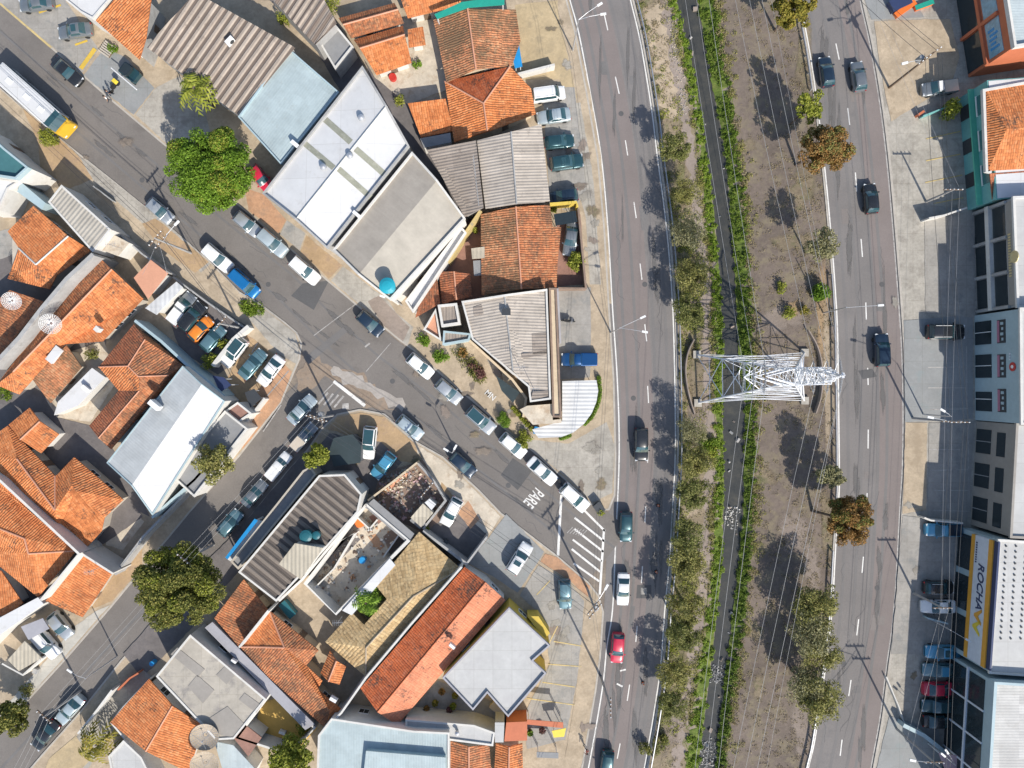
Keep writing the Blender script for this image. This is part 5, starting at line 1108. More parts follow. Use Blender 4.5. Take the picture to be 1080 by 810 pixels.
# ================================================================== vehicles
PAINTS = dict(white=paint('white', (.74, .74, .73)), silver=paint('silver', (.44, .465, .48), .45, .3), pale=paint('pale', (.46, .53, .55), .35, .3), grey=paint('grey', (.20, .22, .235), .4, .3), black=paint('black', (.022, .024, .027), .1, .25),
   navy=paint('navy', (.018, .035, .06), .2), blue=paint('blue', (.012, .16, .40), .2), deepblue=paint('deepblue', (.012, .075, .22), .3), teal=paint('teal', (.03, .085, .10), .4), steelblue=paint('steelblue', (.13, .235, .27), .3), red=paint('red', (.52, .025, .06)), orange=paint('orange', (.78, .23, .025)), yellow=paint('yellow', (.7, .42, .03)), skyblue=paint('skyblue', (.08, .30, .46), .2), beige=paint('beige', (.58, .50, .40)))
PAINTS['glassroof'] = MATS['glass_car']
CT = dict(  # length, width, belt stations (x/L, w/W, top z), cabin: rear base, rear top, front top, front base, roof z
 hatch=dict(L=3.95, W=1.72, st=[(-.5, .80, .74), (-.485, .91, .90), (-.42, .98, .97), (-.2, 1, .98), (.05, 1, .97), (.22, .995, .95), (.34, .975, .89), (.44, .92, .80), (.48, .82, .71), (.5, .68, .60)], cab=(-.475, -.36, .02, .23), rz=1.48),
 sedan=dict(L=4.45, W=1.75, st=[(-.5, .78, .72), (-.485, .90, .92), (-.40, .97, .99), (-.3, 1, 1.0), (.05, 1, .97), (.22, .995, .94), (.34, .975, .88), (.44, .92, .79), (.48, .82, .70), (.5, .68, .60)], cab=(-.36, -.20, .03, .21), rz=1.45),
 suv=dict(L=4.35, W=1.82, st=[(-.5, .84, .82), (-.49, .94, 1.0), (-.42, .99, 1.06), (-.2, 1, 1.06), (.05, 1, 1.05), (.24, .995, 1.03), (.36, .98, .98), (.45, .94, .90), (.485, .86, .80), (.5, .74, .68)], cab=(-.485, -.42, .04, .22), rz=1.66),
 pickup=dict(L=4.75, W=1.76, st=[(-.5, .90, .90), (-.49, .96, .98), (-.3, 1, 1.0), (-.02, 1, 1.0), (.05, 1, 1.0), (.24, .995, .98), (.36, .98, .93), (.45, .93, .85), (.485, .84, .76), (.5, .72, .66)], cab=(-.06, -.03, .13, .27), rz=1.56),
 van=dict(L=4.3, W=1.72, st=[(-.5, .90, .82), (-.49, .96, 1.0), (-.42, .99, 1.05), (-.2, 1, 1.05), (.05, 1, 1.05), (.28, .995, 1.03), (.40, .98, .96), (.46, .93, .86), (.49, .84, .76), (.5, .74, .68)], cab=(-.492, -.465, .16, .31), rz=1.85))
def loft(b, secs, mi=0, capa=True, capb=True):
    k = len(b.v); n = len(secs[0])
    for s_ in secs: b.v += [Vector(p) for p in s_]
    for i in range(len(secs)-1):
        for j in range(n-1):
            b.f.append([k+i*n+j, k+i*n+j+1, k+(i+1)*n+j+1, k+(i+1)*n+j]); b.m.append(mi)
    if capa: b.f.append([k+j for j in range(n)]); b.m.append(mi)
    if capb: b.f.append([k+(len(secs)-1)*n+j for j in range(n)][::-1]); b.m.append(mi)
CARM = {}
def car_proto(kind):
    if kind in CARM: return CARM[kind]
    T = CT[kind]; L, W = T['L'], T['W']/2; parts = []
    body = MB(); secs = []
    for x, w, z in T['st']:
        w = w*W; x = x*L
        half = [(x, w*.80, .24), (x, w*.97, .32), (x, w*1.0, .52), (x, w*1.0, z-.20), (x, w*.965, z-.06), (x, w*.86, z), (x, w*.45, z+.025)]
        secs.append([(p[0], -p[1], p[2]) for p in half]+[(p[0], p[1], p[2]) for p in half[::-1]])
    loft(body, secs)
    def belt(x):
        st = T['st']
        for a, c in zip(st[:-1], st[1:]):
            if a[0] <= x/L <= c[0]: t = (x/L-a[0])/(c[0]-a[0]); return (a[1]+(c[1]-a[1])*t)*W, a[2]+(c[2]-a[2])*t
        return W*.8, .8
    r0, r1, f1, f0 = [v*L for v in T['cab']]; rz = T['rz']
    def csec(x, e, crown=0):
        # e: 0 at the belt .. 1 at the roof
        w, z = belt(x); zt = z+(rz-z)*e; wb = w*.93; wt = wb*(1-.17*e)
        return wb, z-.03, wt, zt
    cs = []
    for x, e in ((r0, .0), (r0+(r1-r0)*.5, .55), (r1, .95), ((r1*.6+f1*.4), 1.0), (f1, .965), (f1+(f0-f1)*.5, .55), (f0, .0)):
        wb, zb, wt, zt = csec(x, e); bow = .06 if x > f1-.01 else 0
        half = [(x-bow*1.6*0, wb, zb), (x, wt+.02, zt-.09*e), (x, wt*.88, zt-.02*e), (x+bow, wt*.4, zt+.015*e)]
        cs.append([(p[0], -p[1], p[2]) for p in half]+[(p[0], p[1], p[2]) for p in half[::-1]])
    cab = MB(); loft(cab, cs)
    n0 = len(body.v); body.v += cab.v; body.f += [[i+n0 for i in f] for f in cab.f]; body.m += cab.m
    parts.append(('body', body, 'PAINT', True, None))
    # glass laid just proud of the cabin skin
    def interp(a, c, t): return tuple(a[i]+(c[i]-a[i])*t for i in range(3))
    def screen(i0, i1, ta, tb, trim=.10, up=.012):
        b = MB(); rows = []
        for t in np.linspace(ta, tb, 4):
            sec = [interp(p, q, t) for p, q in zip(cs[i0], cs[i1])]; mid_ = sec[1:7]; a, z = mid_[0], mid_[-1]
            row = [interp(mid_[0], mid_[1], trim*3)]+mid_[1:-1]+[interp(mid_[-1], mid_[-2], trim*3)]
            rows.append([(p[0]+(up if i1 > 3 else -up), p[1], p[2]+up) for p in row])
        loft(b, rows, capa=False, capb=False); return b
    def two(i0, im, i1, trim):
        b = screen(i0, im, .06 if i0 < 3 else .10, 1, trim); c = screen(im, i1, 0, .86 if i0 > 3 else .82, trim)
        n0 = len(b.v); b.v += c.v; b.f += [[i+n0 for i in f] for f in c.f]; b.m += c.m; return b
    parts.append(('windshield', two(4, 5, 6, .12), 'glass_car', True, None))
    parts.append(('rear_window', two(2, 1, 0, .14) if kind not in ('pickup',) else two(2, 1, 0, .16), 'glass_car', True, None))
    for sgn in (-1, 1):
        b = MB(); rows = []
        for t0, (ia, ib, t) in enumerate(((2, 3, .05), (3, 3, 0), (4, 4, 0), (4, 5, .55))):
            sec = [interp(p, q, t) for p, q in zip(cs[ia], cs[ib])]; lo, hi = (sec[0], sec[1]) if sgn < 0 else (sec[-1], sec[-2])
            w_, zb = belt(lo[0]); p = interp(lo, hi, .16); q = interp(lo, hi, .93)
            rows.append([(p[0], p[1]+sgn*.012, p[2]), (q[0], q[1]+sgn*.012, q[2]+.006)])
        loft(b, rows, capa=False, capb=False); parts.append(('side_window', b, 'glass_car', False, None))
    for x in (-.30*L, .31*L):
        for sgn in (-1, 1):
            b = MB(); R = Matrix.Rotation(math.pi/2, 3, 'X'); b.lathe((x, sgn*(W-.10)+.1, .31), [(.2, 0), (.30, .0), (.315, .03), (.315, .17), (.30, .2), (.2, .2)], 16, axis=R); parts.append(('wheel', b, 'rubber', False, None))
    for sgn in (-1, 1):
        w, z = belt(.455*L); b = MB().box((.462*L, sgn*w*.76, z-.09), (.20, .34, .15), -sgn*.35); parts.append(('headlight', b, 'lamp_clear', False, None))
        w, z = belt(-.488*L); b = MB().box((-.488*L, sgn*w*.82, z-.12), (.10, .24, .20), sgn*.25); parts.append(('taillight', b, 'lamp_red', False, None))
        b = MB().box((f0-.22, sgn*(W+.09), 1.0), (.14, .20, .13), sgn*.2); parts.append(('mirror', b, 'PAINT2', False, None))
    if kind == 'pickup':
        w, z = belt(-.3*L); b = MB().box((-.285*L, 0, z+.012), (.39*L, W*1.72, .05)); parts.append(('bed_cover', b, 'BED', False, None))
    CARM[kind] = parts; return parts
MESHES = {}
def car(label, px, py, ang, kind, col, roof=None, sun_roof=False, cat='car', name='parked_car', bed='black_plastic', group=None, scale=1, rack=False):
    parts = car_proto(kind); p = P(px, py, 1.0); z = 0.12
    root = thing(name, label, cat, (p.x, p.y, z), group, dirdeg(ang)); root.scale = (scale,)*3
    for i, (nm, b, mt, smooth, _) in enumerate(parts):
        key = (kind, i)
        if key not in MESHES:
            o = b.build(nm, 'grey_metal', root, smooth=False, local=True); me = o.data; MESHES[key] = me
            if smooth:
                bm = bmesh.new(); bm.from_mesh(me); bmesh.ops.recalc_face_normals(bm, faces=bm.faces[:])
                for e in bm.edges: e.smooth = not (len(e.link_faces) == 2 and e.calc_face_angle(0) > .62)
                for f in bm.faces: f.smooth = True
                bm.to_mesh(me); bm.free()
        else:
            o = bpy.data.objects.new(nm, MESHES[key]); COL.objects.link(o); o.parent = root
        m_ = PAINTS[col] if mt == 'PAINT' else (PAINTS[col] if mt == 'PAINT2' and col != 'white' else MATS['black_plastic']) if mt == 'PAINT2' else (PAINTS.get(bed) or MATS[bed]) if mt == 'BED' else MATS[mt]
        o.material_slots[0].link = 'OBJECT'; o.material_slots[0].material = m_
    T = CT[kind]; L, W = T['L'], T['W']/2; r0, r1, f1, f0 = [v*L for v in T['cab']]; rz = T['rz']
    if roof:
        b = MB(); b.prism(inset([Vector((r1+.08, -W*.70)), Vector((f1-.02, -W*.70)), Vector((f1-.02, W*.70)), Vector((r1+.08, W*.70))], .02), rz-.04, rz+.03); b.build('roof_panel', PAINTS[roof], root, local=True)
    if sun_roof:
        b = MB(); xm = r1*.35+f1*.65; b.box((xm, 0, rz+.02), (.62, W*1.0, .035)); b.build('sunroof', 'glass_car', root, local=True)
    if rack:
        for sgn in (-1, 1): MB().tube((r1+.1, sgn*W*.72, rz+.03), (f1-.05, sgn*W*.72, rz+.03), .025, 5).build('roof_rail', 'white_metal', root, local=True)
    return root
# --- street, upper part and north kerb
car('black sedan driving beside the yellow edge line behind the white bus', 70, 75, 41, 'sedan', 'black', name='moving_car')
car('dark grey car with square sunroof parked on the forecourt with yellow lines', 78, 32, 172, 'sedan', 'grey', sun_roof=True)
car('dark grey car cut by the top edge on the forecourt', 37, 3, 172, 'sedan', 'grey')
car('silver hatchback half under the big green tree beside the street wires', 168, 222, 41, 'hatch', 'silver')
car('silver hatchback peeking out below the big bright tree at the north kerb', 260, 236, 40, 'hatch', 'silver')
car('silver blue car with dark windshield second from the big tree at the north kerb', 287, 256, 41, 'suv', 'pale')
car('red car squeezed between the big green tree and the white warehouse', 275, 188, 50, 'hatch', 'red', bed='red')
car('white van like car parked by the ochre pavement below the white warehouse', 321, 285, 41, 'suv', 'white')
car('white car parked at the west kerb behind the bright blue van', 229, 272, 41, 'suv', 'white')
car('bright blue van parked beside the grass patch', 258, 299, 42, 'van', 'blue', cat='van', name='parked_van', roof='blue')
car('dark teal black car driving through the junction', 390, 341, 42, 'hatch', 'navy', name='moving_car')
car('white hatchback parked first below the junction beside the round bush', 443, 386, 41, 'hatch', 'white')
car('silver white hatchback parked second below the junction beside the pavement letters', 473, 413, 41, 'hatch', 'silver')
car('white car with black glass roof parked beside the round hedge ball', 507, 443, 41, 'suv', 'silver', roof='glassroof')
car('white hatchback parked between the two round bushes and the dark road patch', 541, 470, 41, 'hatch', 'white')
car('white sedan parked beside the white PARE lettering', 572, 497, 42, 'sedan', 'white')
car('white SUV parked at the corner beside the hatched road zone', 606, 525, 43, 'suv', 'white')
car('silver blue hatchback driving beside the ochre corner pavement', 432, 451, 40, 'hatch', 'pale', name='moving_car')
car('black hatchback driving beside the rubble lot', 488, 490, 42, 'hatch', 'navy', name='moving_car')
# --- side street
car('silver sedan driving out of the side street past the corner wires', 318, 432, -47, 'sedan', 'pale', name='moving_car')
car('dark pickup with beige bed cover parked behind the corner pole', 320, 461, -49, 'pickup', 'grey', bed='beige', scale=.9, cat='pickup', name='parked_pickup')
car('small white pickup parked along the side street', 293, 492, -50, 'pickup', 'white', bed='white', scale=.88, cat='pickup', name='parked_pickup')
car('dark grey car in the shade behind the small white pickup', 268, 521, -50, 'sedan', 'grey', scale=.92)
car('teal silver hatchback parked beside the blue edged awning', 242, 552, -50, 'hatch', 'steelblue')
car('silver car with red rear lamps parked at the lower left kerb', 73, 749, 132, 'sedan', 'pale')
car('black car parked lowest at the lower left kerb', 47, 776, 131, 'sedan', 'black')
car('white car under the lilac carport', 48, 679, 50, 'suv', 'white', roof='white')
car('white grey car beside the carport near the pale pavement', 63, 660, 52, 'hatch', 'silver')
# --- car yard
car('grey pickup with white roof and bed at the upper end of the car yard', 191, 325, -52, 'pickup', 'grey', bed='white', cat='pickup', name='parked_pickup', roof='white')
car('black SUV in the car yard between the grey pickup and the orange car', 203, 334, -52, 'suv', 'black')
car('orange compact car in the car yard', 211, 347, -48, 'hatch', 'orange', scale=.95)
car('teal car in the car yard beside the white dividing wall', 224, 357, -50, 'hatch', 'steelblue')
car('white car with black roof glass in the car yard', 246, 371, 128, 'suv', 'white', roof='glassroof', sun_roof=False)
car('pale teal sedan between two white cars in the car yard', 266, 384, -50, 'sedan', 'steelblue')
car('white sedan with black windows nearest the corner in the car yard', 285, 391, 127, 'sedan', 'white')
# --- south yards
car('white SUV with black glass roof beside the dark green canopy', 389, 467, 96, 'suv', 'white', roof='glassroof')
car('bright blue hatchback beside the rubble lot wall', 404, 491, 128, 'hatch', 'skyblue', roof='skyblue')
car('white hatchback parked in the dark yard above the tan roof', 476, 540, 118, 'hatch', 'white')
car('white SUV with dark sunroof on the pale slab yard', 548, 589, -58, 'suv', 'white', sun_roof=True)
car('silver teal hatchback on the grey forecourt by the long shadow', 596, 627, 88, 'hatch', 'steelblue')
# --- north block yards
car('white van with roof rack parked below the painted wall', 579, 99, -8, 'van', 'white', cat='van', name='parked_van', rack=True)
car('pale teal sedan parked between the white van and the dark teal car', 584, 122, 172, 'sedan', 'pale')
car('dark teal car parked beside the purple white roof edge', 590, 149, -6, 'hatch', 'teal')
car('teal grey SUV with square sunroof parked above the dark blue hatchback', 598, 171, -8, 'suv', 'teal', sun_roof=True)
car('dark navy hatchback parked above the yellow topped wall', 594, 207, 172, 'hatch', 'navy')
car('grey car in the terracotta yard beside a palm', 602, 252, 98, 'sedan', 'grey')
car('deep blue pickup in the shade of the corner workshop', 611, 379, 180, 'pickup', 'deepblue', bed='deepblue', cat='pickup', name='parked_pickup')
# --- avenue, left carriageway
car('black SUV driving in the left avenue carriageway', 676.5, 469, 90, 'suv', 'black', name='moving_car')
car('steel blue hatchback driving past the hatched road zone', 660.5, 556, 91, 'hatch', 'teal', name='moving_car')
car('white sedan driving next to the grey road patch', 657.5, 622, 92, 'sedan', 'white', name='moving_car', scale=.95)
car('red hatchback driving near the painted arrows', 651.5, 684, 94, 'hatch', 'red', name='moving_car')
car('dark car cut by the bottom edge of the avenue', 640, 808, 97, 'hatch', 'teal', name='moving_car')
# --- avenue, right carriageway
car('dark teal hatchback partly under the green branch in the right carriageway', 872, 75, -98, 'hatch', 'navy', name='moving_car')
car('grey black hatchback driving beside the dark teal one', 906, 80, -98, 'hatch', 'grey', name='moving_car')
car('shiny black hatchback driving alone in the right carriageway', 919, 209, -95, 'hatch', 'black', name='moving_car')
car('dark SUV driving under the pole shadow', 930.5, 369, -92, 'suv', 'navy', name='moving_car')
# --- right forecourts
car('white and dark flatbed pickup in the shaded sandy bay', 992, 92, 172, 'pickup', 'grey', bed='beige', cat='pickup', name='parked_pickup', roof='white')
car('large black SUV in front of the pale blue office', 998, 350, 0, 'suv', 'black', scale=1.12, rack=True)
car('blue pickup with white hood at the top of the orange banded shop', 996, 559, 180, 'pickup', 'skyblue', bed='navy', cat='pickup', name='parked_pickup')
car('black hatchback with roof rails parked below the blue pickup', 991, 620, 0, 'hatch', 'black', rack=True)
car('white sedan parked beside the black hatchback with roof rails', 990, 640, 180, 'sedan', 'white')
car('light blue car with sunroof first in the showroom row', 995, 688, 180, 'sedan', 'skyblue', sun_roof=True)
car('pale blue sedan second in the showroom row', 992, 707, 180, 'sedan', 'steelblue', roof='skyblue')
car('red car in the showroom row', 992, 727, 0, 'sedan', 'red')
car('teal car below the red car in the showroom row', 991, 745, 180, 'sedan', 'teal', roof='teal')
car('dark car last in the showroom row', 992, 761, 0, 'sedan', 'black')
# --- bus
p = P(30, 103, 2.8); bus = thing('city_bus', 'white bus with orange yellow front entering from the left edge', 'bus', (p.x, p.y, .05), None, dirdeg(41.5))
LB, WB = 10.6, 2.5
def lb(): return MB()
def rr(x0, x1, w, r):
    pts = []
    for cx, cy, a0 in ((x1-r, w-r, 0), (x0+r, w-r, 90), (x0+r, -w+r, 180), (x1-r, -w+r, 270)):
        for k in range(5): t = math.radians(a0+k*22.5); pts.append((cx+r*math.cos(t), cy+r*math.sin(t)))
    return pts
MB().prism(rr(-LB/2, LB/2-.9, WB/2, .15), .35, 3.0).build('body', PAINTS['white'], bus, local=True)
MB().prism(rr(LB/2-.95, LB/2+.25, WB/2-.01, .35), .35, 2.35).build('front', PAINTS['yellow'], bus, local=True)
b = MB(); secs = []
for x, z, w in ((LB/2-1.6, 3.05, 1.16), (LB/2-.75, 3.0, 1.14), (LB/2-.02, 2.42, 1.1)): secs.append([(x, -w, z), (x, -w*.4, z+.03), (x, w*.4, z+.03), (x, w, z)])
loft(b, secs, capa=False, capb=False); 
for i, (x, z) in enumerate(((LB/2-1.35, 2.6), (LB/2-.55, 2.6), (LB/2, 2.36))): pass
b.build('windshield', 'glass_car', bus, local=True)
MB().prism(rr(-LB/2+.1, LB/2-1.5, WB/2-.12, .2), 3.0, 3.09).build('roof', 'white_roof', bus, local=True)
for x in (-3, 0, 2.4): MB().box((x, 0, 3.13), (.8, .7, .10)).build('roof_hatch', 'white_metal', bus, local=True)
for s_ in (-1, 1):
    for i in range(6): MB().box((-4.4+1.5*i, s_*WB/2, 2.05), (1.3, .04, .85)).build('side_window', 'glass_car', bus, local=True)
    for x in (-3, 3.2): MB().lathe((x, s_*(WB/2-.12)+.13, .48), [(.3, 0), (.48, .02), (.48, .24), (.3, .26)], 16, axis=Matrix.Rotation(math.pi/2, 3, 'X')).build('wheel', 'rubber', bus, local=True)
    MB().box((LB/2+.15, s_*1.42, 2.3), (.12, .3, .35)).build('mirror', 'black_plastic', bus, local=True)
    MB().box((LB/2+.22, s_*.85, .8), (.1, .35, .2)).build('headlight', 'lamp_clear', bus, local=True)
# --- motorcycles
def motorcycle(label, px, py, ang, col='black_plastic', box=None):
    p = P(px, py); r = thing('motorcycle', label, 'motorcycle', (p.x, p.y, .13), None, dirdeg(ang)); R = Matrix.Rotation(math.pi/2, 3, 'X')
    for x in (-.65, .65): MB().lathe((x, .06, .3), [(.2, 0), (.29, .01), (.3, .06), (.29, .11), (.2, .12)], 16, axis=R).build('wheel', 'rubber', r, local=True)
    b = MB(); secs = []
    for x, w, z0, z1 in ((-.75, .08, .7, .82), (-.4, .15, .45, .85), (0, .16, .35, .88), (.25, .14, .4, .95), (.45, .08, .6, .9)): secs.append([(x, -w, z0), (x, -w, z1-.05), (x, 0, z1), (x, w, z1-.05), (x, w, z0)])
    loft(b, secs); b.build('body', col, r, local=True)
    MB().box((-.3, 0, .88), (.7, .26, .08)).build('seat', 'rubber', r, local=True)
    MB().tube((.42, -.36, 1.02), (.42, .36, 1.02), .03, 6).tube((.42, 0, 1.0), (.66, 0, .32), .035, 6).build('handlebar', 'steel', r, local=True)
    if box: MB().box((-.68, 0, 1.05), (.5, .5, .45)).build('top_box', box, r, local=True)
    return r
motorcycle('black motorcycle parked alone in the pale yard at the avenue', 599, 339, 5)
motorcycle('motorcycle standing close behind the white SUV at the corner', 591, 509, 60)
motorcycle('motorcycle with bright yellow top box at the repair yard', 123, 94, 130, 'black_plastic', 'yellow_plastic')
# ================================================================== people
def person(label, px, py, ang, top='white_cloth', walk=.2):
    pts = {'hip': (0, 0, .92), 'waist': (0, 0, 1.08), 'chest': (0, .01, 1.32), 'neck': (0, .0, 1.50), 'head': (0, .03, 1.62), 'crown': (0, .02, 1.73)}
    rad = {'hip': .145, 'waist': .13, 'chest': .155, 'neck': .06, 'head': .10, 'crown': .075}
    E = [('hip', 'waist'), ('waist', 'chest'), ('chest', 'neck'), ('neck', 'head'), ('head', 'crown')]
    for s_, k in ((-1, 'l'), (1, 'r')):
        w = walk*s_
        for nm, q, r_ in (('th', (s_*.10, .02, .84), .10), ('kn', (s_*.11, w*.5+.03, .48), .065), ('an', (s_*.11, w, .09), .045), ('to', (s_*.13, w+.17, .04), .035), ('sh', (s_*.19, 0, 1.42), .075), ('el', (s_*.27, -w*.4, 1.14), .05), ('wr', (s_*.27, -w*.6+.12, .92), .035), ('ha', (s_*.26, -w*.6+.2, .86), .035)): pts[k+nm] = q; rad[k+nm] = r_
        E += [('hip', k+'th'), (k+'th', k+'kn'), (k+'kn', k+'an'), (k+'an', k+'to'), ('chest', k+'sh'), (k+'sh', k+'el'), (k+'el', k+'wr'), (k+'wr', k+'ha')]
    names = list(pts); me = bpy.data.meshes.new('person'); me.from_pydata([pts[n_] for n_ in names], [(names.index(a), names.index(b_)) for a, b_ in E], [])
    o = bpy.data.objects.new('person', me); COL.objects.link(o); m_ = o.modifiers.new('s', 'SKIN'); sv = me.skin_vertices[0].data
    for i, n_ in enumerate(names): sv[i].radius = (rad[n_],)*2
    sv[0].use_root = True; o.modifiers.new('d', 'SUBSURF').levels = 1; bpy.context.view_layer.update()
    m2 = bpy.data.meshes.new_from_object(o.evaluated_get(bpy.context.evaluated_depsgraph_get())); bpy.data.objects.remove(o)
    m2.materials.clear(); [m2.materials.append(MATS[t]) for t in ('skin', top, 'dark_cloth')]
    for f in m2.polygons:
        c = f.center; f.use_smooth = True; f.material_index = 2 if c.z < .95 and abs(c.x) < .22 else 1 if (.95 <= c.z < 1.46 and (abs(c.x) < .24 or c.z > 1.2)) else 0
    p = P(px, py); q = bpy.data.objects.new('person', m2); COL.objects.link(q); q.location = (p.x, p.y, .13); q.rotation_euler = (0, 0, dirdeg(ang)-math.pi/2); tag(q, label, 'person')
    MB().lathe((0, .005, 1.62), [(.118, 0), (.120, .06), (.095, .115), (.04, .14)], 12).build('hair', 'hair', q, local=True)
person('person in white top standing at the kerb near the yellow top box', 117, 107, 120)
person('person in dark clothes beside the one in white at the kerb', 119, 101, 300, 'dark_cloth')
person('person in red top walking on the pavement near the forecourt at the bottom', 618, 788, 200, 'red_plastic', .28)

# ================================================================== plants
def leaves(name, centres, n, size, mat, parent=None, seed=1, flat_=.5, local=False):
    """many small leaf faces spread through clumps; centres: (x,y,z,rx,ry,rz)"""
    r = np.random.default_rng(seed); C = np.array(centres, float); w = C[:, 3]*C[:, 4]; idx = r.choice(len(C), n, p=w/w.sum())
    d = r.normal(size=(n, 3)); d /= np.linalg.norm(d, axis=1)[:, None]; rad = r.uniform(.35, 1.0, n)**.55
    pos = C[idx, :3]+d*rad[:, None]*C[idx, 3:6]
    nr = r.normal(size=(n, 3))*.75+d*.6+np.array([0, 0, flat_]); nr /= np.linalg.norm(nr, axis=1)[:, None]
    a = np.cross(nr, r.normal(size=(n, 3))); a /= np.linalg.norm(a, axis=1)[:, None]; b = np.cross(nr, a)
    s_ = size*r.uniform(.6, 1.35, n)[:, None]; a = a*s_; b = b*s_*.62
    V = np.stack([pos-a, pos-b*.9, pos+a, pos+b*.9], 1).reshape(-1, 3)
    o0 = np.array(ORG.get(parent.name, (0, 0, 0))) if parent is not None and not local else 0
    me = bpy.data.meshes.new(name); me.vertices.add(4*n); me.vertices.foreach_set('co', (V-o0).ravel()); me.loops.add(4*n); me.loops.foreach_set('vertex_index', np.arange(4*n)); me.polygons.add(n); me.polygons.foreach_set('loop_start', np.arange(0, 4*n, 4)); me.polygons.foreach_set('loop_total', np.full(n, 4)); me.materials.append(MATS[mat]); me.update()
    o = bpy.data.objects.new(name, me); COL.objects.link(o)
    if parent is not None: o.parent = parent
    return o
def crown_clumps(R, H, zc, k, rs, seed, jitter=.5):
    r = random.Random(seed); out = []
    for i in range(k):
        a = i*2.39996+r.gauss(0, .25); u = min(1.08, math.sqrt((i+.5)/k)+r.gauss(0, .05)); z = r.uniform(-1, 1)
        m_ = math.sqrt(max(0, 1-z*z*.8)); q = rs*r.uniform(.7, 1.3)
        out.append((R*u*m_*math.cos(a), R*u*m_*math.sin(a), zc+H*z, q, q, q*.7))
    return out
def tree_at(label, px, py, R, zc, mat, n=2600, leaf=.2, k=24, seed=1, name='tree', H=None, clump=.34, group=None, cat='tree', lean=(0, 0), z0=.1, trunk_r=None, extra=None):
    g0 = P(px, py, zc); root = thing(name, label, cat, (g0.x-lean[0], g0.y-lean[1], z0), group)
    cl = [(c[0]+lean[0], c[1]+lean[1]) + c[2:] for c in crown_clumps(R*.80, (H or R*.5), zc-z0, k, R*clump, seed)]
    if extra: ex = random.Random(seed+9).sample(cl, int(len(cl)*extra[1])); leaves('crown', ex, int(n*extra[1]*1.2), leaf, extra[0], root, seed+3, local=True)
    leaves('crown', cl, n, leaf, mat, root, seed, local=True)
    b = MB(); tr = trunk_r or max(.06, R*.05); top = Vector((lean[0]*.5, lean[1]*.5, (zc-z0)*.62)); b.tube((0, 0, -.1), top, tr*1.25, 7, tr*.8)
    r = random.Random(seed+5)
    for c in r.sample(cl, min(9, len(cl))): 
        e = Vector(c[:3]); m_ = top.lerp(e, .5)+Vector((0, 0, -.12*R)); b.tube(top*.9, m_, tr*.5, 5, tr*.35); b.tube(m_, e, tr*.35, 5, tr*.12)
    b.build('trunk', 'trunk', root, local=True); return root
tree_at('big dense bright green street tree beside the brown ribbed warehouse', 221, 180, 6.15, 6.6, 'leaf_bright', 60000, .13, 120, 11, H=2.0, clump=.175, extra=('leaf_lime', .15))
tree_at('big dark green tree with yellowish leaves on the side street', 187, 619, 6.3, 7.0, 'leaf_deep', 54000, .135, 120, 12, H=2.2, clump=.16, extra=('leaf_lime', .3))
tree_at('olive tree with gaps beside the grey annexe roof', 225, 488, 2.9, 6.0, 'leaf_olive', 4200, .15, 34, 13, clump=.22)
tree_at('small lime green tree at the corner beside the dark canopy', 335, 481, 1.8, 4.5, 'leaf_lime', 3200, .15, 22, 14)
tree_at('green tree below the yellow courtyard at the bottom edge', 307, 800, 3.2, 5.0, 'leaf_lime', 6000, .17, 40, 15, clump=.24)
tree_at('dark shrub like tree in the lower left corner', 10, 757, 2.6, 3.6, 'leaf_deep', 5200, .17, 34, 16, clump=.26)
tree_at('orange brown tree at the right carriageway opposite the moving cars', 872, 157, 3.5, 6.5, 'leaf_orange', 14000, .12, 70, 21, clump=.19, extra=('leaf_olive', .4), lean=(1.2, 0))
tree_at('orange brown tree leaning over the right carriageway in the lower half', 897, 548, 3.7, 6.0, 'leaf_orange', 13500, .12, 64, 22, clump=.17, extra=('leaf_deep', .3), lean=(2.2, 0))
tree_at('yellow green tree cut by the top edge beside the right carriageway', 837, 6, 3.0, 6.2, 'leaf_yellow', 6500, .17, 44, 23, clump=.2)
tree_at('small bright green tree between the cars and the orange brown tree', 854, 112, 2.3, 6.0, 'leaf_lime', 2600, .16, 26, 24, clump=.22)
tree_at('grey olive tree with wispy crown at the right carriageway', 869, 258, 2.4, 5.6, 'leaf_grey', 3200, .13, 30, 25, clump=.25)
tree_at('grey green tree just above the lower orange brown tree', 877, 503, 2.0, 5.2, 'leaf_grey', 2600, .14, 24, 26, clump=.26)
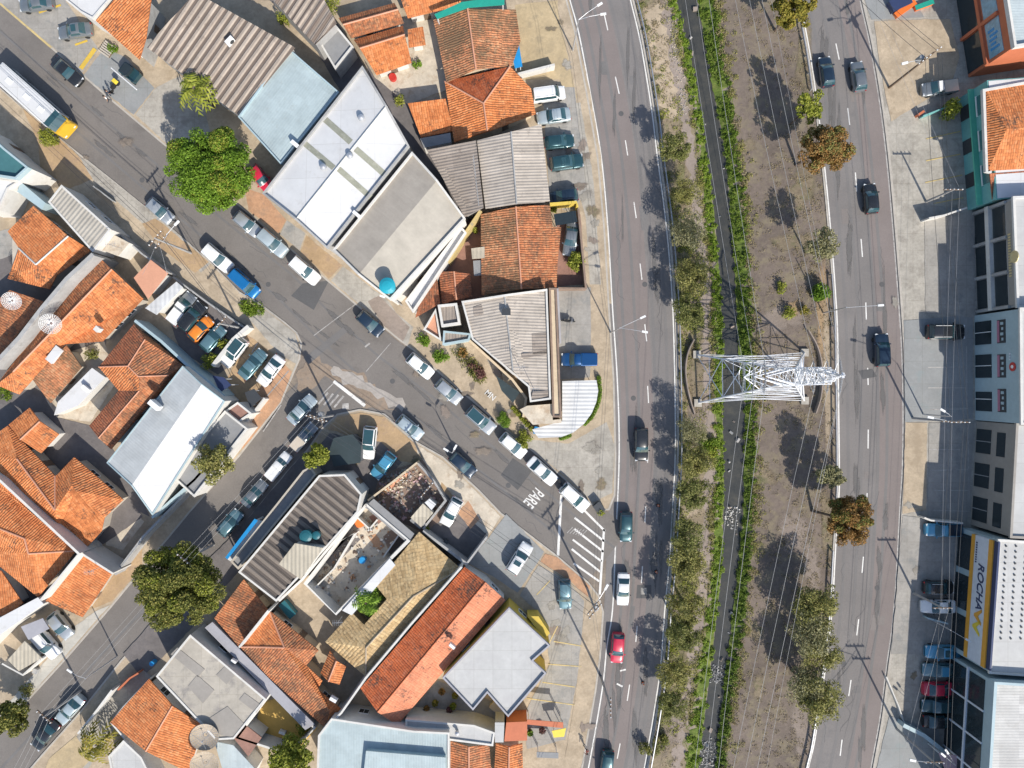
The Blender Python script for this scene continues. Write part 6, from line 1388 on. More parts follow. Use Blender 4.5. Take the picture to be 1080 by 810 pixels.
# avenue row, left of the canal: five different crowns, copied with their own size and turn
proto = []
for i, (mt, n, lf) in enumerate((('leaf_avenue', 2500, .13), ('leaf_olive', 2300, .13), ('leaf_grey', 1500, .12), ('leaf_olive', 1700, .13), ('leaf_avenue', 1500, .13))):
    t = tree_at('x', 540, 405, 2.45, 4.3, mt, int(n*2.9), lf*.72, 40, 40+i, clump=.21+.03*(i % 3), H=1.1, name='avenue_tree'); proto.append(t)
row = [(711, 157, 0, 1.0, 'lime green tree first in the avenue row casting shade on the guard rail'), (722, 203, 1, .95, 'olive tree second from the top in the avenue row'), (725, 247, 2, 1.0, 'thin greyish tree third from the top in the avenue row'), (731, 289, 1, 1.0, 'olive tree fourth from the top of the avenue row beside the worn path'),
 (727, 330, 0, 1.05, 'lime olive tree just above the curved wall left of the pylon'), (728, 456, 2, .95, 'thin dark tree just below the curved wall left of the pylon'), (735, 486, 1, 1.05, 'olive tree opposite the black SUV on the avenue'), (730, 520, 0, 1.0, 'lime tree opposite the steel blue hatchback'), (725, 566, 4, .95, 'brownish sparse tree opposite the hatched road zone'),
 (727, 596, 1, 1.1, 'olive tree directly above the one beside the white sedan'), (724, 637, 3, 1.1, 'olive tree beside the white sedan and grey road patch'), (719, 666, 0, 1.05, 'lime olive tree beside the red hatchback'), (712, 712, 3, 1.0, 'olive tree above the last traffic cone on the avenue'), (708, 742, 0, .9, 'low lime tree near the bottom of the avenue row'),
 (862, 641, 1, 1.2, 'olive tree in the right row level with the white sedan'), (868, 690, 3, 1.25, 'olive tree in the right row above the lowest one'), (864, 738, 1, 1.25, 'lowest olive tree in the right row at the carriageway'), (855, 668, 2, 1.1, 'thin grey tree set back from the right row'), (850, 722, 2, 1.15, 'thin grey tree nearest the canal in the lower right row')]
used = set()
for i, (x, y, k, sc_, lab) in enumerate(row):
    t = proto[k] if k not in used else copy_tree(proto[k]); used.add(k); g0 = P(x, y, 4.0*sc_); t.location = (g0.x, g0.y, .05); rv = random.Random(i+3); q_ = rv.uniform(.92, 1.18); t.scale = (sc_*q_*rv.uniform(.8, 1.2), sc_*q_*rv.uniform(.85, 1.2), sc_*rv.uniform(.85, 1.1)); t.rotation_euler = (0, 0, i*1.7)
    t['label'] = lab; t['group'] = 'trees along the canal median'
def bush(label, px, py, R, h, mat, n=700, leaf=.11, seed=1, name='shrub', cat='shrub', sx=1, sy=1, rot=0, group=None):
    p = P(px, py, h*.5); root = thing(name, label, cat, (p.x, p.y, .1), group); cl = []
    r = random.Random(seed)
    for i in range(14):
        a = r.uniform(0, 6.28); u = math.sqrt(r.random())*.7; x, y = R*u*math.cos(a)*sx, R*u*math.sin(a)*sy
        cl.append((x*math.cos(rot)-y*math.sin(rot), x*math.sin(rot)+y*math.cos(rot), h*.5, R*.4, R*.4, h*.5))
    leaves('foliage', cl, n, leaf, mat, root, seed, local=True)
    b = MB()
    for i in range(5): a = i*1.26; b.tube((0, 0, 0), (R*.4*math.cos(a), R*.4*math.sin(a), h*.6), .03, 5, .012)
    b.build('stem', 'trunk', root, local=True); return root
bush('round lime green bush on the ochre pavement beside the bus front', 53, 147, 1.5, 1.6, 'leaf_lime', 2200, seed=31)
bush('small dark green bush at the top of the corner garden', 446, 359, 1.0, 1.0, 'leaf_bright', 900, seed=32)
bush('dark green bush second in the corner garden beside the kerb', 466, 375, 1.2, 1.1, 'leaf_bright', 1100, seed=33)
bush('clipped round hedge ball beside the white car with black roof', 531, 442, 1.2, 1.5, 'leaf_bright', 2600, .07, seed=34)
bush('loose lime bush next to the clipped hedge ball', 553, 463, 1.3, 1.3, 'leaf_lime', 1200, seed=35)
bush('orange flowering shrub in the corner garden', 488, 372, .7, .9, 'leaf_orange', 420, seed=36)
bush('reddish leaved shrub row in the corner garden', 503, 390, 1.1, 1.0, 'leaf_red', 900, seed=37, sx=.6, sy=1.8, rot=.75)
bush('long low hedge of the corner garden', 497, 386, 2.2, .7, 'leaf_deep', 1300, seed=38, sx=.25, sy=2.3, rot=.72)
bush('green shrub beside the grey car in the terracotta yard', 607, 276, 1.3, 1.8, 'leaf_lime', 1100, .16, seed=39)
bush('small green shrub beside the yellow topped wall', 583, 221, .6, 1.0, 'leaf_lime', 380, seed=40)
bush('low grassy bush patch at the west kerb below the blue van', 265, 324, 1.7, .5, 'leaf_grass', 1500, seed=41, sx=1.2, sy=.7, rot=-.6)
bush('tall shrub between the two walls of the pickup bay and the green house', 1002, 115, 1.4, 3, 'leaf_lime', 1100, .15, seed=42)
bush('lime shrub in the car yard against the white dividing wall', 237, 363, .9, 1.6, 'leaf_lime', 650, seed=43)
bush('larger lime shrub in the car yard behind the white car', 222, 381, 1.4, 1.8, 'leaf_lime', 1100, seed=44)
bush('lime green clump at the median beside the dry patch', 823, 303, .9, 1.0, 'leaf_lime', 500, seed=45)
bush('yellow green clump on the orange dry patch of the median', 832, 330, 1.0, 1.2, 'leaf_lime', 600, seed=46)
bush('small yellow green clump right of the orange dry patch', 849, 328, .8, 1.0, 'leaf_yellow', 420, seed=47)
bush('dark green bush at the lamp post of the right carriageway', 864, 309, 1.5, 1.8, 'leaf_bright', 1100, .16, seed=48)
bush('green bush by the canal below the curved wall', 747, 470, 1.3, .8, 'leaf_grass', 1100, seed=49)
bush('low bush at the right foot of the avenue row', 751, 476, .9, .7, 'leaf_lime', 500, seed=50)
bush('dark potted bush standing at the kerb near the bottom of the avenue', 680, 790, .9, 1.6, 'leaf_deep', 650, seed=51)
bush('small bush by the guard rail below the avenue row', 699, 779, 1.0, 1.0, 'leaf_deep', 600, seed=52)
bush('green bush on top of the dark bin at the street corner', 634, 540, .6, 1.3, 'leaf_lime', 420, seed=53)
bush('small green shrub between the ribbed warehouses', 299, 21, .9, 2.5, 'leaf_lime', 500, seed=54)
bush('lime shrub at the top edge beside the brown tiled roof', 348, 4, 1.4, 2.5, 'leaf_lime', 900, seed=55)
bush('small green shrub at the patio of the bright orange house', 422, 106, .8, 1.4, 'leaf_lime', 420, seed=56)
bush('green shrub on the pale patio by the tiny shed', 440, 68, .7, 1.0, 'leaf_bright', 320, seed=57)
bush('green shrub behind the roof of the long patched house', 97, 373, .9, 1.6, 'leaf_deep', 420, seed=58)
bush('shrub in the white framed courtyard', 318, 768, 1.0, 2.0, 'leaf_lime', 600, seed=59)
bush('grass patch behind the brown orange roof at the left edge', 3, 415, 1.4, .5, 'leaf_grass', 700, seed=60)
bush('small lime plant in the dark yard above the tan roof', 450, 556, .5, .9, 'leaf_lime', 300, seed=61)
bush('clipped hedge curve along the white corner roof', 629, 424, 1.2, .9, 'leaf_bright', 10, seed=62) if False else None
bush('lime shrub at the white annexe of the beige warehouse', 500, 243, .5, 1.6, 'leaf_lime', 220, seed=63)
bush('planted strip with shrubs at the bottom left house gate', 28, 728, 1.0, .8, 'leaf_olive', 500, seed=64)
hd = [P(x, y, .9) for x, y in spline([(632, 398), (633, 415), (630, 428), (624, 440), (617, 447)], 5)]
h_ = thing('hedge', 'clipped green hedge curving along the white corner canopy', 'hedge', tuple(hd[0])); leaves('foliage', [(p.x, p.y, .55, .32, .32, .5) for p in hd], 3200, .08, 'leaf_bright', h_, 70)
MB().path([(p.x, p.y, .3) for p in hd], .06).build('stem', 'trunk', h_)
h_ = thing('hedge', 'short clipped hedge block below the white corner canopy', 'hedge', tuple(P(596, 460))); p = P(596, 460); leaves('foliage', [(p.x+d_, p.y+d_*.4, .5, .4, .4, .45) for d_ in (-.5, -.2, .2, .5)], 1200, .08, 'leaf_bright', h_, 71); MB().tube((p.x-.6, p.y-.2, .3), (p.x+.6, p.y+.2, .3), .05).build('stem', 'trunk', h_)
h_ = thing('hedge', 'thin hedge along the cream garden wall of the corner workshop', 'hedge', tuple(P(556, 444))); q = [P(x, y) for x, y in ((541, 430), (550, 441), (560, 452))]; leaves('foliage', [(p.x, p.y, .5, .35, .35, .45) for p in [q[0].lerp(q[1], t) for t in (0, .3, .6)]+[q[1].lerp(q[2], t) for t in (0, .3, .6, 1)]], 1500, .09, 'leaf_lime', h_, 72); MB().path([(p.x, p.y, .3) for p in q], .05).build('stem', 'trunk', h_)
def palm(label, px, py, R, h, mat, nf=16, seed=1):
    r = random.Random(seed); p = P(px, py, h); root = thing('palm_tree', label, 'palm', (p.x, p.y, .1)); b = MB()
    for i in range(nf):
        a = 2*math.pi*i/nf+r.uniform(-.2, .2); ln = R*r.uniform(.75, 1.1); up = r.uniform(.1, .5); pts = []
        for t in np.linspace(0, 1, 8): pts.append(Vector((math.cos(a)*ln*t, math.sin(a)*ln*t, h+up*R*math.sin(t*2.2)-.55*R*t*t)))
        side = Vector((-math.sin(a), math.cos(a), 0))
        for j in range(1, 8):
            for s_ in (-1, 1):
                w = .34*R*(1-abs(j/7-.45)); q = pts[j]; tip = q+side*s_*w+(pts[j]-pts[j-1])*.9+Vector((0, 0, -.12*R)); d = (pts[j]-pts[j-1])*.42
                b.poly([q-d, q+d, tip])
    b.build('crown', mat, root, local=True); MB().tube((0, 0, -.1), (.1, .05, h*.5), .16, 8, .13).tube((.1, .05, h*.5), (0, 0, h), .13, 8, .10).build('trunk', 'trunk', root, local=True)
palm('yellow green palm beside the brown ribbed warehouse', 205, 93, 2.5, 6.0, 'leaf_lime', 20, 1)
palm('small palm in the courtyard of the tan roof', 386, 636, 2.0, 3.4, 'leaf_bright', 15, 2)
palm('dark palm with yellow fronds at the lower left house', 101, 786, 2.6, 3.2, 'leaf_yellow', 16, 3)
palm('small green palm beside the courtyard palm of the tan roof', 393, 626, 1.3, 2.6, 'leaf_bright', 12, 4)
# grass along the canal
def band(name, label, c1, o1, c2, o2, n, mat, seed, zf):
    r = random.Random(seed); cl = []
    for i in range(n):
        y = r.uniform(-45, 850); x1 = at_y(c1, y)+o1; x2 = at_y(c2, y)+o2; t = r.random()
        p = P(x1+(x2-x1)*t, y); q = .30*r.uniform(.5, 1.3)
        if math.sin(y*.11+seed)+math.sin(y*.043+2*seed)+.8*math.sin(y*.31) < r.uniform(-2.6, -.6): continue
        cl.append((p.x, p.y, zf(t)+q*.5, q, q, q*.8))
    o = leaves(name, cl, n*34, .10, mat, None, seed, .9); stuff(o, label, 'grass'); return o
band('grass', 'bright grass strip on the left bank of the canal', G_L, -1, C_L, -.5, 900, 'leaf_grass', 81, lambda t: -.55*max(0, t-.1))
band('grass', 'thick green grass on the right bank of the canal', C_R, .8, G_R, 0, 1300, 'leaf_bank', 82, lambda t: -.5*(1-t))
def fringe(label, cur, o1, o2, n, mat, seed, size=.085):
    r = random.Random(seed); cl = []
    for i in range(n):
        y = r.uniform(-45, 850); t = abs(r.gauss(0, .45)); x = at_y(cur, y)+o1+(o2-o1)*t
        if math.sin(y*.09+seed*3)+math.sin(y*.037)+math.sin(y*.21) < r.uniform(-1.6, 1.4): continue
        p = P(x, y); q = r.uniform(.18, .5); cl.append((p.x, p.y, .1, q, q, .2))
    stuff(leaves('weeds', cl, len(cl)*26, size, mat, None, seed, 1.0), label, 'weeds')
fringe('olive weeds spilling over the left bank onto the path', G_L, 1, -9, 900, 'leaf_olive', 91); fringe('mixed weeds spilling from the right bank over the earth', G_R, -2, 10, 1000, 'leaf_olive', 92); fringe('dry tufts along the right bank of the canal', G_R, -3, 8, 700, 'leaf_dry', 93); fringe('green weeds under the guard rail of the avenue', A_R, 5, 16, 700, 'leaf_avenue', 94)
r = random.Random(5); cl = []
for i in range(2200):
    y = r.uniform(-40, 850); side = r.random()
    if side < .3: x = at_y(A_R, y)+r.uniform(5, 32)
    else: x = at_y(G_R, y)+r.uniform(0, 1)**.6*(at_y(B_L, y)-at_y(G_R, y)-4)
    p = P(x, y); q = r.uniform(.15, .5); cl.append((p.x, p.y, .08, q, q, .12))
stuff(leaves('dry_weeds', cl, 34000, .07, 'leaf_dry', None, 83, 1.2), 'dry weeds scattered over the earth median', 'weeds')
cl = []
for i in range(420):
    y = r.choice([110, 250, 330, 470, 560, 610, 660, 700, 740])+r.gauss(0, 22); x = at_y(A_R, y)+r.uniform(5, 30); p = P(x, y); q = r.uniform(.2, .6); cl.append((p.x, p.y, .1, q, q, .15))
stuff(leaves('green_weeds', cl, 15000, .08, 'leaf_lime', None, 84, 1.0), 'green weeds between the avenue trees', 'weeds')

# ================================================================== pylon and power lines
base = [P(734.5, 374), P(848, 372), P(848, 422.5), P(735.5, 425)]
cx = sum(p.x for p in base)/4; cy = sum(p.y for p in base)/4; cen = Vector((cx, cy, 0)); py_ = thing('transmission_pylon', 'white lattice pylon standing across the canal with three pairs of arms', 'pylon', tuple(cen))
HW = 12.2; HT = 25.5; wst = .98
def leg(i, z):
    b_ = base[i]; top = cen+Vector(((1 if i in (1, 2) else -1)*wst, (1 if i in (0, 1) else -1)*wst, 0))
    if z <= HW: q = b_.lerp(top, z/HW)
    else: q = top.lerp(cen, (z-HW)/(21.5-HW)*.12 if z < 21.5 else .12+.84*(z-21.5)/(HT-21.5))
    return Vector((q.x, q.y, z+.1))
for i in range(4):
    MB().tube(leg(i, 0), leg(i, HW), .13, 6, .09).tube(leg(i, HW), leg(i, HT), .09, 6, .05).build('leg', 'galvanised', py_)
    MB().prism([leg(i, 0)+Vector((a, c, 0)) for a, c in ((-.5, -.5), (.5, -.5), (.5, .5), (-.5, .5))], -.1, .35).build('footing', 'concrete', py_)
lev = [0, 4.2, 7.6, 10, 11.8, 13.6, 15.2, 16.7, 18.3, 19.9, 21.5, 23, 24.3]
b = MB()
for a, c in zip(lev[:-1], lev[1:]):
    rr_ = .052 if a < 9 else .040
    for i in range(4):
        j = (i+1) % 4; b.tube(leg(i, a), leg(j, c), rr_, 4); b.tube(leg(j, a), leg(i, c), rr_, 4); b.tube(leg(i, c), leg(j, c), rr_, 4)
        if a < 8:
            m0 = (leg(i, a)+leg(j, c))/2; b.tube(leg(i, (a+c)/2), (leg(i, a)+leg(j, c)+leg(j, a)+leg(i, c))/4, rr_*.8, 4); b.tube(leg(j, (a+c)/2), (leg(i, a)+leg(j, c)+leg(j, a)+leg(i, c))/4, rr_*.8, 4)
    b.tube(leg(0, c), leg(2, c), rr_*.8, 4)
b.build('lattice_bracing', 'galvanised', py_)
MB().tube(cen+Vector((0, 0, HT-1)), cen+Vector((0, 0, HT+.9)), .06, 5).box(cen+Vector((0, 0, HT+.5)), (.25, .5, .08)).build('peak', 'galvanised', py_)
tips = []
for z, aw in ((10.0, 4.0), (13.6, 4.0), (16.9, 3.9)):
    for s_ in (-1, 1):
        b = MB(); tip = cen+Vector((s_*(aw+0.2), 0, z+.1)); ia, ib = (1, 2) if s_ > 0 else (0, 3)
        for i in (ia, ib):
            for zz in (z-.3, z+1.3): b.tube(leg(i, zz), tip, .055, 5)
            lo = [leg(i, z-.3).lerp(tip, t) for t in (0, .3, .6, .85)]; hi = [leg(i, z+1.3).lerp(tip, t) for t in (0, .3, .6, .85)]
            for k in range(3): b.tube(lo[k], hi[k+1], .03, 4); b.tube(hi[k+1], lo[k+1], .03, 4)
        for t in (.25, .5, .75): b.tube(leg(ia, z-.3).lerp(tip, t), leg(ib, z-.3).lerp(tip, t), .03, 4)
        b.build('cross_arm', 'galvanised', py_)
        for d in (-1, 1):
            e = tip+Vector((0, d*1.9, -.5)); b = MB(); b.tube(tip, e, .035, 5)
            for k in range(9): q = tip.lerp(e, .12+.09*k); b.tube(q-(e-tip).normalized()*.03, q+(e-tip).normalized()*.03, .13, 8)
            b.build('insulator', 'grey_metal', py_)
        tips.append((tip, s_, z))
        b = MB(); a0 = tip+Vector((0, -1.9, -.5)); a1 = tip+Vector((0, 1.9, -.5)); b.path([a0.lerp(a1, t)+Vector((0, 0, -1.3*math.sin(math.pi*t))) for t in np.linspace(0, 1, 8)], .03, 4); b.build('jumper_cable', 'galvanised', py_)
north = {(-1, 10.0): (724, 0, 8.5), (-1, 13.6): (735, 0, 11), (-1, 16.9): (748, 0, 14), (1, 10.0): (777, 0, 8.5), (1, 13.6): (791, 0, 11), (1, 16.9): (804, 0, 14)}
south = {(-1, 10.0): (734, 810, 8.5), (-1, 13.6): (745, 810, 11), (-1, 16.9): (758, 810, 14), (1, 10.0): (775, 810, 8.5), (1, 13.6): (787, 810, 11), (1, 16.9): (799, 810, 14)}
def wire(label, a, c, sag, r, mat, name='power_line', group='power lines', cat='cable', n=14):
    a = Vector(a); c = Vector(c); MBx = MB(); MBx.path([a.lerp(c, t)-Vector((0, 0, 4*sag*t*(1-t))) for t in np.linspace(0, 1, n+1)], r, 4)
    return tag(MBx.build(name, mat), label, cat, group)
nm = {-1: 'canal side', 1: 'road side'}; lvn = {10.0: 'lowest', 13.6: 'middle', 16.9: 'top'}
for tip, s_, z in tips:
    for d, dic, wd in ((1, north, 'upper'), (-1, south, 'lower')):
        x, y, h = dic[(s_, z)]; e = P(x, y, h); st = tip+Vector((0, d*1.9, -.5)); far = st+(e-st)*1.35; far.z = h-.3
        wire(f'pale cable from the {lvn[z]} {nm[s_]} pylon arm to the {wd} picture edge', st, far, .6, .019, 'grey_cable', group='cables hung from the pylon')
pk = cen+Vector((0, 0, HT+.7))
for x, y, w in ((815, 0, 'upper'), (810, 810, 'lower')):
    e = P(x, y, 19.5); far = pk+(e-pk)*1.3; wire(f'thin earth cable from the pylon tip to the {w} picture edge', pk, far, .4, .012, 'grey_cable', group='cables hung from the pylon')

# ================================================================== poles, lamps, street wires
def upole(label, px, py, h, ang, arms=1, transformer=False, lamp=None, mat='pole_concrete'):
    p = P(px, py); r = thing('utility_pole', label, 'utility pole', (p.x, p.y, .1), 'utility poles'); a = math.radians(-ang); u = Vector((math.cos(a), math.sin(a), 0)); v = Vector((-u.y, u.x, 0))
    MB().tube((0, 0, 0), (0, 0, h), .17, 10, .10).build('pole', mat, r, local=True)
    for k in range(arms):
        z = h-.25-1.5*k; R = Matrix((u, v, Vector((0, 0, 1)))).transposed(); ca = MB().box((0, 0, z), (2.4, .12, .14), rot=R).build('cross_arm', 'wood', r, local=True)
        for t in (-1.05, -.5, .5, 1.05): MB().lathe((u.x*t, u.y*t, z+.07), [(.04, 0), (.07, .06), (.05, .12), (.07, .18), (.03, .22)], 8).build('insulator', 'white_metal', ca, local=True)
    if transformer:
        MB().lathe((v.x*.45, v.y*.45, h-3.0), [(.30, 0), (.33, .05), (.33, .95), (.28, 1.05)], 14).build('transformer', 'grey_metal', r, local=True)
    if lamp is not None:
        al = math.radians(-lamp); w = Vector((math.cos(al), math.sin(al), 0)); e = w*2.6+Vector((0, 0, h-1.2)); b = MB(); b.path([w*.1+Vector((0, 0, h-2.0)), w*1.2+Vector((0, 0, h-1.4)), e], .035, 6); am = b.build('lamp_arm', 'steel', r, local=True)
        R = Matrix((w, Vector((-w.y, w.x, 0)), Vector((0, 0, 1)))).transposed(); MB().box(e+w*.3, (.75, .26, .14), rot=R).build('lamp_head', 'white_metal', r, local=True)
    return Vector((p.x, p.y, h))
def lamp(label, px, py, h, heads, reach=4.0):
    p = P(px, py); r = thing('street_lamp', label, 'street lamp', (p.x, p.y, .1), 'street lamps'); MB().tube((0, 0, 0), (0, 0, h), .11, 8, .06).build('pole', 'steel', r, local=True)
    for ang in heads:
        a = math.radians(-ang); w = Vector((math.cos(a), math.sin(a), 0)); e = w*reach+Vector((0, 0, h+.45)); MB().path([Vector((0, 0, h-.1)), w*reach*.5+Vector((0, 0, h+.35)), e], .026, 6).build('lamp_arm', 'steel', r, local=True)
        R = Matrix((w, Vector((-w.y, w.x, 0)), Vector((0, 0, 1)))).transposed(); MB().box(e+w*.35, (.70, .24, .13), rot=R).build('lamp_head', 'white_metal', r, local=True)
lamp('tall lamp with two heads over the avenue at the top', 604, 54, 8.0, (-32, -8), 2.6)
lamp('tall lamp with two heads over the avenue beside the motorcycle yard', 644, 351, 8.0, (-25, 10), 2.6)
lamp('low lamp with a flat arm over the right carriageway above the pylon', 868, 330, 6.5, (-3,), 3.6)
lamp('lamp at the corner building opposite the pylon tip', 973, 437, 6.0, (-150,), 1.2)
lamp('slim lamp with two heads among the showroom cars', 982, 785, 5.0, (-125, -140), 2.0)
lamp('slim lamp beside the orange banded shop yard', 980, 652, 4.5, (30,), 1.8)
lamp('curved lamp at the side street beside the red gate wall', 124, 692, 7.0, (215,), 1.6)
lamp('lamp with one head at the kerb below the water tank roof', 424, 322, 3.5, (200,), 1.6)
lamp('thin double lamp beside the black hatchback near the rubble lot', 480, 474, 4.5, (-150, -60), .5)
tC = []
tC.append(upole('utility pole leaning with many wires at the west kerb by the salmon shed', 202, 267, 9.5, 130, 2, lamp=-45))
tC.append(upole('short utility pole with a white top at the car yard corner', 255, 346, 7.0, 130, 1))
tC.append(upole('utility pole with transformer at the junction corner', 352, 438, 9.0, 20, 2, True))
tC.append(upole('utility pole at the front of the rubble lot', 458, 507, 8.0, 130, 1))
tC.append(upole('utility pole at the avenue corner below the hatched zone', 619, 620, 9.5, 130, 2, True, lamp=-60))
tR = []
tR.append(upole('utility pole with red foot on the right pavement near the top', 937, 93, 10.0, -36, 2, True, lamp=165, mat='wood'))
tR.append(upole('utility pole on the right pavement opposite the pylon', 962, 441, 10.0, 0, 2, False, lamp=190))
tR.append(upole('utility pole beside the green house side wall', 976, 213, 6.0, 0, 1))
tR.append(upole('utility pole on the right pavement opposite the lower olive trees', 945, 768, 10.0, 0, 2, False, lamp=190))
tR.append(upole('utility pole in front of the orange banded shop', 963, 625, 6.5, 0, 1))
tL = [upole('utility pole on the avenue pavement by the grey forecourt', 634, 714, 9.0, 90, 1), tC[4], upole('slim pole on the avenue pavement at the motorcycle yard', 645, 352-1, 7.0, 90, 1) if False else P(644, 352, 8.0), P(604, 56, 8.0)]
tD = [tC[2], upole('utility pole on the side street beside the big dark tree', 226, 574, 8.5, 40, 1), upole('utility pole at the lower left kerb beside the silver hatchback', 86, 728, 7.5, 40, 1)]
def line_of(ptsv, label, offs, z, r=.022, mat='dark_metal', sag=.35, group='street wires'):
    for i, (a, c) in enumerate(zip(ptsv[:-1], ptsv[1:])):
        d = (c-a); d.z = 0; d.normalize(); v = Vector((-d.y, d.x, 0))
        for k, o in enumerate(offs): wire(label, a+v*o+Vector((0, 0, z)), c+v*o+Vector((0, 0, z)), sag, r, mat, 'street_wire', group, n=8)
ext = P(-30, 70, 8.5)
line_of([ext]+tC, 'dark wire strung along the poles of the diagonal street', (-1.0, -.5, .9), -.1)
line_of([ext]+tC, 'thicker cable bundle low on the poles of the diagonal street', (.1,), -2.2, .035)
line_of([P(880, -40, 9), tR[0], tR[1], tR[3], P(925, 860, 9)], 'dark wire strung along the right pavement poles', (-1.0, .5, 1.0), -.1)
line_of([P(905, -40, 7), tR[2], tR[4], P(938, 870, 6)], 'lower pale wire pair along the right forecourts', (0, .9), -.3, .011, 'grey_cable')
line_of(tD+[P(10, 830, 7)], 'pale wire strung along the side street', (-.6, .0, .6), -.1, .013, 'grey_cable')
line_of([P(590, 880, 8)]+tL+[P(575, -40, 8)], 'thin wire along the avenue pavement', (0, .35), -.8, .018)
for i, (x, y) in enumerate(((150, 290), (176, 290), (186, 256))): wire('thin service wire from the west kerb pole to the roofs', tC[0]-Vector((0, 0, .6)), P(x, y, 4.2), .2, .015, 'steel', 'street_wire', 'service wires')
# ================================================================== rails, cones, roof items, small things
def rail(label, curve, off, y0, y1, h=.75):
    pts = [P(at_y(curve, y)+off, y) for y in np.arange(y0, y1, 6.0)]; r = thing('guard_rail', label, 'guard rail', tuple(pts[len(pts)//2])); b = MB()
    for z in (.50, .68): b.wall([(p.x, p.y) for p in pts], .10, z, z+.13)
    b.build('beam', 'steel', r)
    for p in pts[::3]: MB().box((p.x-.0, p.y, .33), (.13, .13, .66)).build('post', 'grey_metal', r)
rail('long steel guard rail along the avenue and the canal median', A_R, 5.5, -40, 700)
rail('lower end of the steel guard rail near the bottom edge', A_R, 5.5, 706, 850)
rail('steel guard rail on the left of the right carriageway near the top', B_L, -6, -30, 100)
rail('steel guard rail between the pylon and the right carriageway', B_L, -5, 290, 540)
rail('steel guard rail on the right carriageway beside the lower olive trees', B_L, -5, 580, 850)
def cone(label, px, py):
    p = P(px, py); r = thing('traffic_cone', label, 'traffic cone', (p.x, p.y, .03), 'traffic cones'); MB().box((0, 0, .02), (.42, .42, .04)).build('base', 'rubber', r, local=True)
    c = MB().lathe((0, 0, .04), [(.16, 0), (.10, .35), (.03, .72), (.02, .73)], 12).build('body', 'orange_plastic', r, local=True); MB().lathe((0, 0, .30), [(.118, 0), (.09, .15)], 12).build('stripe', 'white_metal', c, local=True)
cone('orange traffic cone in the avenue level with the steel blue hatchback', 694, 533); cone('orange traffic cone beside the shade of the olive tree near the hatched zone', 692, 603); cone('orange traffic cone lowest on the avenue below the red hatchback', 678, 720)
def dish(label, px, py, R, z0, tilt=(.5, .3), mat='white_metal'):
    p = P(px, py, z0+1.0); r = thing('satellite_dish', label, 'satellite dish', (p.x, p.y, z0)); d = Vector((tilt[0], tilt[1], 1)).normalized(); rot = d.to_track_quat('Z', 'Y').to_matrix(); c = Vector((0, 0, 1.0)); b = MB(); rings = 7; n = 28
    vs = []
    for i in range(1, rings+1):
        for k in range(n): t = 2*math.pi*k/n; q = R*i/rings; vs.append(c+rot @ Vector((q*math.cos(t), q*math.sin(t), .30*q*q/R)))
    for i in range(rings):  # ring wires and ribs
        for k in range(n):
            b.tube(vs[i*n+k], vs[i*n+(k+1) % n], .022, 4, cap=False)
    for k in range(n):
        for i in range(rings-1): b.tube(vs[i*n+k], vs[(i+1)*n+k], .024 if k % 2 else .034, 4, cap=False)
    b.build('reflector_mesh', mat, r, local=True)
    if R > 1.5:
        b = MB()
        for i in range(1, rings-1):
            for k in range(n): b.poly([vs[i*n+k], vs[i*n+(k+1) % n], vs[(i+1)*n+(k+1) % n], vs[(i+1)*n+k]])
        b.build('reflector_panel', 'sandy_pave', r, local=True)
    f = c+rot @ Vector((0, 0, R*.8)); b = MB(); b.lathe(f, [(.10, -.1), (.10, .12)], 10)
    for k in range(3): b.tube(vs[(rings-1)*n+int(k*n/3)], f, .02, 4)
    b.build('feed_horn', 'grey_metal', r, local=True); MB().tube((0, 0, 0), (0, 0, 1.0), .05, 8).build('mast', 'steel', r, local=True)
dish('large mesh satellite dish at the end of the orange gable roof', 217, 775, 1.75, 3.2, (.1, -.1), 'pole_concrete'); dish('large mesh satellite dish lower than its twin at the bottom edge', 217, 804, 1.75, 3.2, (.1, -.1), 'beige_wall')
dish('mesh satellite dish on the patched orange roof', 54, 341, 1.25, 4.6, (.3, -.3)); dish('mesh satellite dish at the left edge over the brown roof', 13, 317, 1.1, 4.4, (.3, -.3))
def tank(label, px, py, R, h, z0, mat):
    p = P(px, py, z0+h); r = thing('water_tank', label, 'water tank', (p.x, p.y, z0)); MB().lathe((0, 0, 0), [(R*.86, 0), (R, h*.8), (R, h*.84)], 18).build('tank', mat, r, local=True); MB().lathe((0, 0, h*.84), [(R*1.04, 0), (R*1.04, .06), (R*.6, h*.14), (R*.2, h*.17)], 18).build('lid', mat, r, local=True)
tank('bright blue water tank at the street end of the beige warehouse', 408, 301, .95, 1.7, 6.4, 'cyan_tank'); tank('dark teal water tank beside the raised loft', 322, 566, .75, 1.3, 5.0, 'teal_tank'); tank('smaller teal water tank next to the dark one by the raised loft', 333, 565, .5, 1.0, 5.0, 'teal_tank')
def vent(label, px, py, z0, name='roof_vent', R=.42, cat='roof vent', group=None):
    p = P(px, py, z0+.5); r = thing(name, label, cat, (p.x, p.y, z0), group); MB().lathe((0, 0, 0), [(R*.6, 0), (R*.6, .35)], 12).build('neck', 'grey_metal', r, local=True); MB().lathe((0, 0, .32), [(R*.7, 0), (R, .18), (R*.8, .42), (R*.2, .52)], 16).build('turbine', 'steel', r, local=True)
vent('round turbine vent uppermost on the white warehouse roof', 381, 124, 6.6); vent('round turbine vent in the middle of the white warehouse roof', 369, 164, 6.8); vent('round turbine vent lowest on the white warehouse roof', 341, 176, 6.6); vent('small vent on the dirty white roof strip', 482, 773, 3.7, R=.3)
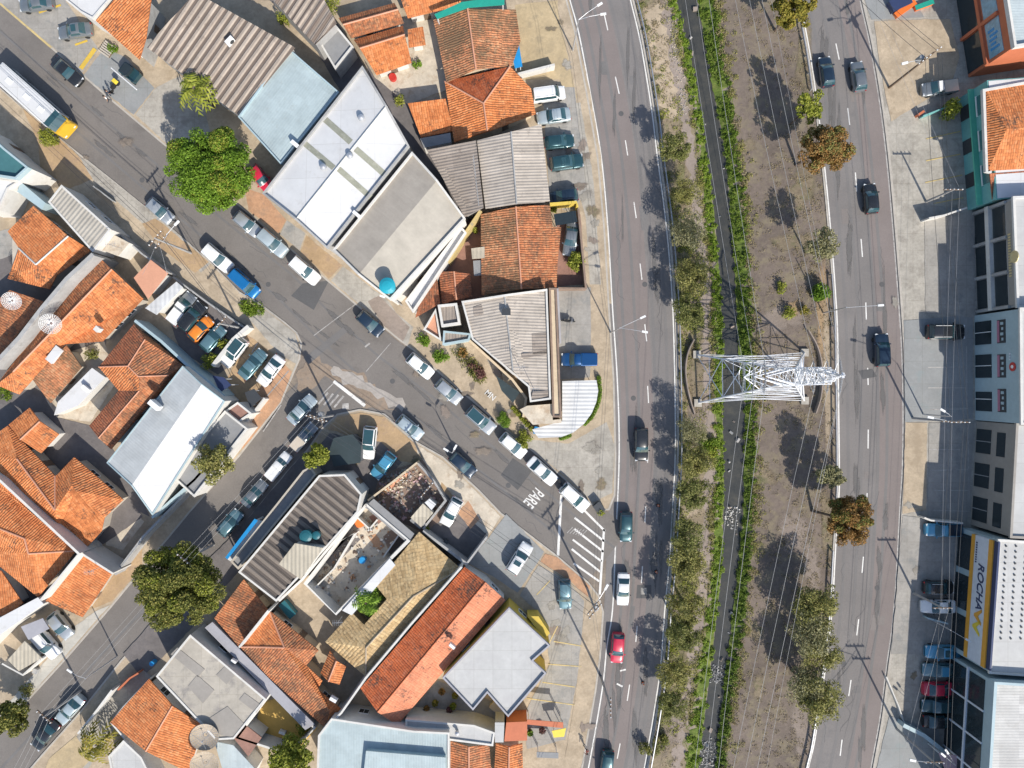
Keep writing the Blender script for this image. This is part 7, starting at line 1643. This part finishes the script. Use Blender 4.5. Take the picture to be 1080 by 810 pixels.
def ac(label, px, py, z0, ang=40, s_=1.0, name='air_conditioner'):
    p = P(px, py, z0+.3); r = thing(name, label, 'air conditioner', (p.x, p.y, z0), None, dirdeg(ang)); MB().box((0, 0, .36*s_), (.9*s_, .4*s_, .65*s_)).build('housing', 'white_metal', r, local=True); MB().lathe((.1*s_, -.21*s_, .36*s_), [(.26*s_, 0), (.26*s_, .03), (.05, .04)], 14, axis=Matrix.Rotation(math.pi/2, 3, 'X')).build('fan_grille', 'dark_metal', r, local=True); MB().box((0, 0, .02), (.95*s_, .45*s_, .05)).build('foot', 'grey_metal', r, local=True)
ac('white air conditioner at the lower edge of the pale blue warehouse roof', 312, 153, 5.8, 40, 1.2); ac('white air conditioner on the brown ribbed roof', 243, 44, 6.1, -45, 1.2); ac('white unit lying on the salmon half of the two tone roof', 477, 681, 4.5, 40, .9); ac('white box unit at the corner of the pale metal shop roof', 165, 427, 5.5, 40, 1.6); ac('white unit at the end of the white warehouse parapet', 376, 226, 6.3, 40); ac('small white unit on the yellow courtyard terrace', 298, 772, .3, 20, .9)
ac('white air conditioner on the lilac alley roof', 247, 697, 3.0, 30, .8); ac('blue grey unit on the red roof end beside the tan house', 352, 737, 3.9, 30, 1.0)
def box_item(name, label, cat, px, py, z0, size, mat, ang=40, lid=None):
    p = P(px, py, z0+size[2]); r = thing(name, label, cat, (p.x, p.y, z0), None, dirdeg(ang)); MB().box((0, 0, size[2]/2), size).build('body', mat, r, local=True)
    MB().box((0, 0, size[2]+.03), (size[0]*1.06, size[1]*1.06, .06)).build('lid', lid or mat, r, local=True)
box_item('roof_hatch', 'pale rectangular hatch on the brown orange single pitch roof', 'hatch', 57, 374, 3.5, (2.1, 1.0, .35), 'white_roof', -52)
box_item('skip', 'dark bin at the street corner beside the white SUV', 'bin', 632, 536, .12, (1.3, 1.0, 1.0), 'dark_metal', 50)
box_item('plastic_crate', 'blue crate beside the white corner canopy', 'crate', 566, 454, .13, (.7, .9, .7), 'blue_plastic', 10)
box_item('chimney', 'small square chimney on the patched orange roof', 'chimney', 102, 347, 4.3, (.6, .6, .8), 'white_wall', 40)
box_item('planter', 'pale round edged planter near the lower left carport', 'planter', 37, 708, .13, (.6, .6, .5), 'grey_wall', 20)
def drum(label, px, py, mat, R=.32, h=.9, z0=.13, name='barrel', cat='barrel'):
    p = P(px, py, z0+h); r = thing(name, label, cat, (p.x, p.y, z0)); MB().lathe((0, 0, 0), [(R*.92, 0), (R, h*.3), (R*.97, h*.34), (R, h*.66), (R*.95, h)], 16).build('body', mat, r, local=True); MB().lathe((0, 0, h), [(R, 0), (R, .04), (R*.8, .05)], 16).build('lid', mat, r, local=True)
drum('blue barrel standing on the floor of the gutted house', 382, 591, 'blue_plastic', .45, z0=.33); drum('orange tub on the floor of the gutted house near its upper corner', 379, 551, 'orange_plastic', .7, .4, .33); drum('red tub on the pale patio below the small orange house', 414, 81, 'red_plastic', .5, .6)
drum('dark barrel beside the dark yard wall', 470, 572, 'dark_metal'); drum('blue barrel beside the beige slab workshop at the side street', 160, 700, 'blue_plastic')
box_item('crate', 'white crate on the terrace between the tan and mossy roofs', 'crate', 90, 410, 2.0, (1.0, .5, .5), 'white_metal', 40); box_item('tool_box', 'teal storage box behind the gutted house', 'storage box', 303, 643, .13, (2.2, 1.0, 1.0), 'teal_tank', 50)
box_item('roof_box', 'small white roof box with dark top on the corner workshop', 'roof box', 534, 329, 5.2, (.8, 1.0, .6), 'white_metal', 90, 'dark_metal'); box_item('pallet_stack', 'stack of pale boards against the yellow walled shop', 'stack', 525, 748, .13, (2.0, 1.0, .6), 'cream_wall', 40)
# dark pergola, curved canopy, awnings
def canopy(name, label, cat, pts, z, mat, post='white_metal', th=.08, dirn=None, thick_mat=None):
    q = [P(x, y, z) for x, y in pts]; c = sum(q, Vector((0, 0, 0)))/len(q); r = thing(name, label, cat, (c.x, c.y, .1)); roof_part(r, q, [(list(range(len(q))), 0)], [mat], th, dirn=dirn)
    for p in inset([V2(p) for p in q], .2)[::max(1, len(q)//4)]: MB().tube((p.x, p.y, .1), (p.x, p.y, z-th), .05, 6).build('post', post, r)
canopy('corner_canopy', 'white ribbed canopy with a curved edge at the street corner', 'canopy', [(593, 402), (629, 401), (631, 412), (629, 424), (624, 436), (616, 447), (605, 456), (592, 461), (568, 462), (561, 453), (593, 444)], 2.6, 'sheet_canopy', dirn=(1, 0))
canopy('pergola', 'dark slanted pergola panel in the corner garden', 'pergola', [(523, 396), (548, 414), (541, 425), (529, 412)], 2.2, 'dark_roof')
canopy('awning', 'teal green awning along the mossy orange roof at the top', 'awning', [(458, 15), (487, 2), (532, -4), (532, 5), (494, 8), (461, 20)], 4.6, 'teal_canopy')
canopy('awning', 'narrow bright blue awning beside the yellow paved yard', 'awning', [(538, 45), (547, 44), (551, 70), (543, 72)], 2.4, 'blue_plastic')
canopy('awning', 'narrow white awning with a blue outer edge at the side street', 'awning', [(270, 548), (279, 550), (243, 592), (239, 589)], 2.8, 'sheet_white')
canopy('awning_strip', 'bright blue strip along the outer edge of the narrow white awning', 'awning', [(268.5, 547), (272, 549), (240, 590), (237.5, 588)], 3.0, 'blue_plastic')
canopy('awning', 'dark glass canopy in the terracotta yard', 'canopy', [(584, 226), (607, 222), (609, 234), (586, 238)], 2.6, 'glass_dark')
canopy('awning', 'red front canopy on posts at the bottom forecourt', 'canopy', [(556, 759), (594, 762), (594, 768), (556, 764)], 3.0, 'red_wall')
canopy('awning', 'grey flat canopy at the bottom forecourt', 'canopy', [(566, 793), (589, 794), (589, 800), (566, 799)], 2.6, 'grey_roof')
canopy('roof_panel', 'navy solar panel beside the car yard wall', 'solar panel', [(224, 404-8), (236, 392+6), (244, 406), (232, 414)], 3.2, 'sign_navy')
canopy('pergola', 'dark slatted stair cover beside the brown terracotta annexe', 'pergola', [(258, 414), (268, 410), (276, 420), (264, 430)], 2.2, 'dark_metal')
canopy('awning', 'pink panelled canopy at the bottom right corner', 'canopy', [(990, 794), (1030, 800), (1034, 830), (1004, 830)], 3.0, 'pink_wall')
canopy('yellow_sign', 'yellow hanging sign at the bottom forecourt canopy', 'sign', [(582, 771), (597, 768), (595, 777), (584, 778)], 2.4, 'yellow_plastic')
# rubble, debris, potted plants
def rubble(label, poly, n, seed, cols=('pole_concrete', 'cream_floor', 'brown_wall', 'orange_pave', 'white_wall'), smin=.1, smax=.5, z0=.13, name='rubble'):
    r = random.Random(seed); b = MB(); xs = [p[0] for p in poly]; ys_ = [p[1] for p in poly]; k = 0
    while k < n:
        x, y = r.uniform(min(xs), max(xs)), r.uniform(min(ys_), max(ys_)); ins = False
        for i in range(len(poly)):
            a, c = poly[i], poly[i-1]
            if (a[1] > y) != (c[1] > y) and x < (c[0]-a[0])*(y-a[1])/(c[1]-a[1])+a[0]: ins = not ins
        if not ins: continue
        p = P(x, y); s_ = r.uniform(smin, smax); R = Matrix.Rotation(r.uniform(0, 6), 3, Vector((r.random(), r.random(), r.random()+.3)).normalized()); b.box((p.x, p.y, z0+s_*.25), (s_, s_*r.uniform(.4, 1), s_*r.uniform(.2, .7)), rot=R, mi=r.randrange(len(cols))); k += 1
    stuff(b.build(name, list(cols)), label, 'rubble')
rubble('heap of rubble and old bricks in the walled lot beside the street', [(400, 505), (440, 490), (466, 528), (446, 556), (396, 534)], 420, 1, ('brown_wall', 'pole_concrete', 'cream_floor', 'pink_wall', 'dark_floor'), smax=.42)
rubble('orange brick rubble along the lot wall', [(400, 514), (428, 494), (430, 500), (404, 522)], 160, 2, ('orange_pave', 'salmon_roof', 'cream_floor'), smax=.45)
rubble('debris strewn on the floor of the gutted house', [(386, 540), (420, 568), (354, 638), (332, 612)], 170, 3, ('cream_floor', 'orange_pave', 'white_wall', 'brown_wall', 'grey_wall'), .08, .45, .32)
rubble('stones and litter lying in the canal water', [(720, 5), (734, 5), (764, 160), (780, 380), (784, 480), (776, 640), (758, 808), (742, 808), (762, 640), (768, 480), (764, 330), (750, 165)], 26, 4, ('pole_concrete', 'grey_wall', 'path_dirt'), .15, .6, -.62, 'stones')
rubble('pale stones and foam at the weir step of the canal', [(752, 703), (769, 703), (766, 725), (750, 722)], 150, 5, ('grey_wall', 'pole_concrete'), .05, .22, -.62, 'stones')
rubble('pale stones and foam at the lowest canal step', [(742, 783), (757, 785), (754, 812), (736, 812)], 200, 6, ('grey_wall', 'pale_concrete', 'pole_concrete'), .05, .22, -.62, 'stones')
rubble('scattered white foam near the middle of the canal', [(766, 535), (784, 535), (778, 560), (764, 556)], 90, 7, ('white_wall', 'pale_concrete'), .06, .25, -.62, 'stones')
rubble('pale gravel line along the left canal path', [(703, 20), (712, 20), (728, 118), (720, 122)], 260, 8, ('beige_wall', 'pole_concrete', 'cream_floor'), .05, .16, .02, 'gravel')
for i, (x, y, m_, lab) in enumerate(((466, 729, 'leaf_orange', 'potted plant with orange flowers in the wedge yard'), (459, 741, 'leaf_yellow', 'potted plant with yellow flowers in the wedge yard'), (450, 747, 'leaf_orange', 'dry orange potted plant at the narrow end of the wedge yard'), (474, 748, 'leaf_red', 'red leaved potted plant below the white roof edge'), (480, 733, 'leaf_yellow', 'small yellow potted plant beside the white roof edge'), (478, 744, 'leaf_lime', 'green potted plant between red and yellow ones'), (572, 770, 'leaf_red', 'purple potted plant below the red front canopy'), (559, 772, 'leaf_bright', 'green potted plant at the red brown block'))):
    p = P(x, y, .6); r = thing('potted_plant', lab, 'potted plant', (p.x, p.y, .13), 'potted plants'); MB().lathe((0, 0, 0), [(.2, 0), (.28, .4), (.25, .4)], 12).build('pot', 'terracotta_slab', r, local=True); leaves('foliage', [(0, 0, .7, .45, .45, .35)], 260, .12, m_, r, 90+i, local=True)
# play items and planters at the top of the sandy bay
box_item('play_slide', 'orange red play slide at the top of the sandy bay', 'slide', 955, 9, .13, (3.0, .7, .5), 'orange_plastic', -35)
box_item('play_block', 'blue play block beside the orange slide', 'play block', 950, 2, .13, (2.6, 1.4, .9), 'sign_navy', -25)
box_item('play_block', 'small orange and green play block right of the slide', 'play block', 975, 5, .13, (2.4, .6, .5), 'orange_plastic', -20, 'teal_canopy')
def pergola_slats(): pass
p = P(113, 52, .5); r = thing('wooden_bench', 'pale slatted bench on the forecourt with yellow lines', 'bench', (p.x, p.y, .12), None, dirdeg(35))
for i in range(6): MB().box((0, -.75+.3*i, .46), (1.6, .2, .06)).build('slat', 'beige_wall', r, local=True)
for x in (-.6, .6): MB().box((x, 0, .21), (.1, 1.5, .42)).build('leg', 'wood', r, local=True)
bush('green shrub behind the pale slatted bench', 119, 52, .7, 1.0, 'leaf_bright', 350, seed=75)
p = P(135, 75, 1.5); r = thing('tow_crane', 'dark green hoist with pale boom in the repair yard', 'hoist', (p.x, p.y, .12), None, dirdeg(38))
MB().prism(rr(-1.3, 1.2, .8, .2), .4, 1.1).build('body', PAINTS['teal'], r, local=True); MB().prism(rr(-.9, .3, .7, .2), 1.1, 1.6).build('cab', 'glass_dark', r, local=True)
for x in (-.8, .8):
    for s_ in (-1, 1): MB().lathe((x, s_*.75+.1, .36), [(.2, 0), (.36, .02), (.36, .2), (.2, .22)], 14, axis=Matrix.Rotation(math.pi/2, 3, 'X')).build('wheel', 'rubber', r, local=True)
MB().tube((-1.6, -1.0, 1.9), (3.0, -1.2, 2.3), .08, 6).build('boom', 'white_metal', r, local=True); MB().tube((0, -.6, 1.1), (0, -1.05, 2.05), .08, 6).build('mast', 'steel', r, local=True)
# antennas on roofs
def antenna(label, px, py, z0, h=2.6):
    p = P(px, py, z0); r = thing('roof_antenna', label, 'antenna', (p.x, p.y, z0), 'roof antennas'); MB().tube((0, 0, 0), (0, 0, h), .03, 6).build('mast', 'steel', r, local=True); b = MB(); b.tube((-.6, 0, h-.1), (.7, .1, h-.1), .02, 4)
    for i in range(6): b.tube((-.55+.22*i, -.35, h-.1), (-.55+.22*i, .38, h-.1), .012, 4)
    b.build('aerial', 'steel', r, local=True)
antenna('roof antenna at the lower end of the corner workshop', 563, 410, 4.7); antenna('roof antenna on the diagonal edge of the corner workshop', 548, 388, 4.9); antenna('roof antenna on the orange roof by the long pale wall', 128, 262, 4.5); antenna('roof antenna on the tan tile roof', 361, 650, 4.4); antenna('roof antenna on the worn orange roof at the side street', 106, 598, 3.9)
